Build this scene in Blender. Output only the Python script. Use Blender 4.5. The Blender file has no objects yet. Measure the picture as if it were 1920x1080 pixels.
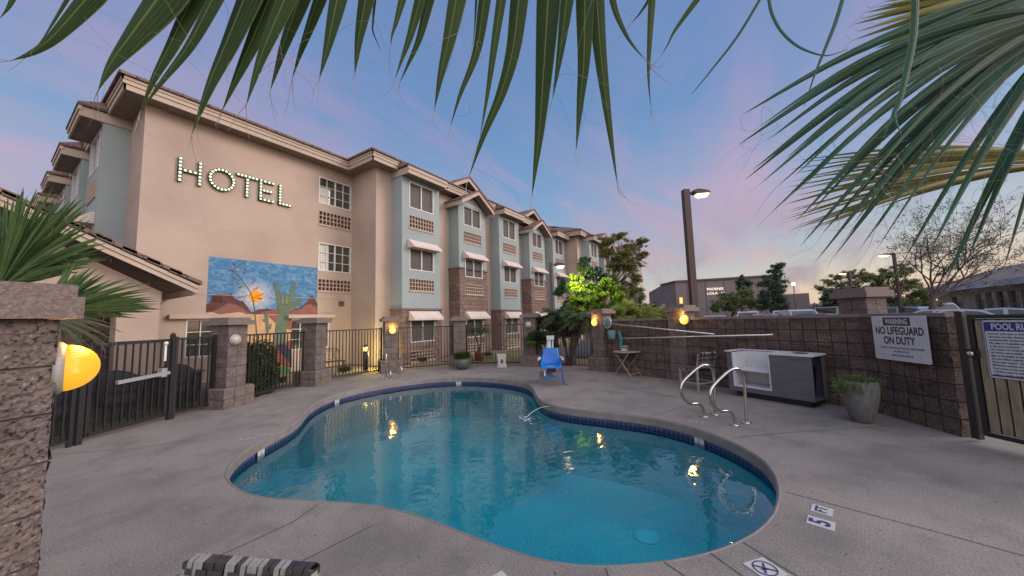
import bpy, math, random
import numpy as np
from mathutils import Vector, Matrix, noise
from mathutils.geometry import tessellate_polygon
C = bpy.context; S = C.scene; COL = S.collection; R = math.radians
random.seed(7)

# ------------------------------------------------------------------ camera
PX_W, PX_H = 1920., 1080.
_cx, _cy = 960., 540.
_X, _Y = (1391., 587.), (-50., 629.)
FOC = math.sqrt(-((_X[0]-_cx)*(_Y[0]-_cx)+(_X[1]-_cy)*(_Y[1]-_cy)))
EYE = 1.6
_a = np.array([_X[0]-_cx, _X[1]-_cy, FOC]); _a /= np.linalg.norm(_a)
_b = np.array([_Y[0]-_cx, _Y[1]-_cy, FOC]); _b -= _a*(_a@_b); _b /= np.linalg.norm(_b)
_u = np.cross(_a, _b)
if _u[1] > 0: _u = -_u
RM = np.array([_a, _b, _u])
cam = bpy.data.objects.new('camera', bpy.data.cameras.new('camera')); COL.objects.link(cam); S.camera = cam
_r, _up, _bk = RM@[1,0,0], -(RM@[0,1,0]), -(RM@[0,0,1])
cam.matrix_world = Matrix(((_r[0],_up[0],_bk[0],0),(_r[1],_up[1],_bk[1],0),(_r[2],_up[2],_bk[2],EYE),(0,0,0,1)))
cam.data.sensor_width = 36; cam.data.lens = FOC*36/PX_W
cam.data.clip_start = .05; cam.data.clip_end = 3000

def ray(x, y): return RM@np.array([x-_cx, y-_cy, FOC])
def G(x, y, z=0.):
    d = ray(x, y); return Vector(np.array([0,0,EYE])+d*((z-EYE)/d[2]))
def PYp(x, y, Y):
    d = ray(x, y); return Vector(np.array([0,0,EYE])+d*(Y/d[1]))
def PXp(x, y, X):
    d = ray(x, y); return Vector(np.array([0,0,EYE])+d*(X/d[0]))
def AT(x, y, t):          # a point t metres in front of the lens plane
    return Vector(np.array([0,0,EYE])+ray(x, y)/FOC*t)
def PV(x, y, p, n):       # where the sight line meets the plane through p with normal n
    d = Vector(ray(x, y)); o = Vector((0,0,EYE)); n = Vector(n)
    return o+d*((Vector(p)-o).dot(n)/d.dot(n))

# ------------------------------------------------------------------ world, sun, exposure
S.view_settings.view_transform = 'Standard'; S.view_settings.look = 'None'
S.view_settings.exposure = 0.2; S.view_settings.gamma = 1; S.view_settings.use_curve_mapping = False
SUN_AZ, SUN_EL = R(-58), R(24)      # azimuth from +X, elevation
W = bpy.data.worlds.new('World'); S.world = W; W.use_nodes = True
nt = W.node_tree; nt.nodes.clear()
def N(nt, t, **k):
    n = nt.nodes.new(t)
    for a, v in k.items(): setattr(n, a, v)
    return n
def ramp(nt, stops, fac, interp='LINEAR'):
    n = N(nt, 'ShaderNodeValToRGB'); cr = n.color_ramp; cr.interpolation = interp
    while len(cr.elements) > 1: cr.elements.remove(cr.elements[-1])
    cr.elements[0].position = stops[0][0]; cr.elements[0].color = (*stops[0][1], 1)
    for p, c in stops[1:]:
        e = cr.elements.new(p); e.color = (*c, 1)
    nt.links.new(fac, n.inputs[0]); return n.outputs[0]
def srgb(*c): return tuple((v/255/12.92 if v/255 <= .04045 else ((v/255+.055)/1.055)**2.4) for v in c)
def MixC(nt, fac, a, b, mode='MIX'):
    n = N(nt, 'ShaderNodeMix', data_type='RGBA', blend_type=mode)
    for s, v in ((n.inputs[0], fac), (n.inputs[6], a), (n.inputs[7], b)):
        if hasattr(v, 'is_linked') or hasattr(v, 'node'): nt.links.new(v, s)
        elif isinstance(v, (int, float)): s.default_value = v
        else: s.default_value = (*v, 1)
    return n.outputs[2]
def Mth(nt, op, a, b=0., clamp=False):
    n = N(nt, 'ShaderNodeMath', operation=op, use_clamp=clamp)
    for s, v in ((n.inputs[0], a), (n.inputs[1], b)):
        if hasattr(v, 'node'): nt.links.new(v, s)
        else: s.default_value = v
    return n.outputs[0]
tc = N(nt, 'ShaderNodeTexCoord'); sx = N(nt, 'ShaderNodeSeparateXYZ'); nt.links.new(tc.outputs['Generated'], sx.inputs[0])
el = Mth(nt, 'MAXIMUM', sx.outputs[2], 0.)
base = ramp(nt, [(0.0, srgb(200,182,174)), (.06, srgb(190,186,190)), (.14, srgb(154,174,196)), (.28, srgb(122,160,200)), (.5, srgb(102,142,192)), (.8, srgb(110,132,182)), (1, srgb(100,120,174))], el)
# warm glow low over +X, -Y where the sun went down
dot = N(nt, 'ShaderNodeVectorMath', operation='DOT_PRODUCT'); nt.links.new(tc.outputs['Generated'], dot.inputs[0]); dot.inputs[1].default_value = (math.cos(R(-42)), math.sin(R(-42)), 0)
glow = Mth(nt, 'MULTIPLY', Mth(nt, 'POWER', Mth(nt, 'MAXIMUM', dot.outputs['Value'], 0.), 3.), Mth(nt, 'POWER', Mth(nt, 'SUBTRACT', 1., el), 9.))
base = MixC(nt, Mth(nt, 'MULTIPLY', glow, .85, True), base, srgb(238,214,168))
# broad warm glow added to the unseen sky behind the camera, brightening the facades
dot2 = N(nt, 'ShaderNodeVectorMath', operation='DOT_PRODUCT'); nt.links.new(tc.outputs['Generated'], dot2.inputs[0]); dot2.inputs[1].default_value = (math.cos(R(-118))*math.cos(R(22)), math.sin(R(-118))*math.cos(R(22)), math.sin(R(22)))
fill_glow = Mth(nt, 'POWER', Mth(nt, 'MAXIMUM', dot2.outputs['Value'], 0.), 1.6)
# streaky lilac and pink cloud
def clouds(scl, sc, thr, w):
    dv = N(nt, 'ShaderNodeVectorMath', operation='DIVIDE'); nt.links.new(tc.outputs['Generated'], dv.inputs[0])
    cb = N(nt, 'ShaderNodeCombineXYZ'); d = Mth(nt, 'ADD', el, .16)
    for i in range(3): nt.links.new(d, cb.inputs[i])
    nt.links.new(cb.outputs[0], dv.inputs[1])
    mp = N(nt, 'ShaderNodeMapping'); mp.inputs['Scale'].default_value = scl; mp.inputs['Location'].default_value = w; mp.inputs['Rotation'].default_value = (0, 0, R(32))
    nt.links.new(dv.outputs[0], mp.inputs[0])
    n = N(nt, 'ShaderNodeTexNoise'); n.inputs['Scale'].default_value = sc; n.inputs['Detail'].default_value = 9; n.inputs['Roughness'].default_value = .62; n.inputs['Distortion'].default_value = .5
    nt.links.new(mp.outputs[0], n.inputs['Vector'])
    return ramp(nt, [(thr[0], (0,0,0)), (thr[1], (1,1,1))], n.outputs[0], 'EASE')
c1 = clouds((.5,1.2,1), .9, (.38,.68), (3.1,1.7,0)); c2 = clouds((.35,1.5,1), 1.3, (.46,.68), (0.4,5.2,0))
ccol = ramp(nt, [(0, srgb(214,160,152)), (.10, srgb(206,160,164)), (.3, srgb(176,158,188)), (.6, srgb(150,144,188))], el)
base = MixC(nt, Mth(nt, 'MULTIPLY', c1, .85), base, ccol)
ccol2 = ramp(nt, [(0, srgb(150,128,140)), (.08, srgb(140,132,156)), (.3, srgb(190,160,188)), (.6, srgb(128,140,196))], el)
base = MixC(nt, Mth(nt, 'MULTIPLY', c2, .75), base, ccol2)
bg = N(nt, 'ShaderNodeBackground'); nt.links.new(base, bg.inputs[0]); bg.inputs[1].default_value = .84
sky = N(nt, 'ShaderNodeTexSky', sky_type='NISHITA'); sky.sun_disc = False; sky.sun_elevation = R(2); sky.sun_rotation = R(90)-SUN_AZ
bg2 = N(nt, 'ShaderNodeBackground'); nt.links.new(sky.outputs[0], bg2.inputs[0]); bg2.inputs[1].default_value = .05
bg3 = N(nt, 'ShaderNodeBackground'); bg3.inputs[0].default_value = (1,.92,.86,1); nt.links.new(Mth(nt, 'MULTIPLY', fill_glow, 1.5), bg3.inputs[1])
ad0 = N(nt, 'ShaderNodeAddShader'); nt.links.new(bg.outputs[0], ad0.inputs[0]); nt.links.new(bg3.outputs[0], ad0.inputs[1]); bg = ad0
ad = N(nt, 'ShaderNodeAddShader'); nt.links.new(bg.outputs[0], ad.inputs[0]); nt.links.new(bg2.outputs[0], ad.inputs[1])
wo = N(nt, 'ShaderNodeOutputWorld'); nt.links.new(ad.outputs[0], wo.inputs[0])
sl = bpy.data.lights.new('sun', 'SUN'); sl.energy = 1.75; sl.angle = R(24); sl.color = (1, .86, .78)
so = bpy.data.objects.new('sun', sl); COL.objects.link(so)
sd = Vector((math.cos(SUN_EL)*math.cos(SUN_AZ), math.cos(SUN_EL)*math.sin(SUN_AZ), math.sin(SUN_EL)))
so.rotation_euler = sd.to_track_quat('Z', 'Y').to_euler()

# ------------------------------------------------------------------ mesh helpers
class MB:
    def __init__(s): s.v = []; s.f = []; s.m = []; s.sm = []; s.uv = {}; s.mi = 0; s.smooth = False
    def add(s, vs, fs, uvs=None):
        o = len(s.v); s.v += [tuple(p) for p in vs]
        for k, f in enumerate(fs):
            if uvs: s.uv[len(s.f)] = uvs[k]
            s.f.append(tuple(i+o for i in f)); s.m.append(s.mi); s.sm.append(s.smooth)
    def quad(s, a, b, c, d): s.add([a,b,c,d], [(0,1,2,3)])
    def poly(s, pts): s.add(pts, [tuple(range(len(pts)))])
    def box(s, a, b, rz=0, ctr=None):
        x0,y0,z0 = a; x1,y1,z1 = b
        vs = [(x0,y0,z0),(x1,y0,z0),(x1,y1,z0),(x0,y1,z0),(x0,y0,z1),(x1,y0,z1),(x1,y1,z1),(x0,y1,z1)]
        if rz:
            cx, cy = ctr if ctr else ((x0+x1)/2, (y0+y1)/2); c_, s_ = math.cos(rz), math.sin(rz)
            vs = [(cx+(x-cx)*c_-(y-cy)*s_, cy+(x-cx)*s_+(y-cy)*c_, z) for x,y,z in vs]
        s.add(vs, [(0,3,2,1),(4,5,6,7),(0,1,5,4),(1,2,6,5),(2,3,7,6),(3,0,4,7)])
    def cbox(s, c, sz, rz=0): s.box([c[i]-sz[i]/2 for i in range(3)], [c[i]+sz[i]/2 for i in range(3)], rz)
    def beam(s, a, b, w, h, up=(0,0,1)):     # box bar from a to b
        a, b = Vector(a), Vector(b); d = (b-a).normalized(); up = Vector(up)
        if abs(d.dot(up)) > .98: up = Vector((1,0,0))
        sd_ = d.cross(up).normalized()*w/2; u_ = sd_.cross(d).normalized()*h/2
        vs = [a-sd_-u_, a+sd_-u_, a+sd_+u_, a-sd_+u_, b-sd_-u_, b+sd_-u_, b+sd_+u_, b-sd_+u_]
        s.add(vs, [(0,3,2,1),(4,5,6,7),(0,1,5,4),(1,2,6,5),(2,3,7,6),(3,0,4,7)])
    def tube(s, pts, r, n=8, cap=True):
        pts = [Vector(p) for p in pts]; k = len(pts); rs = r if isinstance(r, (list, tuple)) else [r]*k
        o = len(s.v); pr = None; vs = []; fs = []
        for i, p in enumerate(pts):
            d = (pts[min(i+1,k-1)]-pts[max(i-1,0)]).normalized()
            if pr is None:
                q = Vector((0,0,1)) if abs(d.z) < .9 else Vector((1,0,0)); pr = (q-d*q.dot(d)).normalized()
            else:
                pr = pr-d*pr.dot(d); pr = pr.normalized() if pr.length > 1e-6 else d.orthogonal().normalized()
            e = d.cross(pr)
            for j in range(n):
                t = 2*math.pi*j/n; vs.append(p+(pr*math.cos(t)+e*math.sin(t))*rs[i])
        for i in range(k-1):
            for j in range(n):
                a = i*n+j; b = i*n+(j+1)%n; fs.append((a, b, b+n, a+n))
        if cap: fs.append(tuple(range(n-1,-1,-1))); fs.append(tuple((k-1)*n+j for j in range(n)))
        sm = s.smooth; s.smooth = True; s.add(vs, fs); s.smooth = sm
    def lathe(s, prof, c=(0,0,0), n=24, axis=None):      # prof: (r, h)
        A = Matrix.Identity(3) if axis is None else Vector(axis).to_track_quat('Z', 'Y').to_matrix()
        vs = []; fs = []; c = Vector(c)
        for r, h in prof:
            for j in range(n):
                t = 2*math.pi*j/n; vs.append(c+A@Vector((r*math.cos(t), r*math.sin(t), h)))
        for i in range(len(prof)-1):
            for j in range(n):
                a = i*n+j; b = i*n+(j+1)%n; fs.append((a, b, b+n, a+n))
        if prof[0][0] > 1e-5: fs.append(tuple(range(n-1,-1,-1)))
        if prof[-1][0] > 1e-5: fs.append(tuple((len(prof)-1)*n+j for j in range(n)))
        sm = s.smooth; s.smooth = True; s.add(vs, fs); s.smooth = sm
    def prism(s, poly, f0, f1):      # poly of 2-D points, f0/f1 map 2-D to 3-D for the two ends
        n = len(poly); a = [f0(p) for p in poly]; b = [f1(p) for p in poly]
        s.add(a+b, [tuple(range(n-1,-1,-1)), tuple(range(n,2*n))]+[(i,(i+1)%n,(i+1)%n+n,i+n) for i in range(n)])
    def build(s, name, mats, parent=None, world=True, fix=True):
        me = bpy.data.meshes.new(name); me.from_pydata([tuple(p) for p in s.v], [], s.f)
        if not isinstance(mats, (list, tuple)): mats = [mats]
        for m in mats: me.materials.append(m)
        me.polygons.foreach_set('material_index', s.m); me.polygons.foreach_set('use_smooth', s.sm)
        if fix:
            import bmesh
            bm = bmesh.new(); bm.from_mesh(me); bmesh.ops.recalc_face_normals(bm, faces=bm.faces); bm.to_mesh(me); bm.free()
        uv = me.uv_layers.new(name='UVMap'); V = s.v
        me.update()
        for p in me.polygons:
            if p.index in s.uv:
                # loops may be reordered by normal fixing: match by vertex
                src = dict(zip(s.f[p.index], s.uv[p.index]))
                for li in p.loop_indices: uv.data[li].uv = src[me.loops[li].vertex_index]
                continue
            n = p.normal
            if abs(n.z) > .75:
                for li in p.loop_indices: c = V[me.loops[li].vertex_index]; uv.data[li].uv = (c[0], c[1])
            else:
                l = math.hypot(n.x, n.y) or 1; tx, ty = -n.y/l, n.x/l
                if abs(tx) > abs(ty) and tx < 0 or abs(ty) >= abs(tx) and ty < 0: tx, ty = -tx, -ty
                for li in p.loop_indices: c = V[me.loops[li].vertex_index]; uv.data[li].uv = (c[0]*tx+c[1]*ty, c[2])
        o = bpy.data.objects.new(name, me); COL.objects.link(o)
        if parent is not None:
            o.parent = parent
            if world:
                M = Matrix.Identity(4); q = parent
                while q is not None: M = (Matrix.Translation(q.location) @ q.rotation_euler.to_matrix().to_4x4()) @ M; q = q.parent
                me.transform(M.inverted())
        return o
def tag(o, label=None, cat=None, group=None, kind=None):
    if label: o['label'] = label
    if cat: o['category'] = cat
    if group: o['group'] = group
    if kind: o['kind'] = kind
    return o
def thing(name, label, cat, loc=(0,0,0), rz=0, group=None):
    o = bpy.data.objects.new(name, None); COL.objects.link(o); o.location = loc; o.rotation_euler = (0,0,rz)
    o.empty_display_size = .2
    return tag(o, label, cat, group)
def dup(root, loc, rz=0, label=None, group=None):
    kids = {}
    for o in list(COL.objects):
        if o.parent is not None: kids.setdefault(o.parent, []).append(o)
    def cp(o, par):
        c = o.copy(); COL.objects.link(c)
        if par is not None: c.parent = par
        for k in kids.get(o, []): cp(k, c)
        return c
    r = cp(root, None); r.location = loc; r.rotation_euler = (0,0,rz)
    if label: r['label'] = label
    if group: r['group'] = group
    return r

# ------------------------------------------------------------------ materials
def newmat(name):
    m = bpy.data.materials.new(name); m.use_nodes = True; t = m.node_tree
    return m, t, t.nodes['Principled BSDF']
def pm(name, c, c2=None, sc=3., rough=.8, bump=0., bs=40., metal=0., spec=.5, c3=None, sc3=.6, det=5, emit=None, es=0., dist=.01, coat=0., stretch=None, coord='UV', k3=.6):
    m, t, b = newmat(name); L = t.links
    b.inputs['Roughness'].default_value = rough; b.inputs['Metallic'].default_value = metal
    b.inputs['Specular IOR Level'].default_value = spec; b.inputs['Coat Weight'].default_value = coat
    cd = N(t, 'ShaderNodeTexCoord'); vec = cd.outputs[coord]
    if stretch:
        mp = N(t, 'ShaderNodeMapping'); mp.inputs['Scale'].default_value = stretch; L.new(vec, mp.inputs[0]); vec = mp.outputs[0]
    col = None
    if c2:
        n = N(t, 'ShaderNodeTexNoise'); n.inputs['Scale'].default_value = sc; n.inputs['Detail'].default_value = det; L.new(vec, n.inputs['Vector'])
        f = ramp(t, [(.35, (0,0,0)), (.65, (1,1,1))], n.outputs[0]); col = MixC(t, f, c, c2)
        if c3:
            n3 = N(t, 'ShaderNodeTexNoise'); n3.inputs['Scale'].default_value = sc3; n3.inputs['Detail'].default_value = 6; L.new(vec, n3.inputs['Vector'])
            f3 = ramp(t, [(.45, (0,0,0)), (.7, (1,1,1))], n3.outputs[0]); col = MixC(t, Mth(t, 'MULTIPLY', f3, k3), col, c3)
        L.new(col, b.inputs['Base Color'])
    else: b.inputs['Base Color'].default_value = (*c, 1)
    if bump:
        n = N(t, 'ShaderNodeTexNoise'); n.inputs['Scale'].default_value = bs; n.inputs['Detail'].default_value = 4; L.new(vec, n.inputs['Vector'])
        bp = N(t, 'ShaderNodeBump'); bp.inputs['Strength'].default_value = bump; bp.inputs['Distance'].default_value = dist
        L.new(n.outputs[0], bp.inputs['Height']); L.new(bp.outputs[0], b.inputs['Normal'])
    if emit: b.inputs['Emission Color'].default_value = (*emit, 1); b.inputs['Emission Strength'].default_value = es
    return m
def blockmat(name, c, c2, mortar, bw=.4, bh=.2, ms=.008, bump=.6, bs=45., off=.5, rough=.9, boff=(0,0), dist=.012, nsc=6., speck=0):
    m, t, b = newmat(name); L = t.links; b.inputs['Roughness'].default_value = rough; b.inputs['Specular IOR Level'].default_value = .25
    cd = N(t, 'ShaderNodeTexCoord'); mp = N(t, 'ShaderNodeMapping'); mp.inputs['Location'].default_value = (*boff, 0); L.new(cd.outputs['UV'], mp.inputs[0])
    br = N(t, 'ShaderNodeTexBrick'); br.offset = off; L.new(mp.outputs[0], br.inputs['Vector'])
    br.inputs['Scale'].default_value = 1; br.inputs['Brick Width'].default_value = bw; br.inputs['Row Height'].default_value = bh; br.inputs['Mortar Size'].default_value = ms; br.inputs['Mortar Smooth'].default_value = .2
    br.inputs['Color1'].default_value = (*c, 1); br.inputs['Color2'].default_value = (*c2, 1); br.inputs['Mortar'].default_value = (*mortar, 1)
    n = N(t, 'ShaderNodeTexNoise'); n.inputs['Scale'].default_value = nsc; n.inputs['Detail'].default_value = 8; n.inputs['Roughness'].default_value = .7; L.new(cd.outputs['UV'], n.inputs['Vector'])
    f = ramp(t, [(.3, (.62,.62,.62)), (.7, (1.3,1.3,1.3))], n.outputs[0])
    col = MixC(t, 1., br.outputs['Color'], f, 'MULTIPLY')
    nb = N(t, 'ShaderNodeTexNoise'); nb.inputs['Scale'].default_value = bs; nb.inputs['Detail'].default_value = 6; nb.inputs['Roughness'].default_value = .65; L.new(cd.outputs['UV'], nb.inputs['Vector'])
    if speck:
        ns = N(t, 'ShaderNodeTexNoise'); ns.inputs['Scale'].default_value = speck; ns.inputs['Detail'].default_value = 3; L.new(cd.outputs['UV'], ns.inputs['Vector'])
        fs = ramp(t, [(.36, (.25,.25,.25)), (.44, (1,1,1)), (.62, (1,1,1)), (.7, (1.9,1.9,1.9))], ns.outputs[0]); col = MixC(t, 1., col, fs, 'MULTIPLY')
    L.new(col, b.inputs['Base Color'])
    h = Mth(t, 'SUBTRACT', nb.outputs[0], Mth(t, 'MULTIPLY', br.outputs['Fac'], 1.2))
    bp = N(t, 'ShaderNodeBump'); bp.inputs['Strength'].default_value = bump; bp.inputs['Distance'].default_value = dist
    L.new(h, bp.inputs['Height']); L.new(bp.outputs[0], b.inputs['Normal'])
    return m
M = {}
M['tan'] = pm('tan_stucco', (.45,.35,.285), (.41,.315,.258), .35, .9, .8, 22, spec=.2, c3=(.34,.26,.215), sc3=.45, k3=1., dist=.012)
M['tan_trim'] = pm('tan_trim', (.47,.375,.30), (.41,.325,.26), 1.2, .8, .2, 30, spec=.3)
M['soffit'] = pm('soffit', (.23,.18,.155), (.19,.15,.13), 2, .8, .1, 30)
M['blue'] = pm('blue_grey_stucco', (.31,.352,.345), (.27,.312,.31), .5, .9, .5, 55, spec=.2, c3=(.24,.30,.31), sc3=.3, k3=.5, dist=.006)
M['veneer'] = blockmat('block_veneer', (.225,.155,.125), (.165,.115,.095), (.11,.078,.065), .4, .2, .01, .7, 40, dist=.01)
M['cap'] = pm('cap_block', (.25,.195,.175), (.13,.10,.092), 70, .9, .9, 90, c3=(.15,.115,.105), sc3=2., coord='Object')
M['tile'] = blockmat('roof_tile', (.215,.14,.115), (.16,.108,.09), (.07,.05,.045), .3, .36, .012, .5, 20, off=.5, dist=.02)
M['grille'] = pm('vent_grille', (.46,.35,.28), (.40,.30,.24), 6, .8)
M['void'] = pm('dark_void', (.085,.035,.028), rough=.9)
M['white'] = pm('white_frame', (.66,.64,.60), (.58,.56,.52), 5, .5)
M['screen'] = pm('insect_screen', (.070,.058,.055), (.060,.05,.048), 9, .55, spec=.35)
M['awning'] = pm('awning_stucco', (.60,.51,.45), (.52,.44,.39), 2, .85, .2, 60)
def glassmat(name, c, rough=.05, spec=.8):
    return pm(name, c, rough=rough, spec=spec)
M['glass'] = pm('window_glass', (.045,.042,.035), (.07,.065,.05), .9, .06, spec=.9)
M['curtain'] = pm('curtain', (.62,.60,.55), (.5,.48,.43), 3, .9, stretch=(6,.4,1))
M['pier'] = blockmat('pier_block', (.18,.142,.128), (.14,.110,.10), (.07,.05,.045), .42, .2, .001, .9, 38, dist=.012, speck=60)
M['wall_block'] = blockmat('wall_block', (.145,.106,.088), (.085,.062,.053), (.035,.025,.02), .4, .2, .001, .9, 38, dist=.014, speck=50)
M['joint_dark'] = pm('dark_mortar', (.035,.026,.022), (.025,.02,.017), 20, .95)
M['joint_pier'] = pm('pier_mortar', (.095,.072,.068), (.075,.058,.055), 20, .95)
M['iron'] = pm('black_iron', (.016,.015,.018), (.022,.02,.022), 12, .45, spec=.5)
M['deck'] = None
M['concrete'] = pm('planter_concrete', (.16,.155,.15), (.11,.108,.105), 9, .85, .4, 60, c3=(.08,.08,.08), sc3=3)
M['steel'] = pm('stainless', (.62,.56,.50), (.50,.45,.40), 5, .22, metal=1.)
M['wood_grey'] = pm('grey_wood', (.125,.122,.138), (.08,.078,.092), 3, .6, .2, 20, stretch=(1,14,1))
M['white_lam'] = pm('white_laminate', (.60,.60,.61), (.52,.52,.53), 3, .45)
M['black'] = pm('black_plastic', (.012,.012,.013), rough=.5)
M['wood_table'] = pm('weathered_wood', (.30,.25,.21), (.22,.18,.15), 4, .7, .2, 40)
M['gravel'] = pm('gravel', (.30,.22,.15), (.20,.145,.10), 30, .95, .9, 60, c3=(.14,.13,.07), sc3=1.2, dist=.02)
M['bark'] = pm('bark', (.10,.075,.055), (.055,.042,.033), 14, .95, .8, 50, dist=.02, coord='Object')
M['asphalt'] = pm('asphalt', (.055,.055,.06), (.045,.045,.05), 30, .9, .4, 90)
def leafmat(name, a, b, sc=9., rough=.55, tr=.0):
    m = pm(name, a, b, sc, rough, spec=.3, coord='Object', det=3); t = m.node_tree; bs = t.nodes['Principled BSDF']
    tl = N(t, 'ShaderNodeBsdfTranslucent'); t.links.new(bs.inputs['Base Color'].links[0].from_socket, tl.inputs[0]); mx = N(t, 'ShaderNodeMixShader'); mx.inputs[0].default_value = .35
    t.links.new(bs.outputs[0], mx.inputs[1]); t.links.new(tl.outputs[0], mx.inputs[2]); t.links.new(mx.outputs[0], t.nodes['Material Output'].inputs[0])
    return m

# ------------------------------------------------------------------ pool outline and ground
POOLPX = [(423,889),(430,874),(444,855),(466,839),(509,816),(546,799),(564,785),(571,773),(580,763),(604,748),(637,737),(684,726),(746,715.5),(819,708),(874,706),(929,709),(965,713),(988,718.5),(998,724),(1002,732),(1005,742),(1014,753),(1038,761.5),(1082,768),(1150,774),(1220,781),(1285,796),(1339,813),(1393,837),(1434,861.5),(1454,888),(1462,920),(1456,959),(1431,988),(1390,1013),(1347,1031),(1294,1044),(1244,1052),(1196,1057),(1140,1061),(1090,1060),(1040,1054),(985,1041),(930,1022),(880,1003),(840,986),(800,971),(760,958),(715,948),(660,941),(600,938),(545,937),(491,932),(462,925),(438,910),(427,899)]
def catmull(pts, k=4):
    out = []; n = len(pts)
    for i in range(n):
        p0, p1, p2, p3 = pts[i-1], pts[i], pts[(i+1)%n], pts[(i+2)%n]
        for j in range(k):
            t = j/k; out.append(tuple(.5*((2*p1[a])+(-p0[a]+p2[a])*t+(2*p0[a]-5*p1[a]+4*p2[a]-p3[a])*t*t+(-p0[a]+3*p1[a]-3*p2[a]+p3[a])*t**3) for a in range(2)))
    return out
pool = [G(x, y) for x, y in POOLPX]; pool = [(p.x, p.y) for p in pool]
for _ in range(2): pool = [((pool[i-1][0]+2*pool[i][0]+pool[(i+1)%len(pool)][0])/4, (pool[i-1][1]+2*pool[i][1]+pool[(i+1)%len(pool)][1])/4) for i in range(len(pool))] if _ == 0 else pool
pool = catmull(pool, 4)
ar = sum(pool[i-1][0]*pool[i][1]-pool[i][0]*pool[i-1][1] for i in range(len(pool)))
if ar < 0: pool.reverse()
def off(poly, d):
    n = len(poly); o = []
    for i in range(n):
        a, b = poly[i-1], poly[(i+1)%n]; tx, ty = b[0]-a[0], b[1]-a[1]; l = math.hypot(tx, ty) or 1
        o.append((poly[i][0]+ty/l*d, poly[i][1]-tx/l*d))
    return o
def inpoly(p, poly):
    c = False; n = len(poly)
    for i in range(n):
        a, b = poly[i], poly[i-1]
        if (a[1] > p[1]) != (b[1] > p[1]) and p[0] < (b[0]-a[0])*(p[1]-a[1])/(b[1]-a[1])+a[0]: c = not c
    return c
def sheet(m, outer, holes, z):
    loops = [[Vector((x, y, 0)) for x, y in outer]]+[[Vector((x, y, 0)) for x, y in h] for h in holes]
    flat = [p for l in loops for p in l]; m.add([(p.x, p.y, z) for p in flat], [tuple(t) for t in tessellate_polygon(loops)])
DECK = [(-5,-9),(9.5,-9),(9.3,-2.6),(8.25,-1.65),(9.95,1.4),(10.7,3.3),(11.1,3.6),(11.2,6.4),(9.9,8.7),(7.8,10.25),(5.2,10.3),(3.0,9.35),(.5,8.05),(-5,5)]
pier_lot = [(11.6,-60),(140,-60),(140,60),(34,60),(34,12),(13.5,7),(13.5,2),(11.6,0)]
# deck concrete
def deckmat():
    m, t, b = newmat('deck_concrete'); L = t.links; b.inputs['Roughness'].default_value = .82; b.inputs['Specular IOR Level'].default_value = .35
    cd = N(t, 'ShaderNodeTexCoord')
    def nz(sc, det, st=None, ro=.6):
        n = N(t, 'ShaderNodeTexNoise'); n.inputs['Scale'].default_value = sc; n.inputs['Detail'].default_value = det; n.inputs['Roughness'].default_value = ro
        v = cd.outputs['UV']
        if st: mp = N(t, 'ShaderNodeMapping'); mp.inputs['Scale'].default_value = st; L.new(v, mp.inputs[0]); v = mp.outputs[0]
        L.new(v, n.inputs['Vector']); return n.outputs[0]
    c = ramp(t, [(.3, (.165,.152,.138)), (.5, (.232,.211,.188)), (.72, (.285,.248,.212))], nz(.7, 7))
    c = MixC(t, ramp(t, [(.5, (0,0,0)), (.72, (.75,.75,.75))], nz(1.9, 7)), c, (.135,.125,.12)); c = MixC(t, ramp(t, [(.58, (0,0,0)), (.66, (.5,.5,.5))], nz(4.5, 8, (1,.5,1))), c, (.27,.24,.215))
    c = MixC(t, 1., c, ramp(t, [(.32, (.55,.55,.56)), (.5, (1,1,1)), (.68, (1.4,1.38,1.35))], nz(75, 4, None, .75)), 'MULTIPLY')
    c = MixC(t, ramp(t, [(.68, (0,0,0)), (.72, (1,1,1))], nz(24, 2)), c, (.10,.09,.085))
    L.new(c, b.inputs['Base Color'])
    bp = N(t, 'ShaderNodeBump'); bp.inputs['Strength'].default_value = .55; bp.inputs['Distance'].default_value = .004
    L.new(nz(110, 5, None, .7), bp.inputs['Height']); L.new(bp.outputs[0], b.inputs['Normal']); return m
M['deck'] = deckmat()
M['joint'] = pm('deck_joint', (.075,.068,.064), rough=.95)
m = MB(); sheet(m, DECK, [off(pool, .02)], 0.)
JP = [[(1475,923),(1620,962),(1780,1004),(1990,1062)],[(1393,1017),(1500,1084)],[(1331,1037),(1400,1086)],[(1246,1055),(1292,1086)],[(1136,1065),(1142,1086)],
      [(1150,727),(1198,733),(1263,744),(1340,759)],[(1218,782),(1300,757)],[(1374,821),(1480,811),(1650,800),(1700,797)],[(700,985),(550,1061),(500,1088)],[(598,945),(548,980),(419,1039),(330,1080)],[(100,852),(250,842),(420,815),(470,795),(560,765)],[(560,772),(640,722),(668,716)],[(746,710),(752,700)],[(835,703),(812,692)],[(1000,722),(920,700)]]
m.mi = 1
for l in JP:
    g = [G(x, y) for x, y in l]
    for a, b in zip(g, g[1:]):
        d = (b-a); d.normalize(); n = Vector((-d.y, d.x, 0))*.0038
        a2, b2 = a+Vector((0,0,.003)), b+Vector((0,0,.003))
        m.quad(a2-n, b2-n, b2+n, a2+n)
tag(m.build('pool_deck', [M['deck'], M['joint']], fix=False), kind='structure')
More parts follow.
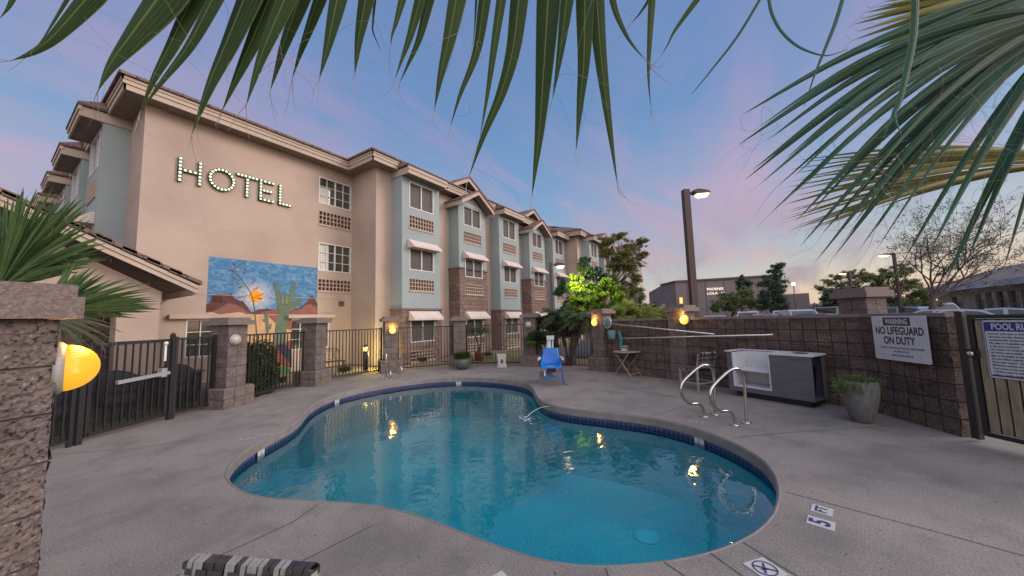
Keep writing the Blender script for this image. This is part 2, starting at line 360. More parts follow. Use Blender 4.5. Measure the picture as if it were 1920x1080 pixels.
# outer ground, reaching the horizon
m = MB(); sheet(m, [(-1500,-1500),(1500,-1500),(1500,1500),(-1500,1500)], [[(x, y) for x, y in DECK]], -.03)
tag(m.build('ground', M['gravel'], fix=False), kind='structure')
m = MB(); m.poly([(x, y, .02) for x, y in pier_lot])
for a, b in zip(pier_lot, pier_lot[1:]+pier_lot[:1]): m.quad((*a, -.03), (*b, -.03), (*b, .02), (*a, .02))
tag(m.build('parking_lot', M['asphalt']), kind='structure')
M['lawn'] = pm('lawn_green', (.16,.15,.05), (.09,.11,.03), 6, .95, .8, 60, c3=(.24,.19,.09), sc3=1.1, dist=.03)
m = MB(); m.poly([(-9,9.0,-.01),(.9,8.6,-.01),(2.3,9.6,-.01),(1.6,11.2,-.01),(-9,11.2,-.01)])
m.poly([(10.6,9.2,-.01),(11.6,7.0,-.01),(14,6,-.01),(30,8.5,-.01),(30,9.0,-.01),(10.4,10.6,-.01)])
tag(m.build('lawn', M['lawn'], fix=False), kind='structure')
# the pool shell
WZ = -.19
M['coping'] = pm('pool_coping', (.215,.19,.172), (.16,.142,.13), 5, .75, .4, 70)
M['ptile'] = blockmat('pool_tile', (.028,.05,.17), (.05,.04,.12), (.11,.13,.17), .075, .075, .006, .15, 30, off=0, rough=.25, nsc=12)
M['plaster'] = pm('pool_plaster', (.06,.60,.64), (.03,.42,.48), 26., .8, 0, c3=(.09,.70,.70), sc3=.7)
swim = thing('swimming_pool', 'kidney shaped swimming pool with teal plaster and blue waterline tile set in the concrete deck', 'pool', (pool[0][0], pool[0][1], -1.4))
def band(m, p0, z0, p1, z1, closed=True):
    n = len(p0); L = [0]
    for i in range(n): L.append(L[-1]+math.dist(p0[i], p0[(i+1)%n]))
    for i in range(n):
        j = (i+1)%n; m.add([(*p0[i], z0), (*p0[j], z0), (*p1[j], z1), (*p1[i], z1)], [(0,1,2,3)], [[(L[i], z0), (L[i+1], z0), (L[i+1], z1), (L[i], z1)]])
m = MB(); m.smooth = True
o1 = off(pool, .02); band(m, o1, .0, off(pool, .012), .006); band(m, off(pool, .012), .006, pool, .002); band(m, pool, .002, off(pool, -.012), -.015); band(m, off(pool, -.012), -.015, off(pool, -.012), -.12); band(m, off(pool, -.012), -.12, off(pool, .03), -.13)
m.build('coping', M['coping'], swim)
m = MB(); m.smooth = True; band(m, off(pool, .03), -.13, off(pool, .03), -.27); m.build('tile_band', M['ptile'], swim)
m = MB(); m.smooth = True; band(m, off(pool, .03), -.27, off(pool, -.05), -1.1); band(m, off(pool, -.05), -1.1, off(pool, -.32), -1.38)
m.smooth = False; sheet(m, off(pool, -.32), [], -1.38); m.build('basin', M['plaster'], swim)
m = MB(); m.lathe([(.17,0),(.17,.02),(.14,.035),(0,.045)], (*G(1212, 1001, -1.34)[:2], -1.38), 28)
M['drain'] = pm('drain_plastic', (.12,.72,.78), rough=.4); m.build('drain_cover', M['drain'], swim)
# underwater steps of the ladder
m = MB()
for k, z in enumerate((-.33,-.58,-.83)):
    a = Vector((6.21,.49,z)); m.cbox((5.93,.56,z), (.16,.5,.035), R(-33))
m.build('step', M['steel'], swim)
# depth tiles on the waterline and on the deck
M['mk_white'] = pm('marker_white', (.48,.47,.46), rough=.4); M['mk_blue'] = pm('marker_ink', (.03,.035,.10), rough=.5)
def txt(s, size, mat, name, parent=None, loc=(0,0,0), rot=None, align='CENTER', ext=.001, sx_=1., font_bold=0., sp=1.):
    cu = bpy.data.curves.new(name, 'FONT'); cu.body = s; cu.size = size; cu.align_x = align; cu.align_y = 'CENTER'; cu.extrude = ext; cu.resolution_u = 3; cu.offset = font_bold; cu.space_line = sp
    o = bpy.data.objects.new(name, cu); COL.objects.link(o)
    C.view_layer.update(); me = bpy.data.meshes.new_from_object(o.evaluated_get(C.evaluated_depsgraph_get())); bpy.data.objects.remove(o); bpy.data.curves.remove(cu)
    me.transform(Matrix.Diagonal((sx_, 1, 1, 1))); me.materials.clear(); me.materials.append(mat)
    o = bpy.data.objects.new(name, me); COL.objects.link(o)
    Mx = Matrix.Translation(loc) @ (rot.to_4x4() if rot else Matrix.Identity(4))
    if parent is not None:
        Q = Matrix.Identity(4); q = parent
        while q is not None: Q = (Matrix.Translation(q.location) @ q.rotation_euler.to_matrix().to_4x4()) @ Q; q = q.parent
        me.transform(Q.inverted() @ Mx); o.parent = parent
    else: me.transform(Mx)
    return o
def frame3(x, n):     # rotation whose X is x and Z is n
    x = Vector(x).normalized(); n = Vector(n).normalized(); y = n.cross(x).normalized(); x = y.cross(n)
    return Matrix((x, y, n)).transposed()
def deck_marker(px, py, dirx, w, h, s, label, size, cat='depth marker', rot_text=None):
    c = G(px, py); x = Vector((math.cos(dirx), math.sin(dirx), 0)); fr = frame3(x, (0,0,1))
    t = thing('depth_marker', label, cat, c, group='painted depth markers on the deck')
    m = MB(); vs = [c+fr@Vector((a*w/2, b*h/2, .005)) for a, b in ((-1,-1),(1,-1),(1,1),(-1,1))]; m.quad(*vs)
    lo = [v-Vector((0,0,.005)) for v in vs]
    for i in range(4): m.quad(vs[i], vs[(i+1)%4], lo[(i+1)%4], lo[i])
    m.build('tile', M['mk_white'], t)
    txt(s, size, M['mk_blue'], 'numeral', t, c+Vector((0,0,.0062)), fr, ext=.0004, font_bold=size*.03)
    return t, c, fr
a_ = R(-12)
deck_marker(1539, 981, a_, .14, .16, '5', 'white deck tile reading 5, right of the near end of the pool', .17)
deck_marker(1541, 957, a_, .14, .13, 'FT', 'white deck tile reading FT, just behind the one reading 5', .10)
t, c, fr = deck_marker(1440, 1071, R(-40), .17, .2, 'NO DIVING', 'white no diving tile with a crossed out diver in a circle near the bottom edge', .028)
for o in t.children:
    if o.name.startswith('numeral'): o.data.transform(Matrix.Translation(fr@Vector((0,-.082,0))))
m = MB(); rr = [(math.cos(i*math.pi/16)*.065, math.sin(i*math.pi/16)*.065) for i in range(33)]
for a, b in zip(rr, rr[1:]): m.beam(c+fr@Vector((a[0], a[1]+.018, .007)), c+fr@Vector((b[0], b[1]+.018, .007)), .007, .002)
m.beam(c+fr@Vector((-.045,.062,.008)), c+fr@Vector((.045,-.028,.008)), .008, .002); m.beam(c+fr@Vector((.03,.055,.007)), c+fr@Vector((-.035,-.015,.007)), .012, .002); m.beam(c+fr@Vector((-.03,.02,.007)), c+fr@Vector((.01,.005,.007)), .009, .002)
m.build('symbol', M['mk_blue'], t)
deck_marker(935, 1096, R(-20), .16, .16, '4', 'white deck tile at the bottom edge, cut by the picture frame', .15)
for px, py, s, l in ((1030, 731.5, '3 FT', 'faded depth marker on the deck in front of the blue lift seat'), (1306, 792, '5 FT', 'faded depth marker beside the ladder handrails'), (465, 822, '3 FT', 'faded depth marker on the deck at the left lobe of the pool'), (495, 815, 'NO', 'faded marker further back at the left lobe of the pool')):
    c = G(px, py); t = thing('depth_marker', l, 'depth marker', c, group='painted depth markers on the deck')
    txt(s, .13, pm('faded_paint_%d' % px, (.42,.40,.39), rough=.8), 'numeral', t, c+Vector((0,0,.004)), frame3((math.cos(R(-75 if px > 900 else 140)), math.sin(R(-75 if px > 900 else 140)), 0), (0,0,1)), ext=.0004)
def wl_marker(px, py, s, label):
    g = G(px, py); i = min(range(len(pool)), key=lambda k: (pool[k][0]-g.x)**2+(pool[k][1]-g.y)**2)
    p, q = Vector((*pool[i], 0)), Vector((*pool[(i+1)%len(pool)], 0)); x = (p-q).normalized(); n = Vector((x.y, -x.x, 0))
    if n.dot(-p) < 0: pass
    nn = Vector((-(q-p).y, (q-p).x, 0)).normalized(); fr = frame3(Vector((0,0,1)).cross(nn), nn); c = p-nn*-.0+Vector((0,0,-.17))
    t = thing('waterline_marker', label, 'depth marker', c, group='depth tiles on the waterline')
    m = MB(); vs = [c+fr@Vector((a*.075, b*.045, 0)) for a, b in ((-1,-1),(1,-1),(1,1),(-1,1))]; m.quad(*vs)
    lo = [v-nn*.005 for v in vs]
    for k in range(4): m.quad(vs[k], vs[(k+1)%4], lo[(k+1)%4], lo[k])
    m.build('tile', M['mk_white'], t); txt(s, .075, M['mk_blue'], 'numeral', t, c+nn*.0015, fr, ext=.0004)
wl_marker(861, 707, '5', 'waterline tile at the far middle of the pool'); wl_marker(629, 739, '3', 'waterline tile below the third pier'); wl_marker(494, 826, '1', 'waterline tile at the left lobe of the pool'); wl_marker(1303, 802, '5', 'waterline tile below the ladder handrails')
# water
def watermat():
    m = bpy.data.materials.new('pool_water'); m.use_nodes = True; t = m.node_tree; t.nodes.clear(); L = t.links
    cd = N(t, 'ShaderNodeTexCoord')
    def nz(sc, det, st=(1,1,1), dis=0.):
        mp = N(t, 'ShaderNodeMapping'); mp.inputs['Scale'].default_value = st; mp.inputs['Rotation'].default_value = (0,0,R(40)); L.new(cd.outputs['Object'], mp.inputs[0])
        n = N(t, 'ShaderNodeTexNoise'); n.inputs['Scale'].default_value = sc; n.inputs['Detail'].default_value = det; n.inputs['Distortion'].default_value = dis; L.new(mp.outputs[0], n.inputs['Vector']); return n.outputs[0]
    # ripples spread from where the jet falls
    jet = G(985, 785, WZ); vs = N(t, 'ShaderNodeVectorMath', operation='DISTANCE'); L.new(cd.outputs['Object'], vs.inputs[0]); vs.inputs[1].default_value = (jet.x, jet.y, 0)
    dist = vs.outputs['Value']; amp = Mth(t, 'DIVIDE', .5, Mth(t, 'ADD', dist, .35))
    rip = Mth(t, 'MULTIPLY', Mth(t, 'SINE', Mth(t, 'ADD', Mth(t, 'MULTIPLY', dist, 34.), Mth(t, 'MULTIPLY', nz(2.5, 3), 16.))), Mth(t, 'MULTIPLY', amp, .22))
    h = Mth(t, 'ADD', Mth(t, 'MULTIPLY', nz(2.2, 3, dis=.5), 1.3), Mth(t, 'MULTIPLY', nz(9, 3, (1,1.6,1), .4), Mth(t, 'ADD', .10, Mth(t, 'MULTIPLY', amp, .5))))
    h = Mth(t, 'ADD', h, rip)
    bp = N(t, 'ShaderNodeBump'); bp.inputs['Strength'].default_value = .5; bp.inputs['Distance'].default_value = .011; L.new(h, bp.inputs['Height'])
    g = N(t, 'ShaderNodeBsdfGlossy'); g.inputs['Roughness'].default_value = .02; L.new(bp.outputs[0], g.inputs['Normal'])
    tr = N(t, 'ShaderNodeBsdfTransparent'); tr.inputs[0].default_value = (.42,.93,.96,1)
    fr = N(t, 'ShaderNodeFresnel'); fr.inputs[0].default_value = 1.34; L.new(bp.outputs[0], fr.inputs['Normal'])
    mx = N(t, 'ShaderNodeMixShader'); L.new(Mth(t, 'MULTIPLY', fr.outputs[0], 1.8, True), mx.inputs[0]); L.new(tr.outputs[0], mx.inputs[1]); L.new(g.outputs[0], mx.inputs[2])
    o = N(t, 'ShaderNodeOutputMaterial'); L.new(mx.outputs[0], o.inputs[0]); return m
m = MB(); sheet(m, off(pool, .029), [], WZ); tag(m.build('pool_water', watermat(), fix=False), kind='structure')
for o in (COL.objects['pool_water'],):
    if o.data.polygons[0].normal.z < 0: o.data.flip_normals()
# return jet arcing out of the coping
jm = pm('jet_water', (.55,.62,.66), rough=.1); jm.node_tree.nodes['Principled BSDF'].inputs['Alpha'].default_value = .55
a, b = G(1032, 763, -.05), G(985, 785, WZ); pts = [a.lerp(b, k/10)+Vector((0,0,.09*4*(k/10)*(1-k/10)*.8)) for k in range(11)]
m = MB(); m.tube(pts, [.004+.004*k/10 for k in range(11)], 8)
for k in range(26):
    q = b+Vector((random.gauss(0,.12), random.gauss(0,.10), .004)); m.lathe([(0,-.004),(.012+random.random()*.02,0),(0,.008)], q, 8)
jw = thing('water_jet', 'thin arc of water falling into the pool from the coping below the lift seat', 'water jet', b)
m.build('stream', jm, jw)

# ------------------------------------------------------------------ masonry piers
def noise3(p, s): return noise.noise(Vector(p)*s)
def rough_block(m, hw, hd, z0, z1, amp=.008, sub=5, jt=.007, bl=.2, gw=.008, zoff=None, top=True, tf=None):
    # four split-faced sides with recessed joints; tf maps local to world
    tf = tf or (lambda p: p)
    def cuts(a, b):
        n = max(1, round((b-a)/bl)); out = []
        for i in range(n):
            s, e = a+(b-a)*i/n, a+(b-a)*(i+1)/n
            out += [(s, 1)]+[(s+gw+(e-s-2*gw)*k/sub, 0) for k in range(sub+1)]
        return out+[(b, 1)]
    zc = cuts(z0, z1)
    for ax, sg in ((0,-1),(1,1),(0,1),(1,-1)):
        w, d = (hw, hd) if ax == 0 else (hd, hw)
        uc = cuts(-w, w); vs = []; fs = []
        for zi, (z, jz) in enumerate(zc):
            for ui, (u, ju) in enumerate(uc):
                ed = (ui == 0 or ui == len(uc)-1); dd = d
                n = noise3((u+ax*9.3, sg*d*3+z*.3, z), 9)*amp*1.2+noise3((u*2.1, sg*7.+ax*3, z*1.7), 34)*amp
                if jz and 0 < zi < len(zc)-1: dd -= jt
                elif ju and not ed: dd -= jt
                else: dd += n
                uu = u+(-n*.6 if ed and u > 0 else (n*.6 if ed else 0))-(math.copysign(jt, u) if ed and jz and 0 < zi < len(zc)-1 else 0)
                if ax == 0: p = (uu, sg*dd, z)
                else: p = (sg*dd, uu, z)
                vs.append(tf(p))
        k = len(uc); m0 = m.mi
        fs2 = []; uv1 = []; uv2 = []; sc_ = round(2*w/bl)*.2/(2*w)
        for zi in range(len(zc)-1):
            for ui in range(k-1):
                a = zi*k+ui; f = (a, a+1, a+1+k, a+k); uv = [((uc[i][0]+w)*sc_+ax*.6, zc[j][0]) for i, j in ((ui,zi),(ui+1,zi),(ui+1,zi+1),(ui,zi+1))]
                jn = (zc[zi][1] and zi > 0) or (zc[zi+1][1] and zi < len(zc)-2) or (uc[ui][1] and ui > 0) or (uc[ui+1][1] and ui < k-2)
                (fs2 if jn else fs).append(f); (uv2 if jn else uv1).append(uv)
        m.add(vs, fs, uv1); m.mi = 1; m.add(vs, fs2, uv2); m.mi = m0
    if top:
        m.add([tf((x, y, z1)) for x, y in ((-hw,-hd),(hw,-hd),(hw,hd),(-hw,hd))], [(0,1,2,3)])
def pier(x, y, deg, label, w=.42, plinth=.66, ph=.4, h=1.66, capw=.62, sub=4, amp=.008, z0=0., caph=.1):
    t = thing('block_pier', label, 'pier', (x, y, z0), R(deg), 'masonry piers around the pool')
    m = MB(); rough_block(m, w/2, w/2, 0 if not plinth else ph-.01, h, amp, sub, jt=.005, gw=.005); m.build('column', [M['pier'], M['joint_pier']], t, world=False, fix=False)
    if plinth:
        m = MB(); rough_block(m, plinth/2, plinth/2-.02, 0, ph-.03, amp, sub, jt=.005, gw=.005, top=False)
        a, b = plinth/2, plinth/2-.02
        m.smooth = False
        r0 = [(-a,-b),(a,-b),(a,b),(-a,b)]; r1 = [(-a+.03,-b+.03),(a-.03,-b+.03),(a-.03,b-.03),(-a+.03,b-.03)]
        for i in range(4): j = (i+1)%4; m.quad((*r0[i], ph-.03), (*r0[j], ph-.03), (*r1[j], ph), (*r1[i], ph))
        m.poly([(*p, ph) for p in r1]); m.build('plinth', [M['pier'], M['joint_pier']], t, world=False, fix=False)
    m = MB()
    def slab(hw, z0_, z1_, off_=0):
        n = 3; m.box((-hw, -hw, z0_), (-.004, hw, z1_)); m.box((.004, -hw, z0_), (hw, hw, z1_)); m.box((-.0045, -hw+.005, z0_+.004), (.0045, hw-.005, z1_-.004))
    slab(capw/2, h+.003, h+caph); slab(w/2+.035, h+caph+.002, h+caph+.055)
    m.build('cap', M['cap'], t, world=False)
    return t
PIERS = {}
PIERS['big'] = pier(-.05, 2.70, 15, 'big dark split face pier close to the camera at the left edge', w=.42, sub=14, amp=.013, plinth=.6, ph=.45, capw=.525)
PIERS[1] = pier(2.96, 9.06, 22, 'pier between the black gate and the hedge')
PIERS[2] = pier(5.16, 9.93, 25, 'pier on the right of the mural, second from the gate')
PIERS[3] = pier(7.68, 9.93, -28, 'pier with a lit amber lamp behind the small step railing', plinth=.7)
PIERS[4] = pier(9.62, 8.62, -40, 'pier right behind the round grey planter with a bushy plant', h=1.62)
PIERS[5] = pier(10.72, 6.24, -75, 'pier with an unlit round lamp left of the blue lift seat')
PIERS[6] = pier(10.52, 3.62, -110, 'pier with a lit lamp where the iron fence meets the block wall', h=1.70)
# perimeter wall
WL = [Vector((10.33,3.42,0)), Vector((9.52,1.36,0)), Vector((7.86,-1.60,0)), Vector((6.74,-2.16,0))]
wall = thing('block_wall', 'low brown split face block wall along the right of the pool deck', 'wall', WL[0])
WH = 1.53
for i, (a, b) in enumerate(zip(WL, WL[1:])):
    d = (b-a); ln = d.length; d.normalize(); n = Vector((d.y, -d.x, 0))   # n faces the deck
    if n.dot(-a) < 0: n = -n
    m = MB(); back = n*-.2
    def tf(p, c=(a+b)/2+back/2, d=d, n=n): return c+d*p[0]-n*p[1]+Vector((0,0,p[2]))
    rough_block(m, ln/2+(.0 if i < 2 else -.002), .1, .0, WH-.055, .011, 5, tf=tf, bl=.2)
    m.build('wall_face', [M['wall_block'], M['joint_dark']], wall, fix=False)
    m = MB(); m.add([tf(p) for p in ((-ln/2,-.112,WH-.053),(ln/2,-.112,WH-.053),(ln/2,.112,WH-.053),(-ln/2,.112,WH-.053),(-ln/2,-.112,WH),(ln/2,-.112,WH),(ln/2,.112,WH),(-ln/2,.112,WH))], [(0,3,2,1),(4,5,6,7),(0,1,5,4),(1,2,6,5),(2,3,7,6),(3,0,4,7)])
    m.build('wall_cap', M['cap'], wall)
PIERS[7] = pier(9.66, 1.28, -114, 'pier with a lit amber lamp rising from the middle of the block wall', plinth=None, h=1.68, w=.44)
PIERS[8] = pier(8.27, -1.72, -137, 'wide capped pier standing above the block wall left of the warning sign', plinth=None, h=1.80, w=.42, capw=.57, caph=.11)

# ------------------------------------------------------------------ wall lamps
def ambermat():
    m, t, b = newmat('amber_lit_dome'); L = t.links
    cd = N(t, 'ShaderNodeTexCoord'); vd = N(t, 'ShaderNodeVectorMath', operation='DISTANCE'); L.new(cd.outputs['Object'], vd.inputs[0]); vd.inputs[1].default_value = (-.01,.01,.07)
    c = ramp(t, [(.0, (1,.72,.22)), (.05, (1,.55,.09)), (.12, (.92,.33,.02))], vd.outputs['Value'])
    s = ramp(t, [(.0, (1,1,1)), (.045, (.62,.62,.62)), (.12, (.22,.22,.22))], vd.outputs['Value'])
    L.new(c, b.inputs['Emission Color']); L.new(Mth(t, 'MULTIPLY', s, 5.2), b.inputs['Emission Strength']); b.inputs['Base Color'].default_value = (.6,.28,.03,1); b.inputs['Roughness'].default_value = .25
    wv = N(t, 'ShaderNodeTexWave', bands_direction='Y'); wv.inputs['Scale'].default_value = 42; L.new(cd.outputs['Object'], wv.inputs['Vector'])
    bp = N(t, 'ShaderNodeBump'); bp.inputs['Strength'].default_value = .6; bp.inputs['Distance'].default_value = .003; L.new(wv.outputs[0], bp.inputs['Height']); L.new(bp.outputs[0], b.inputs['Normal'])
    return m
def amber_near():
    m, t, b = newmat('amber_ribbed_dome'); L = t.links
    cd = N(t, 'ShaderNodeTexCoord'); vd = N(t, 'ShaderNodeVectorMath', operation='DISTANCE'); L.new(cd.outputs['Object'], vd.inputs[0]); vd.inputs[1].default_value = (0,.0,.045)
    wv = N(t, 'ShaderNodeTexWave', bands_direction='Y'); wv.inputs['Scale'].default_value = 36; L.new(cd.outputs['Object'], wv.inputs['Vector'])
    c = ramp(t, [(.05, (1,.58,.06)), (.1, (.95,.44,.015))], vd.outputs['Value'])
    s = ramp(t, [(.0, (.72,.72,.72)), (1, (1,1,1))], wv.outputs[0])
    L.new(c, b.inputs['Emission Color']); L.new(Mth(t, 'MULTIPLY', s, .85), b.inputs['Emission Strength']); b.inputs['Base Color'].default_value = (.55,.25,.02,1); b.inputs['Roughness'].default_value = .2
    bp = N(t, 'ShaderNodeBump'); bp.inputs['Strength'].default_value = .5; bp.inputs['Distance'].default_value = .003; L.new(wv.outputs[0], bp.inputs['Height']); L.new(bp.outputs[0], b.inputs['Normal'])
    return m
M['amber'] = ambermat(); M['amber2'] = amber_near(); M['dome_off'] = pm('unlit_dome', (.40,.37,.32), rough=.3); M['lamp_ring'] = pm('lamp_ring', (.35,.33,.30), (.25,.23,.21), 20, .5)
def wall_lamp(p, n, label, mat, r=.105, ring=None, power=0, depth=.075):
    n = Vector(n).normalized(); t = thing('wall_lamp', label, 'wall lamp', p, group='round wall lamps on the piers')
    t.rotation_euler = frame3(Vector((0,0,1)).cross(n), n).to_euler()
    m = MB(); m.lathe([(r*1.12,0),(r*1.12,.02),(r*1.0,.034),(r*.9,.034)], n=32); m.build('back_plate', ring or M['lamp_ring'], t, world=False)
    m = MB(); m.lathe([(r*math.cos(k*math.pi/20), .03+depth*math.sin(k*math.pi/20)) for k in range(11)], n=32); m.build('dome', mat, t, world=False)
    if power:
        l = bpy.data.lights.new('lamp_bulb', 'POINT'); l.energy = power; l.color = (1,.55,.14); l.shadow_soft_size = .05
        o = bpy.data.objects.new('lamp_bulb', l); COL.objects.link(o); o.parent = t; o.location = (0, r*1.35, .10)
    return t
def pier_lamp(key, px, py, deg, label, mat, **k):
    pr = PIERS[key]; n = Vector((math.cos(R(deg)), math.sin(R(deg)), 0)); hw = k.pop('hw', .21)
    c = Vector((pr.location.x, pr.location.y, 0))+n*(hw+.004); q = PV(px, py, c, n); return wall_lamp(q, n, label, mat, **k)
pier_lamp(1, 440, 637, 22-90, 'unlit pale wall lamp on the pier beside the hedge', M['dome_off'])
pier_lamp(3, 735.5, 620, -28-90, 'lit amber wall lamp on the pier behind the step railing', M['amber'], power=6)
pier_lamp(5, 990.5, 609, -75-90, 'unlit pale wall lamp on the pier left of the blue seat', M['dome_off'])
pier_lamp(6, 1116, 605, -110-90, 'lit amber wall lamp on the pier beside the skimmer net', M['amber'], power=5)
pier_lamp(7, 1284, 600, -114-90, 'lit amber wall lamp on the pier in the middle of the block wall', M['amber'], power=6, hw=.22)
nb = Vector((math.cos(R(-6)), math.sin(R(-6)), 0))
wall_lamp(Vector((-.05,2.70,1.437))+nb*.262+Vector((-nb.y,nb.x,0))*-.01, nb, 'large yellow ribbed dome lamp seen from the side on the nearest pier', M['amber2'], r=.107, depth=.112, power=3)

# ------------------------------------------------------------------ iron fence, gate
def fence(a, b, label, step=.105, h=1.45, z0=.07, rise=0.):
    a = Vector((*a, 0)); b = Vector((*b, 0)); t = thing('fence_panel', label, 'fence', a, group='black iron fence panels between the piers')
    d = (b-a); L = d.length; d.normalize()
    for z in (h-.02, z0+.02): m = MB(); m.beam(a+Vector((0,0,z)), b+Vector((0,0,z)), .03, .035); m.build('rail', M['iron'], t)
    m = MB(); k = max(2, round(L/step))
    for i in range(1, k): p = a+d*(L*i/k); m.box((p.x-.010, p.y-.010, z0+.03), (p.x+.010, p.y+.010, h-.03), math.atan2(d.y, d.x))
    m.build('picket', M['iron'], t)
    for q in (a+d*.02, b-d*.02): m = MB(); m.box((q.x-.022, q.y-.022, 0), (q.x+.022, q.y+.022, h+.02), math.atan2(d.y, d.x)); m.build('fence_post', M['iron'], t)
    return t
fence((3.22,9.22), (4.98,9.98), 'iron fence panel with the hedge behind it')
fence((5.4,10.15), (7.45,10.08), 'iron fence panel in front of the lit bollard')
fence((7.9,9.84), (9.5,8.80), 'iron fence panel in front of the nearest blue bay')
fence((9.76,8.40), (10.66,6.48), 'iron fence panel behind the white block')
fence((10.80,5.98), (10.68,3.86), 'iron fence panel behind the blue lift seat')
fence((2.04,8.74), (2.72,9.04), 'short iron fence panel between the gate and the first pier', step=.12)
def meshmat():
    m = bpy.data.materials.new('perforated_mesh'); m.use_nodes = True; t = m.node_tree; t.nodes.clear(); L = t.links
    cd = N(t, 'ShaderNodeTexCoord'); w1 = N(t, 'ShaderNodeTexBrick'); w1.offset = .5; L.new(cd.outputs['UV'], w1.inputs[0])
    w1.inputs['Scale'].default_value = 1; w1.inputs['Brick Width'].default_value = .02; w1.inputs['Row Height'].default_value = .012; w1.inputs['Mortar Size'].default_value = .0028; w1.inputs['Mortar Smooth'].default_value = 0
    d = N(t, 'ShaderNodeBsdfDiffuse'); d.inputs[0].default_value = (.02,.02,.022,1); tr = N(t, 'ShaderNodeBsdfTransparent')
    mx = N(t, 'ShaderNodeMixShader'); L.new(w1.outputs['Fac'], mx.inputs[0]); L.new(tr.outputs[0], mx.inputs[1]); L.new(d.outputs[0], mx.inputs[2])
    o = N(t, 'ShaderNodeOutputMaterial'); L.new(mx.outputs[0], o.inputs[0]); return m
M['mesh'] = meshmat()
ga, gb = Vector((.98,8.13,0)), Vector((1.93,8.68,0)); gd = (gb-ga).normalized(); gn = Vector((gd.y,-gd.x,0))
gate = thing('iron_gate', 'black mesh backed iron gate with a silver push bar at the left of the deck', 'gate', ga)
m = MB()
for z in (.10,1.41): m.beam(ga+Vector((0,0,z)), gb+Vector((0,0,z)), .035, .05)
for p in (ga, gb): m.beam(p+Vector((0,0,.075)), p+Vector((0,0,1.435)), .05, .035, up=gn)
m.build('gate_frame', M['iron'], gate)
m = MB()
for i in range(1, 10): p = ga.lerp(gb, i/10); m.box((p.x-.009,p.y-.009,.12),(p.x+.009,p.y+.009,1.39), math.atan2(gd.y, gd.x))
m.build('picket', M['iron'], gate)
m = MB(); q = gn*-.022; m.quad(ga+q+Vector((0,0,.12)), gb+q+Vector((0,0,.12)), gb+q+Vector((0,0,1.39)), ga+q+Vector((0,0,1.39))); m.build('mesh_screen', M['mesh'], gate, fix=False)
m = MB(); u, v = ga.lerp(gb, .28), ga.lerp(gb, 1.); m.beam(u+gn*.05+Vector((0,0,.80)), v+gn*.05+Vector((0,0,.84)), .05, .055); m.beam(ga.lerp(gb,.9)+gn*.04+Vector((0,0,.78)), ga.lerp(gb,.9)+gn*.04+Vector((0,0,.93)), .09, .09, up=gn)
m.build('push_bar', pm('silver_bar', (.55,.55,.56), rough=.35, metal=.6), gate)
m = MB(); p = ga.lerp(gb,.94)+gn*.03; m.lathe([(.035,0),(.035,.02),(0,.03)], p+Vector((0,0,1.36)), 14, gn); m.beam(p+Vector((0,0,1.05)), p+Vector((0,0,1.34)), .03, .03); m.build('latch', M['white'], gate)
gp = thing('gate_post', 'tall round topped black post at the hinge side of the mesh gate', 'post', (2.0,8.72,0))
m = MB(); m.box((1.97,8.69,0),(2.03,8.75,1.49), R(30)); m.build('post', M['iron'], gp); m = MB(); m.lathe([(.038,0),(.038,.03),(.02,.05),(0,.055)], (2.0,8.72,1.49), 12); m.build('cap', M['iron'], gp)
gp = thing('gate_post', 'black post at the latch side of the mesh gate near the lamp', 'post', (.9,8.08,0))
m = MB(); m.box((.865,8.045,0),(.935,8.115,1.12), R(30)); m.build('post', M['iron'], gp); m = MB(); m.lathe([(.04,0),(.04,.02),(0,.03)], (.9,8.08,1.12), 12); m.build('cap', M['iron'], gp)
t = fence((-.3,7.38), (.84,8.04), 'low mesh backed fence panel left of the gate behind the big pier', h=1.08)
m = MB(); a, b = Vector((-.3,7.41,0)), Vector((.84,8.07,0)); m.quad(a+Vector((0,0,.1)), b+Vector((0,0,.1)), b+Vector((0,0,1.05)), a+Vector((0,0,1.05))); m.build('mesh_screen', M['mesh'], t, fix=False)
m = MB(); a, b = Vector((2.04,8.77,0)), Vector((2.72,9.07,0)); m.quad(a+Vector((0,0,.1)), b+Vector((0,0,.1)), b+Vector((0,0,1.42)), a+Vector((0,0,1.42)))
t = [o for o in COL.objects if o.get('label', '').startswith('short iron')][0]; m.build('mesh_screen', M['mesh'], t, fix=False)

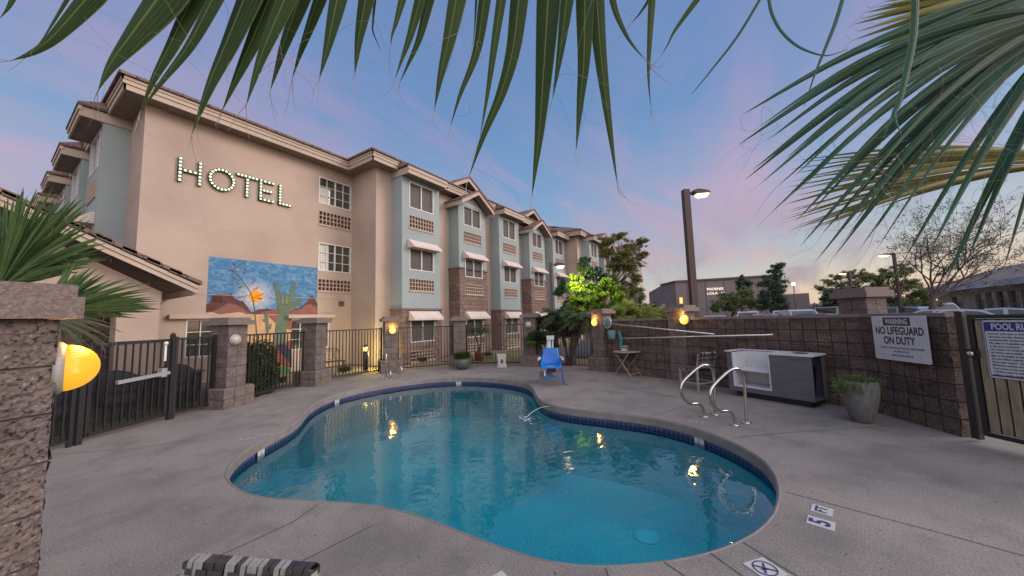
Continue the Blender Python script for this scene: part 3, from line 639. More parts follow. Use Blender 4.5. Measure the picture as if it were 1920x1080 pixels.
# ------------------------------------------------------------------ the hotel
HB = thing('hotel_building', 'three storey tan and blue grey stucco hotel with projecting bays and tiled eaves', 'building', (2.25,13.45,0))
Z3 = Vector((0,0,1))
class Wl:      # local wall frame: u along the wall, d outwards, z up
    def __init__(s, O, U, n): s.O, s.U, s.n = Vector((*O, 0)), Vector((*U, 0)), Vector((*n, 0))
    def __call__(s, u, d, z): return s.O+s.U*u+s.n*d+Z3*z
def lbox(m, P, a, b):
    x0,y0,z0 = a; x1,y1,z1 = b
    m.add([P(x0,y0,z0),P(x1,y0,z0),P(x1,y1,z0),P(x0,y1,z0),P(x0,y0,z1),P(x1,y0,z1),P(x1,y1,z1),P(x0,y1,z1)], [(0,3,2,1),(4,5,6,7),(0,1,5,4),(1,2,6,5),(2,3,7,6),(3,0,4,7)])
def facade(m, P, u0, u1, z0, z1, ops, d=0., rv=.10):
    us = sorted({u0, u1}|{o[0] for o in ops}|{o[1] for o in ops}); zs = sorted({z0, z1}|{o[2] for o in ops}|{o[3] for o in ops})
    us = [u for u in us if u0 <= u <= u1]; zs = [z for z in zs if z0 <= z <= z1]
    for a, b in zip(us, us[1:]):
        for c, e in zip(zs, zs[1:]):
            x, z = (a+b)/2, (c+e)/2
            if any(o[0] < x < o[1] and o[2] < z < o[3] for o in ops): continue
            m.quad(P(a,d,c), P(b,d,c), P(b,d,e), P(a,d,e))
    for a, b, c, e in ops:
        if c >= z1 or e <= z0: continue
        c, e = max(c, z0), min(e, z1)
        m.quad(P(a,d,c), P(b,d,c), P(b,d-rv,c), P(a,d-rv,c)); m.quad(P(a,d,e), P(b,d,e), P(b,d-rv,e), P(a,d-rv,e))
        m.quad(P(a,d,c), P(a,d,e), P(a,d-rv,e), P(a,d-rv,c)); m.quad(P(b,d,c), P(b,d,e), P(b,d-rv,e), P(b,d-rv,c))
def window(P, u0, u1, z0, z1, d=0., kind='slider', cur=None):
    fw = .035; dd = d-.045
    m = MB()
    for a in ((u0,z0,u1,z0+fw),(u0,z1-fw,u1,z1),(u0,z0+fw,u0+fw,z1-fw),(u1-fw,z0+fw,u1,z1-fw)): lbox(m, P, (a[0],dd-.03,a[1]), (a[2],d+.012,a[3]))
    uc = (u0+u1)/2
    lbox(m, P, (uc-.022,dd-.03,z0+fw), (uc+.022,dd+.028,z1-fw))
    if kind == 'grid':
        for k in (1, 3): u = u0+(u1-u0)*k/4; lbox(m, P, (u-.010,dd-.03,z0+fw), (u+.010,dd+.014,z1-fw))
        for k in (1, 2): z = z0+(z1-z0)*k/3; lbox(m, P, (u0+fw,dd-.031,z-.010), (u1-fw,dd+.013,z+.010))
    f = m.build('window', M['white'], HB)
    m = MB(); m.quad(P(u0+.01,dd-.032,z0+.01), P(u1-.01,dd-.032,z0+.01), P(u1-.01,dd-.032,z1-.01), P(u0+.01,dd-.032,z1-.01))
    m.build('glass' if kind == 'grid' else 'insect_screen', M['glass'] if kind == 'grid' else M['screen'], f)
    if cur:
        a, b, c, e = cur; m = MB(); m.quad(P(u0+(u1-u0)*a,dd-.03,z0+(z1-z0)*c), P(u0+(u1-u0)*b,dd-.03,z0+(z1-z0)*c), P(u0+(u1-u0)*b,dd-.03,z0+(z1-z0)*e), P(u0+(u1-u0)*a,dd-.03,z0+(z1-z0)*e)); m.build('curtain', M['curtain'], f)
    return f
def grille(P, u0, u1, z0, z1, d=0., nx=9, nz=3, sill=True):
    m = MB(); w = .028
    for i in range(nx+1): u = u0+(u1-u0)*i/nx; lbox(m, P, (u-w/2,d-.07,z0), (u+w/2,d+.012,z1))
    for i in range(nz+1): z = z0+(z1-z0)*i/nz; lbox(m, P, (u0,d-.069,z-w/2), (u1,d+.010,z+w/2))
    if sill: lbox(m, P, (u0-.03,d+.001,z0-.06), (u1+.03,d+.035,z0-.015))
    g = m.build('vent_grille', M['grille'], HB)
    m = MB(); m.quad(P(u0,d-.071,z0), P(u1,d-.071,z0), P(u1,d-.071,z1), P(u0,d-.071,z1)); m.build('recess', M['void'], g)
def awning(P, u0, u1, z0, z1, d=0., pr=.36):
    m = MB(); lip = .08
    def sec(u): return [P(u,d+.002,z0+.0), P(u,d+pr,z0), P(u,d+pr,z0+lip), P(u,d+.06,z1), P(u,d+.002,z1)]
    a, b = sec(u0), sec(u1); m.add(a+b, [(4,3,2,1,0),(5,6,7,8,9)]+[(i,(i+1)%5,(i+1)%5+5,i+5) for i in range(5)]); m.build('awning', M['awning'], HB)
def roofslab(m, pts, th=.07):      # pts: polygon of (x,y,z) eave..ridge
    n = len(pts); top = [Vector(p)+Z3*th for p in pts]; bot = [Vector(p) for p in pts]
    m.add(bot+top, [tuple(range(n)), tuple(range(n, 2*n))]+[(i,(i+1)%n,(i+1)%n+n,i+n) for i in range(n)])
WIN3, WIN2, WIN1 = (6.37,7.48), (3.76,4.68), (.80,1.70); GR3, GR2, GR1 = (5.53,6.05), (2.92,3.40), (.04,.45)
def bay(P, w, kind, dep=.65, parts=True):
    u0, u1 = .38, w-.36
    ops = [(u0,u1,*z) for z in (WIN3,WIN2,WIN1,GR3,GR2,GR1)]
    zb = 2.12 if kind == 'A' else 4.14
    top = 7.64 if kind == 'A' else 7.30
    m = MB(); facade(m, P, 0, w, zb, top, [o for o in ops if o[3] > zb+.05], d=dep)
    if kind == 'B':
        m.poly([P(0,dep,top), P(w,dep,top), P(w/2,dep,top+.62)])
    for u in (0, w): m.quad(P(u,0,zb), P(u,dep,zb), P(u,dep,top), P(u,0,top))
    m.build('bay_wall', M['blue'], HB)
    m = MB(); e = .05; facade(m, P, -e, w+e, 0, zb, [o for o in ops if o[2] < zb-.05 or (kind == 'B' and o == ops[1])], d=dep+e, rv=.13)
    for u in (-e, w+e): m.quad(P(u,0,0), P(u,dep+e,0), P(u,dep+e,zb), P(u,0,zb))
    m.build('block_base', M['veneer'], HB)
    m = MB(); c = .10
    if kind == 'A': lbox(m, P, (-c,0,zb), (w+c,dep+c,zb+.07))
    else:
        lbox(m, P, (-c,0,zb), (u0-.06,dep+c,zb+.07)); lbox(m, P, (u1+.06,0,zb), (w+c,dep+c,zb+.07))
    m.build('ledge', M['cap'], HB)
    for z, dd in ((WIN3, dep), (WIN2, dep if kind == 'A' else dep+e), (WIN1, dep+e)): window(P, u0, u1, *z, d=dd)
    for z, dd in ((GR3, dep), (GR2, dep if kind == 'A' else dep+e), (GR1, dep+e)): grille(P, u0, u1, *z, d=dd)
    awning(P, u0-.1, u1+.16, 4.66, 5.0, dep if kind == 'A' else dep+.012); awning(P, u0-.1, u1+.16, 1.69, 2.06, dep+e)
    if kind == 'A':
        ef = dep+.45; m = MB(); lbox(m, P, (-.035,ef-.04,7.60), (w+.035,ef,7.76)); lbox(m, P, (-.06,ef-.04,7.765), (w+.06,ef+.03,7.90))
        lbox(m, P, (-.035,.0,7.60), (-.003,ef-.041,7.88)); lbox(m, P, (w+.003,.0,7.60), (w+.035,ef-.041,7.88)); m.build('fascia', M['tan_trim'], HB)
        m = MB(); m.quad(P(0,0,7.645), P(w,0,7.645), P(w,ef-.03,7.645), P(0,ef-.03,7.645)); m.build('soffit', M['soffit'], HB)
        m = MB(); roofslab(m, [P(-.10,ef+.05,7.90), P(w+.10,ef+.05,7.90), P(w+.0,.46,8.17), P(0,.46,8.17)], .07); m.quad(P(-.10,ef+.05,7.965), P(-.10,.0,7.965), P(-.005,.0,8.17), P(-.005,.46,8.23)); m.quad(P(w+.10,ef+.05,7.965), P(w+.10,.0,7.965), P(w+.005,.0,8.17), P(w+.005,.46,8.23)); m.quad(P(-.10,ef+.05,7.89), P(-.10,.0,7.89), P(-.10,.0,7.965), P(-.10,ef+.05,7.965)); m.quad(P(w+.10,ef+.05,7.89), P(w+.10,.0,7.89), P(w+.10,.0,7.965), P(w+.10,ef+.05,7.965)); m.build('bay_roof', M['tile'], HB)
    else:
        ef = dep+.48; hw = w/2+.25; ze, za = 7.30, 8.02; c = w/2
        for s in (-1, 1):
            m = MB(); roofslab(m, [P(c+s*(hw+.05),ef+.04,ze+.08), P(c,ef+.04,za+.13), P(c,-.4,za+.13), P(c+s*(hw+.05),-.4,ze+.08)], .08); m.build('gable_roof', M['tile'], HB)
            m = MB(); a, b = (c+s*hw, ze-.10), (c, za-.06)
            m.add([P(a[0],ef,a[1]), P(b[0],ef,b[1]), P(b[0],ef,b[1]+.19), P(a[0],ef,a[1]+.19), P(a[0],ef-.05,a[1]), P(b[0],ef-.05,b[1]), P(b[0],ef-.05,b[1]+.19), P(a[0],ef-.05,a[1]+.19)], [(0,1,2,3),(7,6,5,4),(0,4,5,1),(3,2,6,7),(0,3,7,4)])
            lbox(m, P, (c+s*hw-.02,.0,ze-.14), (c+s*hw+.02,ef-.051,ze+.085)); m.build('rake_board', M['tan_trim'], HB)
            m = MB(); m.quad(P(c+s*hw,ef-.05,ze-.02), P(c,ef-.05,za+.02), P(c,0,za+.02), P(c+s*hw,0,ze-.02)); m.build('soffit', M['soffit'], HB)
        # taller gable on the wall behind
        ef = .5; hw = 1.72; ze, za = 8.02, 8.88
        m = MB(); m.poly([P(c-hw+.2,.0,7.86), P(c+hw-.2,.0,7.86), P(c,.0,za-.1)]); m.build('gable_wall', M['tan'], HB)
        for s in (-1, 1):
            m = MB(); roofslab(m, [P(c+s*(hw+.05),ef+.04,ze+.1), P(c,ef+.04,za+.14), P(c,-3.5,za+.14), P(c+s*(hw+.05),-3.5,ze+.1)], .08); m.build('gable_roof', M['tile'], HB)
            m = MB(); a, b = (c+s*hw, ze-.12), (c, za-.06)
            m.add([P(a[0],ef,a[1]), P(b[0],ef,b[1]), P(b[0],ef,b[1]+.2), P(a[0],ef,a[1]+.2), P(a[0],ef-.05,a[1]), P(b[0],ef-.05,b[1]), P(b[0],ef-.05,b[1]+.2), P(a[0],ef-.05,a[1]+.2)], [(0,1,2,3),(7,6,5,4),(0,4,5,1),(3,2,6,7),(0,3,7,4)]); m.build('rake_board', M['tan_trim'], HB)
            m = MB(); m.quad(P(c+s*hw,ef-.05,ze-.02), P(c,ef-.05,za+.02), P(c,.0,za+.02), P(c+s*hw,.0,ze-.02)); m.build('soffit', M['soffit'], HB)
D2, D1, D0 = 13.45, 11.85, 10.25
X0, X1, X2, XE = 2.25, 8.46, 25.1, 46.
PF = Wl((0, D2), (1,0), (0,-1)); PM = Wl((0, D1), (1,0), (0,-1)); PN = Wl((0, D0), (1,0), (0,-1))
# main walls
EV = 7.90
hw3 = (7.05,8.40,6.35,7.42); hg3 = (7.07,8.40,5.53,6.05); hw2 = (7.08,8.42,3.70,4.80); hg2 = (7.09,8.42,2.93,3.38); hw1 = (3.34,4.72,.77,1.88); hw0 = (6.15,7.55,.75,1.86)
m = MB(); facade(m, PF, X0, X1, 0, EV, [hw3,hg3,hw2,hg2,hw1,hw0]); m.build('wall', M['tan'], HB)
m = MB(); m.quad((X1,D1,0),(X1,D2,0),(X1,D2,EV),(X1,D1,EV)); m.build('wall', M['tan'], HB)
bx = [9.2+3.4*k for k in range(5)]; bx2 = [25.95+3.4*k for k in range(5)]
def runwall(P, a, b, gaps):
    m = MB(); u = a
    for g in gaps: m.quad(P(u,0,0), P(g,0,0), P(g,0,EV), P(u,0,EV)); m.quad(P(g,0,7.4), P(g+2.1,0,7.4), P(g+2.1,0,EV), P(g,0,EV)); u = g+2.1
    m.quad(P(u,0,0), P(b,0,0), P(b,0,EV), P(u,0,EV)); m.build('wall', M['tan'], HB)
runwall(PM, X1, X2, bx); runwall(PN, X2, XE, bx2)
m = MB(); m.quad((X2,D0,0),(X2,D1,0),(X2,D1,EV),(X2,D0,EV)); m.build('wall', M['tan'], HB); m = MB(); m.quad((XE,D0,0),(XE,30,0),(XE,30,EV),(XE,D0,EV)); m.build('wall', M['tan'], HB)
window(PF, *hw3, kind='grid', cur=(.03,.33,.03,.64)); window(PF, *hw2, kind='grid', cur=(.03,.33,.03,.97)); window(PF, *hw1, kind='grid'); window(PF, *hw0, kind='grid')
grille(PF, *hg3); grille(PF, *hg2)
m = MB()
for P, a, b in ((PF, X0, X1-.001), (PM, X1, X2-.001)): lbox(m, P, (a,.001,2.62), (b,.012,2.635)); 
m.build('control_joint', M['tan_trim'], HB)
m = MB(); lbox(m, PF, (2.95,.002,1.90), (4.86,.16,2.02)); m.build('lintel', M['tan_trim'], HB); m = MB(); lbox(m, PF, (6.02,.002,1.88), (7.70,.16,2.0)); m.build('lintel', M['tan_trim'], HB)
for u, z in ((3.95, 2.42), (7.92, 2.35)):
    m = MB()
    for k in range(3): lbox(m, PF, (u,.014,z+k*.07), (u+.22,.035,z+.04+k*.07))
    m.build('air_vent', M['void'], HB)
# main eaves: fascia in two steps, boarded soffit, tile roof
def eave(a, b, n, ext=(0,0), nm=''):
    a, b, n = Vector((*a, 0)), Vector((*b, 0)), Vector((*n, 0)); d = (b-a).normalized(); a2, b2 = a-d*ext[0], b+d*ext[1]
    m = MB()
    for z0, z1, o in ((7.86,8.0,0.), (8.004,8.11,.03), (8.114,8.2,.055)):
        p, q = a2+n*(o-.02)-d*(o if ext[0] >= 0 else 0), b2+n*(o-.02)+d*(o if ext[1] >= 0 else 0); m.beam(p+Z3*((z0+z1)/2), q+Z3*((z0+z1)/2), .04, z1-z0)
    m.build('fascia', M['tan_trim'], HB)
o = .5
pts = [(X0-o, 36), (X0-o, D2-o), (X1-o, D2-o), (X1-o, D1-o), (X2-o, D1-o), (X2-o, D0-o), (XE+o, D0-o)]
ns = [(-1,0),(0,-1),(-1,0),(0,-1),(-1,0),(0,-1)]
for i, nn in enumerate(ns): eave(pts[i], pts[i+1], nn, (.0 if i in (1,3,5) else -.0, 0.0))
m = MB()
m.poly([(X0-o,36,7.88),(X0-o,D2-o,7.88),(X0+.05,D2-o,7.88),(X0+.05,36,7.88)]); m.poly([(X0+.05,D2-o,7.88),(X1-o,D2-o,7.88),(X1-o,D2+.05,7.88),(X0+.05,D2+.05,7.88)])
m.poly([(X1-o,D1-o,7.88),(X1+.05,D1-o,7.88),(X1+.05,D2+.05,7.88),(X1-o,D2+.05,7.88)]); m.poly([(X1+.05,D1-o,7.88),(X2-o,D1-o,7.88),(X2-o,D1+.05,7.88),(X1+.05,D1+.05,7.88)])
m.poly([(X2-o,D0-o,7.88),(X2+.05,D0-o,7.88),(X2+.05,D1+.05,7.88),(X2-o,D1+.05,7.88)]); m.poly([(X2+.05,D0-o,7.88),(XE+o,D0-o,7.88),(XE+o,D0+.05,7.88),(X2+.05,D0+.05,7.88)])
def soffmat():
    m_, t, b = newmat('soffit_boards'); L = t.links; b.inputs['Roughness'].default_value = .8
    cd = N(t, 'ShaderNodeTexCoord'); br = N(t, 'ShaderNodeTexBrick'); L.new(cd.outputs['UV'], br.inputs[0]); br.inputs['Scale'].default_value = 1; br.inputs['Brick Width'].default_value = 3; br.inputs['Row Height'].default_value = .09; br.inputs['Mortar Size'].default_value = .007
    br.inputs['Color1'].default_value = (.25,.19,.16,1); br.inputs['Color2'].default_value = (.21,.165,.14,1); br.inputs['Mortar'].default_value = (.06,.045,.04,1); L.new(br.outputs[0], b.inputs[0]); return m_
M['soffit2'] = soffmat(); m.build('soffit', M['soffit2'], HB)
pz, e2 = .42, .62
def rz(d): return 8.2+pz*d
m = MB(); W_ = 6.
roofslab(m, [(X0-e2,D2-e2,rz(0)), (X1-.2,D2-e2,rz(0)), (X1+5.8,D2-e2+W_,rz(W_)), (X0-e2+W_,D2-e2+W_,rz(W_))])
roofslab(m, [(X0-e2,36,rz(0)), (X0-e2,D2-e2,rz(0)), (X0-e2+W_,D2-e2+W_,rz(W_)), (X0-e2+W_,36,rz(W_))])
roofslab(m, [(X1-e2,D1-e2,rz(0)), (X2-.2,D1-e2,rz(0)), (X2+4.8,D1-e2+W_,rz(W_)), (X1-e2+W_,D1-e2+W_,rz(W_))])
roofslab(m, [(X1-e2,D2+2,rz(0)), (X1-e2,D1-e2,rz(0)), (X1-e2+3,D1-e2+3,rz(3)), (X1-e2+3,D2+5,rz(3))])
roofslab(m, [(X2-e2,D0-e2,rz(0)), (XE+e2,D0-e2,rz(0)), (XE-3,D0-e2+W_,rz(W_)), (X2-e2+W_,D0-e2+W_,rz(W_))])
roofslab(m, [(X2-e2,D1+2,rz(0)), (X2-e2,D0-e2,rz(0)), (X2-e2+3,D0-e2+3,rz(3)), (X2-e2+3,D1+5,rz(3))])
m.build('roof', M['tile'], HB)
for k, x in enumerate(bx): bay(Wl((x, D1), (1,0), (0,-1)), 2.1, 'AB'[k % 2])
for k, x in enumerate(bx2): bay(Wl((x, D0), (1,0), (0,-1)), 2.1, 'AB'[k % 2])
# end elevation towards the entrance
ly = [17.07+3.8*k for k in range(4)]
m = MB(); y = D2
for q in ly: m.quad((X0,y,0),(X0,q-2.1,0),(X0,q-2.1,EV),(X0,y,EV)); m.quad((X0,q-2.1,7.4),(X0,q,7.4),(X0,q,EV),(X0,q-2.1,EV)); y = q
m.quad((X0,y,0),(X0,36,0),(X0,36,EV),(X0,y,EV)); m.build('wall', M['tan'], HB)
for q in ly: bay(Wl((X0, q), (0,-1), (-1,0)), 2.1, 'A', dep=.56)
m = MB(); m.box((X0+.02,35.5,0),(XE,36,EV)); m.build('wall', M['tan'], HB)

# ------------------------------------------------------------------ HOTEL letters
M['letter'] = pm('letter_channel', (.018,.035,.02), rough=.4)
M['bulb'] = pm('letter_bulb', (.7,.8,.6), rough=.3, emit=(.80,1.,.56), es=.92)
bulb = MB(); bulb.lathe([(.034*math.cos(k*math.pi/12), .026*math.sin(k*math.pi/12)) for k in range(7)], n=12)
bmesh_bulb = None
def letter(ch, strokes, label, wd=.088):
    global bmesh_bulb
    xs = [p[0] for s, c, n in strokes for p in s]; t = thing('hotel_letter', label, 'sign letter', (min(xs), D2, min(p[1] for s, c, n in strokes for p in s)), group='illuminated letters spelling HOTEL')
    m = MB()
    for s, closed, n in strokes:
        pts = s+[s[0]] if closed else s
        for a, b in zip(pts, pts[1:]):
            A, B = Vector((a[0], D2-.045, a[1])), Vector((b[0], D2-.045, b[1])); dd = (B-A).normalized()*(wd/2 if not closed else .012)
            m.beam(A-dd, B+dd, wd, .085, up=(0,1,0))
    m.build('channel', M['letter'], t)
    used = []
    for s, closed, n in strokes:
        pts = s+[s[0]] if closed else s; L = [0]
        for a, b in zip(pts, pts[1:]): L.append(L[-1]+math.dist(a, b))
        for i in range(n):
            q = L[-1]*i/(n if closed else n-1) if n > 1 else L[-1]/2
            for k in range(len(pts)-1):
                if q <= L[k+1]+1e-6: f = (q-L[k])/(L[k+1]-L[k]); p = (pts[k][0]+(pts[k+1][0]-pts[k][0])*f, pts[k][1]+(pts[k+1][1]-pts[k][1])*f); break
            if any(math.dist(p, v) < .06 for v in used): continue
            used.append(p)
            if bmesh_bulb is None: o = bulb.build('bulb', M['bulb'], t, world=False); bmesh_bulb = o.data
            else: o = bpy.data.objects.new('bulb', bmesh_bulb); COL.objects.link(o); o.parent = t
            o.rotation_euler = (R(90),0,0); o.location = Vector((p[0], D2-.088, p[1]))-t.location
zt, zb_ = 6.575, 5.93
letter('H', [([(3.01,zb_),(3.01,zt)],False,7), ([(3.46,zb_),(3.46,zt)],False,7), ([(3.01,6.25),(3.46,6.25)],False,5)], 'illuminated letter H, first of the word on the tan wall')
letter('O', [([(4.0+.30*math.cos(2*math.pi*k/40), 6.25+.315*math.sin(2*math.pi*k/40)) for k in range(40)],True,20)], 'illuminated round letter O on the tan wall')
letter('T', [([(4.41,zt),(4.93,zt)],False,6), ([(4.67,zb_),(4.67,zt)],False,7)], 'illuminated letter T between the O and the E')
letter('E', [([(5.06,zb_),(5.06,zt)],False,7), ([(5.06,zt),(5.43,zt)],False,4), ([(5.06,6.25),(5.36,6.25)],False,4), ([(5.06,zb_),(5.43,zb_)],False,4)], 'illuminated letter E with three short arms')
letter('L', [([(5.66,zb_),(5.66,zt)],False,7), ([(5.66,zb_),(5.98,zb_)],False,4)], 'illuminated letter L, last of the word')

# ------------------------------------------------------------------ the painted mural
def paint(name, a, b=None, sc=5., st=None, **k): return pm(name, a, b or tuple(v*.82 for v in a), sc, .85, .3, 55, spec=.2, stretch=st, dist=.006, **k)
mur = thing('desert_mural', 'painted desert mural with orange sun and green cactus shaped like a hand', 'mural', (3.8,D2,0))
def Wp(x, y): p = PYp(360+x/4.5, 460+y/4.5, D2); return (p.x, p.z)
lay = [0.0]
def flat(name, pts, mat, real=False):
    lay[0] += .0015; y = D2-.002-lay[0]; q = pts if real else [Wp(*p) for p in pts]
    m = MB(); vs = [(a, y, b) for a, b in q]
    tri = tessellate_polygon([[Vector((a, b, 0)) for a, b in q]]); m.add(vs, [tuple(t) for t in tri])
    o_ = m.build(name, mat, mur, fix=False)
    if o_.data.polygons[0].normal.y > 0: o_.data.flip_normals()
    return o_
def muralsky():
    m_, t, b = newmat('mural_sky'); L = t.links; b.inputs['Roughness'].default_value = .85
    cd = N(t, 'ShaderNodeTexCoord')
    def nz(sc, det, st=(1,1,1), dis=.6):
        mp = N(t, 'ShaderNodeMapping'); mp.inputs['Scale'].default_value = st; L.new(cd.outputs['UV'], mp.inputs[0]); n = N(t, 'ShaderNodeTexNoise'); n.inputs['Scale'].default_value = sc; n.inputs['Detail'].default_value = det; n.inputs['Distortion'].default_value = dis; L.new(mp.outputs[0], n.inputs['Vector']); return n.outputs[0]
    c = ramp(t, [(.32, (.045,.135,.28)), (.5, (.06,.185,.34)), (.66, (.14,.27,.39)), (.78, (.22,.31,.37))], nz(4.5, 7, (1,1.7,1), 1.2))
    s_ = Wp(537, 430); vd = N(t, 'ShaderNodeVectorMath', operation='DISTANCE'); L.new(cd.outputs['UV'], vd.inputs[0]); vd.inputs[1].default_value = (s_[0], s_[1], 0)
    dd = Mth(t, 'ADD', vd.outputs['Value'], Mth(t, 'MULTIPLY', Mth(t, 'SUBTRACT', nz(7, 6), .5), .45))
    c = MixC(t, ramp(t, [(.12, (1,1,1)), (.42, (.55,.55,.55)), (.62, (0,0,0))], dd), c, (.42,.42,.47)); c = MixC(t, ramp(t, [(.17, (.8,.8,.8)), (.30, (0,0,0))], dd), c, (.60,.48,.34))
    L.new(c, b.inputs[0]); return m_
flat('painted_sky', [(3.79,2.04),(7.06,2.04),(7.06,3.79),(3.79,3.79)], muralsky(), True)
flat('painted_sand', [(4.74,0),(6.12,0),(6.12,2.045),(4.74,2.045)], paint('mural_sand', (.55,.33,.17), (.48,.28,.15), 2), True)
flat('painted_butte', [(118,570),(120,500),(150,480),(160,425),(190,420),(215,405),(260,412),(300,415),(335,405),(350,440),(400,468),(430,470),(470,520),(500,565),(560,540),(640,535),(700,545),(720,530),(760,560),(830,540),(900,530),(945,500),(975,465),(995,430),(1015,422),(1030,440),(1040,470),(1058,490),(1058,582),(118,582)], paint('mural_butte', (.13,.062,.055), (.10,.045,.045), 3))
flat('painted_hill', [(118,582),(118,562),(170,560),(230,530),(280,500),(310,487),(345,498),(380,505),(420,530),(460,560),(500,575),(560,585),(118,585)], paint('mural_hill', (.26,.12,.095), (.21,.09,.075), 4))
flat('painted_hill', [(560,582),(600,560),(660,550),(730,530),(800,560),(870,550),(920,535),(960,505),(1000,497),(1030,510),(1058,520),(1058,582)], paint('mural_hill_red', (.27,.11,.09), (.20,.085,.07), 4))
flat('painted_dune', [(118,584),(118,570),(160,562),(230,583),(300,575),(390,563),(440,572),(460,590),(118,590)], paint('mural_dune', (.56,.36,.20), None, 4))
flat('painted_sun', [(537+52*math.cos(k*math.pi/20), 430+50*math.sin(k*math.pi/20)) for k in range(40)], paint('mural_sun', (.80,.36,.035), (.72,.27,.02), 3))
gr = paint('mural_cactus', (.135,.17,.115), (.11,.145,.10), 3)
flat('painted_slope', [(410,590),(470,580),(540,582),(600,590),(640,605),(680,640),(720,670),(760,690),(838,720),(838,770),(410,770)], paint('mural_slope', (.56,.35,.19), None, 4))
flat('painted_slope', [(640,590),(838,590),(838,715),(760,690),(700,650)], paint('mural_slope_red', (.26,.11,.085), None, 4))
def capsule(p, q, r0, r1, n=8):
    a = math.atan2(q[1]-p[1], q[0]-p[0]); return [(p[0]+r0*math.cos(a+math.pi/2+k*math.pi/n), p[1]+r0*math.sin(a+math.pi/2+k*math.pi/n)) for k in range(n+1)]+[(q[0]+r1*math.cos(a-math.pi/2+k*math.pi/n), q[1]+r1*math.sin(a-math.pi/2+k*math.pi/n)) for k in range(n+1)]
flat('painted_cactus', [(712,500),(735,545),(722,590),(706,640),(697,700),(695,790),(700,880),(790,880),(792,790),(795,700),(808,640),(815,590),(822,560),(852,520),(846,470),(800,440),(740,440),(722,460)], gr)
for p, q, a, b in (((742,480),(706,328),24,15), ((830,470),(860,325),23,15), ((838,528),(908,460),26,17)): flat('painted_finger', capsule(p, q, a, b), gr)
gd_ = paint('mural_cactus_shade', (.10,.145,.09), None, 3); gl_ = paint('mural_cactus_pale', (.17,.225,.145), None, 3)
for x in (765, 796): flat('painted_finger', capsule((x,485),(x,425), 19, 15), gd_); flat('painted_finger', capsule((x,482),(x,428), 14, 11), gl_)
flat('painted_cactus', [(610,560),(635,560),(640,600),(645,720),(640,745),(625,740),(618,650),(596,640),(594,625),(612,620)], gr); flat('painted_cactus', capsule((655,700),(662,668),8,7), gr)
m2 = paint('mural_red', (.23,.075,.06), None, 3); m3 = paint('mural_navy', (.045,.045,.065), None, 3)
flat('painted_robe', [(668,880),(720,835),(838,800),(838,1030),(760,1010),(668,1000)], m2); flat('painted_robe', [(700,850),(740,830),(790,840),(838,900),(838,1010),(780,950)], m3)
flat('painted_ball', [(775+44*math.cos(k*math.pi/16), 1060+44*math.sin(k*math.pi/16)) for k in range(32)], paint('mural_green', (.06,.20,.07), None, 3))
# entrance porch with a tiled gable
po = thing('entrance_porch', 'low tan stucco entrance porch with a tiled gable roof left of the mural', 'porch', (2.0,11.5,0))
m = MB(); m.box((1.70,11.5,0),(2.38,12.1,2.249)); m.build('column', M['tan'], po)
m = MB(); m.box((-5.2,11.5,0),(-4.5,12.1,2.249)); m.build('column', M['tan'], po)
ax_, az_, ex_, ez_ = -1.6, 4.80, 2.92, 2.45
m = MB(); g = [(2.40,11.52,2.25),(2.40,11.52,2.50),(ax_,11.52,az_-.0),(-5.6,11.52,2.50),(-5.6,11.52,2.25)]; m.poly(g)
m.poly([(p[0],p[1]+.5,p[2]) for p in g]); m.quad((2.40,11.52,2.25),(2.40,12.02,2.25),(-5.6,12.02,2.25),(-5.6,11.52,2.25)); m.quad((2.4,11.52,2.25),(2.4,12.02,2.25),(2.4,12.02,2.5),(2.4,11.52,2.5)); m.build('gable_wall', M['tan'], po)
for s in (1, -1):
    e_ = ax_+s*(ex_-ax_)
    m = MB()
    for z0, z1, yy in ((0.,.11,11.0), (.114,.2,10.97)):
        A, B = (e_, ez_+z0), (ax_, az_+z0); m.add([(A[0],yy,A[1]),(B[0],yy,B[1]),(B[0],yy,B[1]+z1-z0),(A[0],yy,A[1]+z1-z0),(A[0],yy+.04,A[1]),(B[0],yy+.04,B[1]),(B[0],yy+.04,B[1]+z1-z0),(A[0],yy+.04,A[1]+z1-z0)], [(0,1,2,3),(7,6,5,4),(0,4,5,1),(3,2,6,7),(0,3,7,4),(1,5,6,2)])
    m.build('rake_board', M['tan_trim'], po)
    m = MB(); m.quad((e_,11.04,ez_+.10),(ax_,11.04,az_+.10),(ax_,16,az_+.10),(e_,16,ez_+.10)); m.build('soffit', M['soffit'], po)
    m = MB(); nT = 12
    for k in range(nT):
        f0, f1 = k/nT, (k+1)/nT+.035; x0, x1 = e_+(ax_-e_)*f0, e_+(ax_-e_)*f1; z0, z1 = ez_+.21+(az_-ez_)*f0, ez_+.21+(az_-ez_)*f1
        roofslab(m, [(x0+s*.06,10.93,z0+.01), (x1,10.93,z1+.0), (x1,13.4,z1+.0), (x0+s*.06,13.4,z0+.01)], .085)
    m.build('roof', M['tile'], po)
m = MB(); m.box((ex_-.06,11.04,ez_-.02),(ex_,15.9,ez_+.2)); m.build('fascia', M['tan_trim'], po)
m = MB(); m.box((-6,15.5,0),(2.2,15.6,2.9)); m.build('back_wall', M['tan'], po)
m = MB(); m.box((.2,15.44,.9),(1.3,15.49,2.1)); m.build('window', M['white'], po)

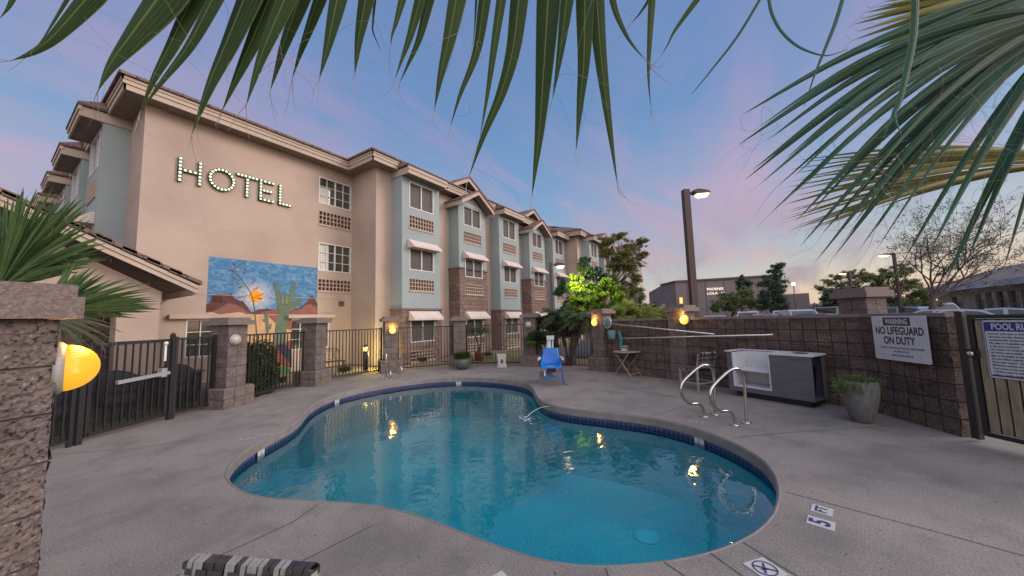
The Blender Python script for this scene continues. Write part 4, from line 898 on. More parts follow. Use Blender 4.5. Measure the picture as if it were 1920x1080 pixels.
# ------------------------------------------------------------------ pool furniture and fittings
fA, fB = G(1320,781.8), G(1379.5,798.4); fB = fA+(fB-fA).normalized()*.50
dL = (fB-fA).normalized(); dP = Vector((-dL.y, dL.x, 0))
if dP.dot(-fA) < 0: dP = -dP
RAILPX = [(1320,781),(1319,770),(1315,761),(1307,757),(1295,757),(1284,750),(1277.5,737),(1277,724),(1283,713),(1300,697),(1312,688),(1322,684.5),(1331,688),(1337,698),(1339,720),(1340,750),(1341,778)]
prof = []
for x, y in RAILPX:
    q = PV(x, y, fA, dL); prof.append(((q-fA).dot(dP), q.z))
prof[0] = (prof[0][0], .005); prof[-1] = (prof[-1][0], .005)
pr2 = []
for i in range(len(prof)-1):
    p0, p1, p2, p3 = prof[max(i-1,0)], prof[i], prof[i+1], prof[min(i+2,len(prof)-1)]
    for k in range(4):
        t = k/4; pr2.append(tuple(.5*((2*p1[a])+(-p0[a]+p2[a])*t+(2*p0[a]-5*p1[a]+4*p2[a]-p3[a])*t*t+(-p0[a]+3*p1[a]-3*p2[a]+p3[a])*t**3) for a in range(2)))
pr2.append(prof[-1])
for base, lab in ((fA, 'bent stainless ladder handrail, the one further from the camera'), (fB, 'bent stainless ladder handrail, the one nearer the camera')):
    t = thing('ladder_handrail', lab, 'handrail', base, group='pair of stainless ladder handrails')
    m = MB(); m.tube([base+dP*a+Z3*b for a, b in pr2], .0215, 14); m.build('rail', M['steel'], t)
    for a, b in (prof[0], prof[-1]):
        m = MB(); m.lathe([(.06,0),(.06,.012),(.035,.022),(.024,.024)], base+dP*a+Z3*.001, 20); m.build('escutcheon', M['steel'], t)
# small step railing at the far side
a, b = G(724,711), G(732,711.5); t = thing('step_railing', 'small chrome step railing in front of the pier with the lit lamp', 'handrail', a)
rp = [(724,711),(724,663)]; m = MB(); top = PV(724,662,a,(a.x,a.y,0)); q1 = PV(748,682,a+Vector((.3,.35,0)),(a.x,a.y,0)); q2 = PV(753.5,692,a+Vector((.34,.38,0)),(a.x,a.y,0)); q3 = PV(751,700,a+Vector((.30,.32,0)),(a.x,a.y,0)); q4 = PV(732,697.5,b,(a.x,a.y,0))
m.tube([a, Vector((a.x,a.y,top.z-.05)), top, top.lerp(q1,.5), q1, q2, q3, q3.lerp(q4,.5), q4, Vector((b.x,b.y,.0))], .017, 10)
m.build('rail', M['steel'], t)
m = MB()
for q in (a, b): m.lathe([(.045,0),(.045,.01),(.02,.02)], (q.x,q.y,.001), 14)
m.build('escutcheon', M['steel'], t)

# strap chairs
M['strap_l'] = pm('pale_strap', (.30,.285,.26), (.24,.225,.21), 12, .5); M['strap_d'] = pm('dark_strap', (.030,.027,.027), (.05,.045,.042), 12, .4, spec=.6); M['frame_c'] = pm('taupe_frame', (.30,.28,.25), rough=.45)
def chair(loc, rz_, label):
    t = thing('strap_chair', label, 'chair', loc, rz_)      # local: faces +y, width along x
    w, d, sh, bh = .46, .48, .42, .80
    for x in (-w/2, w/2):
        m = MB(); m.box((x-.016,d/2-.03,0),(x+.016,d/2+.002,sh)); m.build('leg', M['frame_c'], t, world=False)
        m = MB(); m.beam((x,-d/2+.01,0),(x,-d/2+.0,sh),.032,.03); m.beam((x,-d/2,sh),(x,-d/2-.07,bh-.02),.032,.03); m.build('leg', M['frame_c'], t, world=False)
        m = MB(); m.beam((x,-d/2,.16),(x,d/2-.02,.16),.02,.025); m.build('stretcher', M['frame_c'], t, world=False)
    m = MB()
    for y in (-d/2, d/2): m.beam((-w/2,y,.16),(w/2,y,.16),.02,.024)
    m.build('stretcher', M['frame_c'], t, world=False)
    def weave(name, o, u, v, n, wu, wv, step, th):
        m = MB(); k = int(wu/step); pat = [1,1,1,1,0,0,1,1,0,0,0,0,1,0,0,1,1,1,1,0,0,0,1]
        for i in range(k):     # straps wrapped over the rail
            m.mi = pat[i % len(pat)]; s = o+u*(-wu/2+step*(i+.5)); e = .004 if i % 2 else 0
            pts = []
            for a, b in ((0,th/2+.004+e),(wv/2,th/2+.002+e),(wv,th/2+.004+e),(wv+.014,0.),(wv,-th/2-.004),(0,-th/2-.004)): pts.append(s+v*a+n*b)
            hw = u*(step*.46)
            for p, q in zip(pts, pts[1:]):
                m.add([p-hw,p+hw,q+hw,q-hw,p-hw+n*.0001,p+hw+n*.0001,q+hw,q-hw], [(0,1,2,3)])
        kk = int(wv/step*.9)
        for j in range(kk):
            c0 = o+v*(step*(j+.7)*1.08); a = pat[(j*3+2) % len(pat)]
            for i in range(k):
                if (i+j) % 3 == 0: continue
                m.mi = a; s = c0+u*(-wu/2+step*(i+.5)); hw = u*(step*.5); hv = v*(step*.46)
                for sg in (1, -1): nn = n*(sg*(th/2+.0105)); m.quad(s-hw-hv+nn, s+hw-hv+nn, s+hw+hv+nn, s-hw+hv+nn)
        for sd in (-1, 1):
            m.mi = 0; kq = int(wv/step)
            for j in range(kq):
                m.mi = pat[(j*2) % len(pat)]; c0 = o+u*(sd*(wu/2+.004))+v*(step*(j+.5)); m.add([c0-v*step*.45-n*(th/2+.004), c0+v*step*.45-n*(th/2+.004), c0+v*step*.45+n*(th/2+.004), c0-v*step*.45+n*(th/2+.004), c0-v*step*.45-n*(th/2+.004)-u*sd*.03, c0+v*step*.45-n*(th/2+.004)-u*sd*.03, c0+v*step*.45+n*(th/2+.004)-u*sd*.03, c0-v*step*.45+n*(th/2+.004)-u*sd*.03], [(0,1,2,3),(3,2,6,7),(0,1,5,4)])
        return m.build(name, [M['strap_l'], M['strap_d']], t, world=False)
    vb = Vector((0,-.07,bh-sh-.05)).normalized(); nb_ = Vector((0,vb.z,-vb.y))
    weave('backrest', Vector((0,-d/2-.005,sh+.04)), Vector((1,0,0)), vb, nb_, w+.02, bh-sh-.04, .021, .045)
    weave('seat', Vector((0,-d/2,sh)), Vector((1,0,0)), Vector((0,1,0)), Vector((0,0,1)), w-.0, d+.01, .021, .04)
    return t
p0 = Vector((8.33,.87,0)); c = p0+Vector((math.cos(R(52)),math.sin(R(52)),0))*.24+Vector((math.cos(R(-38)),math.sin(R(-38)),0))*.23
ch = chair(c, R(-38), 'woven strap chair standing against the block wall beside the white shelves')
a, b = G(362,1047,.80), G(572,1064,.80); mid = (a+b)/2; dr = (b-a); ang = math.atan2(dr.y, dr.x)+math.pi      # seen from behind
loc = Vector((mid.x,mid.y,0))+Vector((-math.sin(ang), math.cos(ang), 0))*.30
dup(ch, loc, ang, 'woven strap chair close to the camera, only its top rail showing at the bottom edge', None)
ch['group'] = 'woven strap chairs'
for o in COL.objects:
    if o.get('category') == 'chair': o['group'] = 'woven strap chairs'
# folding table
tc_ = Vector((9.86,2.72,0)); t = thing('folding_table', 'small round folding wooden table beside the skimmer pier', 'table', tc_, R(-28))
m = MB(); m.lathe([(.0,.625),(.36,.625),(.372,.635),(.372,.648),(.36,.655),(0,.655)], n=36); m.build('tabletop', M['wood_table'], t, world=False)
for x in (-.2, .2):
    for s in (1, -1):
        m = MB(); m.beam((x+.012*s,-.27*s,0),(x+.012*s,.25*s,.62),.022,.04,up=(1,0,0)); m.build('leg', M['wood_table'], t, world=False)
m = MB(); m.beam((-.2,-.22,.07),(.2,-.22,.07),.03,.02); m.build('stretcher', M['wood_table'], t, world=False); m = MB(); m.beam((-.22,.2,.52),(.22,.2,.52),.03,.03); m.build('apron', M['wood_table'], t, world=False)
# counter cabinet with white shelves
F = Vector((7.60,-.90,0)); U = Vector((math.cos(R(63)),math.sin(R(63)),0)); Wn = Vector((math.cos(R(-27)),math.sin(R(-27)),0))
cb = thing('counter_cabinet', 'grey wood grain counter with open white shelves on the left and a bin bay', 'cabinet', F)
PC = lambda u, d, z: F+U*u+Wn*d+Z3*z      # u from near corner towards far, d into depth
LC = .0
q = PV(1372, 700, F, -Wn); LC = (q-F).dot(U); LC = 1.36
DC, zb, zt = .52, .11, .84
def cbx(m, a, b):
    x0,y0,z0 = a; x1,y1,z1 = b; m.add([PC(x0,y0,z0),PC(x1,y0,z0),PC(x1,y1,z0),PC(x0,y1,z0),PC(x0,y0,z1),PC(x1,y0,z1),PC(x1,y1,z1),PC(x0,y1,z1)], [(0,3,2,1),(4,5,6,7),(0,1,5,4),(1,2,6,5),(2,3,7,6),(3,0,4,7)])
us = .62
m = MB(); cbx(m, (0,0,zb),(us,.02,zt)); cbx(m, (us+.0,0,zb),(LC,.02,zb+.08)); cbx(m, (LC-.09,0,zb+.081),(LC,.02,zt+.01)); cbx(m, (LC-.02,.021,zb),(LC,DC,zt+.01)); cbx(m, (0,DC-.02,zb),(LC-.021,DC,zt+.0)); cbx(m, (0,.021,zb),(.42,DC-.021,zb+.02)); cbx(m, (.42,.021,zb),(.44,DC-.021,zt-.001)); cbx(m, (0,DC-.12,zb+.021),(.015,DC-.021,zt-.001))
m.build('carcass', M['wood_grey'], cb)
m = MB(); u0, u1 = us+.001, LC-.091
cbx(m, (u0,-.004,zb+.085),(u1,DC-.03,zb+.11)); cbx(m, (u0,.0,zb+.111),(u0+.02,DC-.03,zt+.0)); cbx(m, (u1-.02,0,zb+.111),(u1,DC-.03,zt)); cbx(m, (u0+.021,DC-.05,zb+.111),(u1-.021,DC-.03,zt)); m.build('shelf_box', M['white_lam'], cb)
m = MB(); cbx(m, (u0+.021,.02,.50),(u1-.021,DC-.051,.525)); m.build('shelf', M['white_lam'], cb)
m = MB(); cbx(m, (-.02,-.02,zt+.001),(us+.03,DC+.02,zt+.03)); cbx(m, (us+.031,DC-.05,zt+.011),(LC+.02,DC+.02,zt+.03)); cbx(m, (LC-.07,-.02,zt+.011),(LC+.03,DC-.051,zt+.03)); m.build('countertop', M['white_lam'], cb)
m = MB(); m.lathe([(.0,0),(.095,0),(.11,.004),(.11,0)], PC(.24,.26,zt+.0325), 28); m.build('bin_opening', M['black'], cb)
m = MB(); cbx(m, (.09,.09,0.002),(LC-.09,DC-.05,zb-.002)); m.build('base', M['black'], cb)
t = thing('waste_bin', 'black waste bin inside the open end of the grey counter', 'bin', PC(.21,.25,zb+.022)); m = MB(); c0 = PC(.21,.25,zb+.022)
m.lathe([(.0,0),(.13,0),(.165,.52),(.175,.52),(.175,.54),(.155,.54),(.15,.52),(.12,.02),(0,.02)], c0, 24); m.build('bin_body', M['black'], t)

# planters
def spray(m, c, n, r, h, ln, w, up=.6, seed=0, droop=.5, seg=3):
    rnd = random.Random(seed)
    for i in range(n):
        a = rnd.uniform(0, 2*math.pi); rr = r*math.sqrt(rnd.random()); p = Vector(c)+Vector((rr*math.cos(a), rr*math.sin(a), rnd.uniform(0,h)))
        d = Vector((math.cos(a+rnd.uniform(-.6,.6))*rnd.uniform(.3,1), math.sin(a+rnd.uniform(-.6,.6))*rnd.uniform(.3,1), up*rnd.uniform(.2,1.6))).normalized(); L = ln*rnd.uniform(.5,1.2); s = d.cross(Z3)
        s = (s.normalized() if s.length > .01 else Vector((1,0,0)))*w*rnd.uniform(.6,1.3)/2; pts = []
        for k in range(seg+1): f = k/seg; pts.append(p+d*(L*f)-Z3*(droop*L*f*f))
        for k in range(seg):
            w0, w1 = 1-(k/seg)**2, 1-((k+1)/seg)**2
            m.quad(pts[k]-s*w0, pts[k]+s*w0, pts[k+1]+s*w1, pts[k+1]-s*w1)
def leaves(m, c, rad, n, sz, seed=0, shell=.35, mi=None, asp=.5, flat=0.):
    rnd = random.Random(seed); c = Vector(c)
    V, Fc = [], []
    for i in range(n):
        d = Vector((rnd.gauss(0,1), rnd.gauss(0,1), rnd.gauss(0,1))); d.normalize(); q = (shell+(1-shell)*rnd.random()**.5) if shell > .2 else abs(rnd.gauss(.55,.36))
        bmp = 1+.35*noise.noise(d*2.3+c*.7)+.2*noise.noise(d*5.1+c)
        p = c+Vector((d.x*rad[0], d.y*rad[1], d.z*rad[2]))*q*bmp
        a = Vector((rnd.gauss(0,1), rnd.gauss(0,1), rnd.gauss(0,1)*(1-flat))).normalized(); b = a.cross(Vector((rnd.gauss(0,1), rnd.gauss(0,1), rnd.gauss(0,1)))).normalized(); s = sz*rnd.uniform(.5,1.4)
        o = len(V); V += [p-a*s*.5, p+b*s*asp*.5, p+a*s*.5, p-b*s*asp*.5]; Fc.append((o,o+1,o+2,o+3))
    m.add(V, Fc)
M['leaf_mid'] = leafmat('leaf_mid', (.075,.105,.03), (.04,.065,.02), 8); M['leaf_dark'] = leafmat('leaf_dark', (.028,.045,.018), (.015,.028,.012), 8); M['leaf_dry'] = leafmat('leaf_dry', (.24,.20,.14), (.15,.13,.09), 10)
t = thing('planter', 'tall grey egg shaped planter with a trailing green plant below the warning sign', 'planter', G(1617,791)); c0 = Vector(t.location)
m = MB(); m.lathe([(.0,0),(.095,0),(.115,.02),(.175,.18),(.212,.36),(.222,.47),(.215,.56),(.203,.585),(.19,.58),(.19,.53),(0,.52)], c0, 36); m.build('pot', M['concrete'], t)
m = MB(); spray(m, c0+Z3*.54, 700, .16, .07, .12, .010, .9, 3, .6); leaves(m, c0+Vector((0,0,.585)), (.20,.20,.06), 2600, .026, 61, .1); leaves(m, c0+Vector((-.12,.20,.48)), (.10,.12,.14), 900, .026, 62, .1); leaves(m, c0+Vector((-.18,.05,.5)), (.09,.1,.10), 700, .026, 63, .1); leaves(m, c0+Vector((.1,-.22,.46)), (.08,.09,.14), 500, .024, 64, .1); m.build('foliage', leafmat('trailing_leaf', (.17,.21,.07), (.10,.14,.05), 9), t, fix=False)
m = MB(); spray(m, c0+Z3*.52+Vector((.05,-.12,0)), 60, .1, .05, .22, .006, 1.2, 5, .2); m.build('dry_stem', M['leaf_dry'], t, fix=False)
t = thing('planter', 'round grey green glazed planter with a bushy olive plant in front of a pier', 'planter', G(867,692)); c0 = Vector(t.location)
m = MB(); m.lathe([(0,0),(.14,0),(.24,.10),(.27,.22),(.25,.34),(.21,.38),(.19,.38),(.19,.33),(0,.32)], c0, 30); m.build('pot', pm('green_grey_glaze', (.10,.115,.11), (.07,.085,.08), 6, .4), t)
m = MB(); spray(m, c0+Z3*.33, 2200, .24, .14, .26, .012, 1.5, 8, .5); leaves(m, c0+Vector((0,0,.42)), (.30,.30,.16), 2200, .03, 71, .1); m.build('foliage', M['leaf_mid'], t, fix=False)
# white pedestal block with a hole
t = thing('umbrella_base', 'white waisted stone block with a round hole standing in front of the iron fence', 'stand', G(941,688), R(-52)); m = MB()
w_ = .26; pf = [(-w_*.62,0),(w_*.62,0),(w_*.58,.10),(w_*.46,.22),(w_*.58,.33),(w_*.60,.44),(-w_*.60,.44),(-w_*.58,.33),(-w_*.46,.22),(-w_*.58,.10)]
hole = [(.05*math.cos(-k*math.pi/8), .20+.075*math.sin(-k*math.pi/8)) for k in range(16)]
tri = tessellate_polygon([[Vector((a,b,0)) for a, b in pf], [Vector((a,b,0)) for a, b in hole]]); al = pf+hole
for y in (-.12, .12): m.add([(a,y,b) for a, b in al], [tuple(x) for x in tri])
for L_ in (pf, hole):
    for i in range(len(L_)): a, b = L_[i], L_[(i+1)%len(L_)]; m.quad((a[0],-.12,a[1]),(b[0],-.12,b[1]),(b[0],.12,b[1]),(a[0],.12,a[1]))
m.build('block', pm('white_stone', (.50,.47,.44), (.38,.35,.33), 7, .8, .3, 60), t, world=False)
# pool lift
lc = G(1034,718); vd = Vector((-lc.x,-lc.y,0)).normalized(); lift = thing('pool_lift', 'pool access lift with a bright blue plastic seat and a white mast', 'pool lift', lc, math.atan2(vd.y, vd.x)+math.pi/2)   # local -y faces the camera
M['lift_blue'] = pm('blue_plastic', (.003,.14,.50), (.004,.115,.43), 5, .35); M['lift_white'] = pm('white_metal', (.55,.54,.55), rough=.4); M['lift_grey'] = pm('lift_grey', (.20,.19,.18), (.16,.15,.14), 5, .7)
LP = lambda m, n, mt: m.build(n, mt, lift, world=False)
m = MB(); m.box((-.30,-.02,0),(.05,.45,.20)); m.box((-.27,.03,.2),(.02,.42,.25)); LP(m, 'base', M['lift_grey'])
def bentsheet(m, secs, th=.012):
    # secs: list of rows of points -> closed thick sheet
    k = len(secs[0]); V = [p for r_ in secs for p in r_]; n = len(V); nrm = Vector((0,-.6,.6)).normalized()*th
    V2 = [Vector(p)-nrm for p in V]; fs = []
    for i in range(len(secs)-1):
        for j in range(k-1): a = i*k+j; fs += [(a,a+1,a+1+k,a+k), (n+a,n+a+k,n+a+1+k,n+a+1)]
    e = [i*k for i in range(len(secs))]+[(len(secs)-1)*k+j for j in range(1,k)]+[i*k+k-1 for i in range(len(secs)-2,-1,-1)]+[j for j in range(k-2,0,-1)]
    for a, b in zip(e, e[1:]+e[:1]): fs.append((a,b,n+b,n+a))
    sm = m.smooth; m.smooth = True; m.add([tuple(p) for p in V]+[tuple(p) for p in V2], fs); m.smooth = sm
def row(y, z, w, up): return [Vector((w*s, y-up*.35*(abs(s)**2), z+up*(abs(s)**3))) for s in (-1,-.85,-.6,-.3,0,.3,.6,.85,1)]
m = MB(); bentsheet(m, [row(.10,.86,.165,.0), row(.09,.83,.185,.0), row(.07,.72,.205,.01), row(.05,.60,.225,.03), row(.03,.52,.24,.06), row(-.02,.47,.25,.08), row(-.12,.45,.255,.06), row(-.24,.445,.255,.04), row(-.32,.44,.25,.01), row(-.36,.41,.235,-.01)]); LP(m, 'seat_shell', M['lift_blue'])
m = MB(); m.box((-.15,-.46,.19),(.15,-.32,.22)); LP(m, 'footrest', M['lift_blue'])
m = MB(); m.beam((-.15,-.33,.222),(-.17,-.20,.42),.03,.03); LP(m, 'footrest_arm', M['lift_white']); m = MB(); m.box((-.10,-.25,.30),(.12,.05,.40)); LP(m, 'seat_bracket', M['black'])
for s in (-1, 1): m = MB(); m.beam((s*.26,.08,.62),(s*.30,-.16,.60),.045,.05); LP(m, 'armrest', M['lift_white'])
m = MB(); m.beam((-.02,.12,.30),(-.02,.22,1.10),.09,.05,up=(0,1,0)); m.beam((.07,.14,.45),(.07,.20,1.05),.035,.05,up=(0,1,0)); m.box((-.08,.14,1.06),(.11,.28,1.16)); LP(m, 'mast', M['lift_white'])
m = MB(); m.beam((-.16,.3,.2),(-.06,.22,1.05),.05,.03); m.tube([(0,.15,.36),(0,.0,.38),(0,-.15,.42)], .03, 8); LP(m, 'lift_arm', M['lift_white'])
m = MB(); m.box((.16,.22,.46),(.38,.36,.84)); LP(m, 'battery_box', pm('dark_grey_box', (.075,.07,.08), rough=.6))
m = MB(); pts = [(.25,-.2,.45),(.265,-.25,.3),(.28,-.28,.12),(.30,-.30,.012),(.38,-.28,.008)]
for a, b in zip(pts, pts[1:]): m.beam(a, b, .04, .006, up=(0,1,0))
LP(m, 'seat_belt', pm('belt_blue', (.01,.07,.25), rough=.7))
m = MB(); m.box((-.10,-.315,.448),(.10,-.285,.4555)); LP(m, 'seat_decal', pm('decal_pale', (.45,.47,.5), rough=.5))
# skimmer net, brush and poles on the wall
n1 = Vector(((WL[1]-WL[0]).y, -(WL[1]-WL[0]).x, 0)).normalized(); n1 = n1 if n1.dot(-WL[0]) > 0 else -n1
n2 = Vector(((WL[2]-WL[1]).y, -(WL[2]-WL[1]).x, 0)).normalized(); n2 = n2 if n2.dot(-WL[1]) > 0 else -n2
a = PV(1148,607.5, WL[0]+n1*.14, n1); b = PV(1339,626.5, WL[1]+n2*.34, n2)
M['alu'] = pm('aluminium_pole', (.62,.60,.58), rough=.3, metal=.3)
t = thing('skimmer_net', 'leaf skimmer net on the upper long white pole hung on the block wall', 'pool net', a)
m = MB(); m.tube([a, b], .015, 8); m.build('pole', M['alu'], t)
q = PV(1139,605, WL[0]+n1*.16, n1); fr = frame3(n1.cross(Z3), n1)
m = MB(); m.tube([q+fr@Vector((.13*math.cos(k*math.pi/12), .155*math.sin(k*math.pi/12), 0)) for k in range(25)], .012, 6); m.build('hoop', M['alu'], t)
netm = pm('net_fabric', (.13,.22,.24), (.10,.17,.19), 20, .8)
m = MB(); rings = []
for z, s, o in ((0.,1,.0),(-.10,.95,.06)): pass
V = []; K = 16
for r_, dy, dn in ((.97,0,0),(.8,-.04,.05),(.5,-.08,.08),(0.02,-.1,.09)):
    for k in range(K): a2 = 2*math.pi*k/K; V.append(q+fr@Vector((.13*r_*math.cos(a2), .155*r_*math.sin(a2)+dy*.4, dn*.6)))
m.smooth = True; m.add(V, [(i*K+k, i*K+(k+1)%K, (i+1)*K+(k+1)%K, (i+1)*K+k) for i in range(3) for k in range(K)]); m.build('net', netm, t)
q = PV(1147,628, WL[0]+n1*.16, n1); m = MB(); m.lathe([(.0,-.13),(.08,-.125),(.10,-.1),(.115,.12),(.10,.13),(.09,.1),(0,.08)], q, 18); t2 = thing('leaf_bag', 'grey blue bucket shaped leaf bag hanging below the skimmer net', 'leaf bag', q); m.build('bag', netm, t2)
a = PV(1163,634.5, WL[0]+n1*.14, n1); b = PV(1449,627.5, WL[1]+n2*.12, n2)
t = thing('pool_brush', 'teal pool brush on the lower long white pole hung on the block wall', 'pool brush', a); m = MB(); m.tube([a, b], .015, 8); m.build('pole', M['alu'], t)
m = MB(); p1, p2 = PV(1160,621, WL[0]+n1*.16, n1), PV(1164,651, WL[0]+n1*.16, n1); d_ = (p1-p2)
pts = [p2+d_*(k/8)+n1.cross(Z3)*(-.05*math.sin(math.pi*k/8)) for k in range(9)]
for u, v in zip(pts, pts[1:]): m.beam(u, v, .06, .035, up=n1)
m.build('brush_head', pm('teal_plastic', (.02,.30,.27), rough=.5), t)
t = thing('hose_coil', 'thin coiled hose lying on the folding table', 'hose', tc_+Z3*.657); m = MB(); m.tube([tc_+Vector((.1*math.cos(k*.5)-.05, .1*math.sin(k*.5)+.05, .668+.0015*k+(.1*math.exp(-((k-20)/4.)**2)))) for k in range(34)], .009, 6); m.build('hose', M['alu'], t)
# warning sign
ns = Vector(((WL[3]-WL[2]).y, -(WL[3]-WL[2]).x, 0)).normalized(); ns = ns if ns.dot(-WL[2]) > 0 else -ns
def signboard(name, label, px, P0, n, mat, thk=.004, rad=.02):
    cs = [PV(x, y, P0, n) for x, y in px]; c = sum(cs, Vector())/4; ux = ((cs[1]-cs[0])+(cs[2]-cs[3])).normalized(); ux.z = 0; ux.normalize(); n = Vector(n)
    w = ((cs[1]-cs[0]).length+(cs[2]-cs[3]).length)/2; h = ((cs[0]-cs[3]).length+(cs[1]-cs[2]).length)/2
    fr = frame3(ux, ux.cross(Z3) if ux.cross(Z3).dot(n) > 0 else -ux.cross(Z3)); t = thing(name, label, 'sign', c)
    m = MB(); pts = []
    for sx_, sy_, a0 in ((1,1,0),(-1,1,90),(-1,-1,180),(1,-1,270)):
        for k in range(5): a = R(a0+22.5*k); pts.append((sx_*(w/2-rad)+rad*math.cos(a), sy_*(h/2-rad)+rad*math.sin(a)))
    m.prism(pts, lambda p: c+fr@Vector((p[0],p[1],-thk)), lambda p: c+fr@Vector((p[0],p[1],0))); m.build('board', mat, t)
    return t, c, fr, w, h
M['sign_w'] = pm('sign_white', (.50,.52,.56), (.47,.49,.53), 3, .45)
t, c, fr, w, h = signboard('warning_sign', 'white warning sign reading no lifeguard on duty on the block wall', [(1635,592),(1737,592),(1746,682),(1641,673)], WL[2]+ns*.135, ns, M['sign_w'])
ink = pm('sign_ink', (.015,.017,.03), rough=.5); inkw = pm('sign_pale_ink', (.48,.49,.52), rough=.5)
print('sign', w, h)
m = MB(); x0, x1, y0, y1 = -w*.27, w*.23, h*.28, h*.46; pts = []
for sx_, sy_, a0 in ((x1,y1,0),(x0,y1,90),(x0,y0,180),(x1,y0,270)):
    for k in range(4): a = R(a0+30*k); r_ = .012; pts.append((sx_+(-r_ if sx_ > 0 else r_)+r_*math.cos(a), sy_+(-r_ if sy_ == y1 else r_)+r_*math.sin(a)))
m.add([c+fr@Vector((p[0],p[1],.001)) for p in pts], [tuple(range(len(pts)))]); m.build('label_bar', ink, t, fix=False)
def line(s, u, v, size, sx_, mat=ink, z=.0016, bold=.0): txt(s, size, mat, 'lettering', t, c+fr@Vector((w*u,h*v,z)), fr, sx_=sx_, ext=.0003, font_bold=bold)
line('WARNING', -.02, .365, h*.17, .62, inkw, .0022, .003); line('NO LIFEGUARD', 0, .155, h*.235, .66, bold=.004); line('ON DUTY', -.01, -.06, h*.235, .66, bold=.004)
line('AN ADULT SHOULD BE IN ATTENDANCE WHEN CHILDREN', .02, -.22, h*.058, .62); line('ARE USING THE POOL', .02, -.295, h*.058, .62); line('SWIM AT YOUR OWN RISK', .02, -.385, h*.065, .62)
m = MB()
for u, v in ((-.36,.36),(.35,.36),(-.33,-.38),(.33,-.38)): m.lathe([(.006,0),(.006,.002),(0,.003)], c+fr@Vector((w*u,h*v,.0)), 8, fr@Z3)
m.build('screw', M['black'], t)
# right hand gate with boards and the rules sign
g0, g1 = Vector((6.62,-2.24,0)), Vector((5.72,-2.94,0)); gd2 = (g1-g0).normalized(); gn2 = Vector((gd2.y,-gd2.x,0)); gn2 = gn2 if gn2.dot(-g0) > 0 else -gn2
gate2 = thing('board_gate', 'pale board gate in a black steel frame at the right edge', 'gate', g0)
m = MB(); m.beam(g0+Z3*.03, g0+Z3*1.54, .07, .07, up=gn2); gq = g0+gd2*.085
m.build('hinge_post', M['iron'], gate2)
m = MB(); m.beam(gq+Z3*.09, gq+Z3*1.50, .045, .045, up=gn2); m.beam(gq+gd2*1.1+Z3*.09, gq+gd2*1.1+Z3*1.50, .045, .045, up=gn2); m.beam(gq+gd2*.024+Z3*1.478, gq+gd2*1.076+Z3*1.478, .045, .045); m.beam(gq+gd2*.024+Z3*.112, gq+gd2*1.076+Z3*.112, .045, .045); m.build('gate_frame', M['iron'], gate2)
M['board'] = pm('weathered_board', (.30,.26,.165), (.225,.195,.12), 5, .8, .3, 30, c3=(.12,.10,.07), sc3=7, stretch=(3,.6,1))
for k in range(11):
    u = .035+k*.098; m = MB(); a, b = gq+gd2*u-gn2*.01, gq+gd2*(u+.078)-gn2*.01; q0, q1, dd = .15, 1.44, gn2*-.018
    pr = [(0,q0),(.078,q0),(.078,q1-.02),(.068,q1),(.010,q1),(0,q1-.02)]
    m.prism(pr, lambda p: gq+gd2*(u+p[0])+Z3*p[1]-gn2*.012, lambda p: gq+gd2*(u+p[0])+Z3*p[1]+gn2*.006); m.build('board', M['board'], gate2)
m = MB(); m.quad(gq-gn2*.014+Z3*.14, gq+gd2*1.08-gn2*.014+Z3*.14, gq+gd2*1.08-gn2*.014+Z3*1.45, gq-gn2*.014+Z3*1.45); m.build('backing', M['black'], gate2, fix=False)
m = MB(); m.beam(gq+gn2*.03+Z3*.99, gq+gn2*.03+Z3*1.09, .10, .02, up=gn2); m.build('lock_plate', M['black'], gate2)
m = MB(); m.lathe([(.022,0),(.022,.03),(.032,.04),(.032,.055),(.02,.065),(0,.066)], gq+gn2*.04+gd2*.01+Z3*1.04, 18, gn2); m.build('knob', M['steel'], gate2)
P0 = gq+gn2*.014
t, c, fr, w, h = signboard('rules_sign', 'white pool rules sign with a blue header on the board gate', [(1843,603),(1975,598),(1985,722),(1855,706)], P0, gn2, M['sign_w'])
print('rules', w, h)
navy = pm('rules_blue', (.025,.03,.16), rough=.5)
m = MB(); m.add([c+fr@Vector((a*w/2-math.copysign(.012,a), b, .001)) for a, b in ((-1,h*.31),(1,h*.31),(1,h*.47),(-1,h*.47))], [(0,1,2,3)])
for x in (-1, 1): e_ = x*(w/2-.010); m.add([c+fr@Vector((e_-.003,-h*.46,.0008)), c+fr@Vector((e_+.003,-h*.46,.0008)), c+fr@Vector((e_+.003,h*.46,.0008)), c+fr@Vector((e_-.003,h*.46,.0008))], [(0,1,2,3)])
m.add([c+fr@Vector((-w/2+.01,-h*.475,.0008)), c+fr@Vector((w/2-.01,-h*.475,.0008)), c+fr@Vector((w/2-.01,-h*.455,.0008)), c+fr@Vector((-w/2+.01,-h*.455,.0008))], [(0,1,2,3)])
m.build('header', navy, t, fix=False)
txt('POOL RULES', h*.15, inkw, 'lettering', t, c+fr@Vector((0,h*.385,.0022)), fr, sx_=min(1., w*.82/(h*.15*6.3)), ext=.0003, font_bold=.003)
rules = ['Persons with open or infectious sores,', 'diarrhea, any skin disease, or other', 'communicable disease are excluded', 'No glass or breakable containers allowed', 'in the pool enclosure', 'No running or rough play in pool area', 'No diving, cannonballs, jumping,', 'flips or horseplay in the pool', 'Shower before entering the water', 'Keep gates closed - No animals', 'Maximum number of bathers is posted', 'Pool closes at ten every evening', 'Children must be with an adult', 'Report unsafe conditions to the desk']
for k, s in enumerate(rules): txt(s, h*.042, ink, 'lettering', t, c+fr@Vector((-w*.43,h*(.265-k*.0545),.0016)), fr, align='LEFT', sx_=.95, ext=.0002, font_bold=.0005)
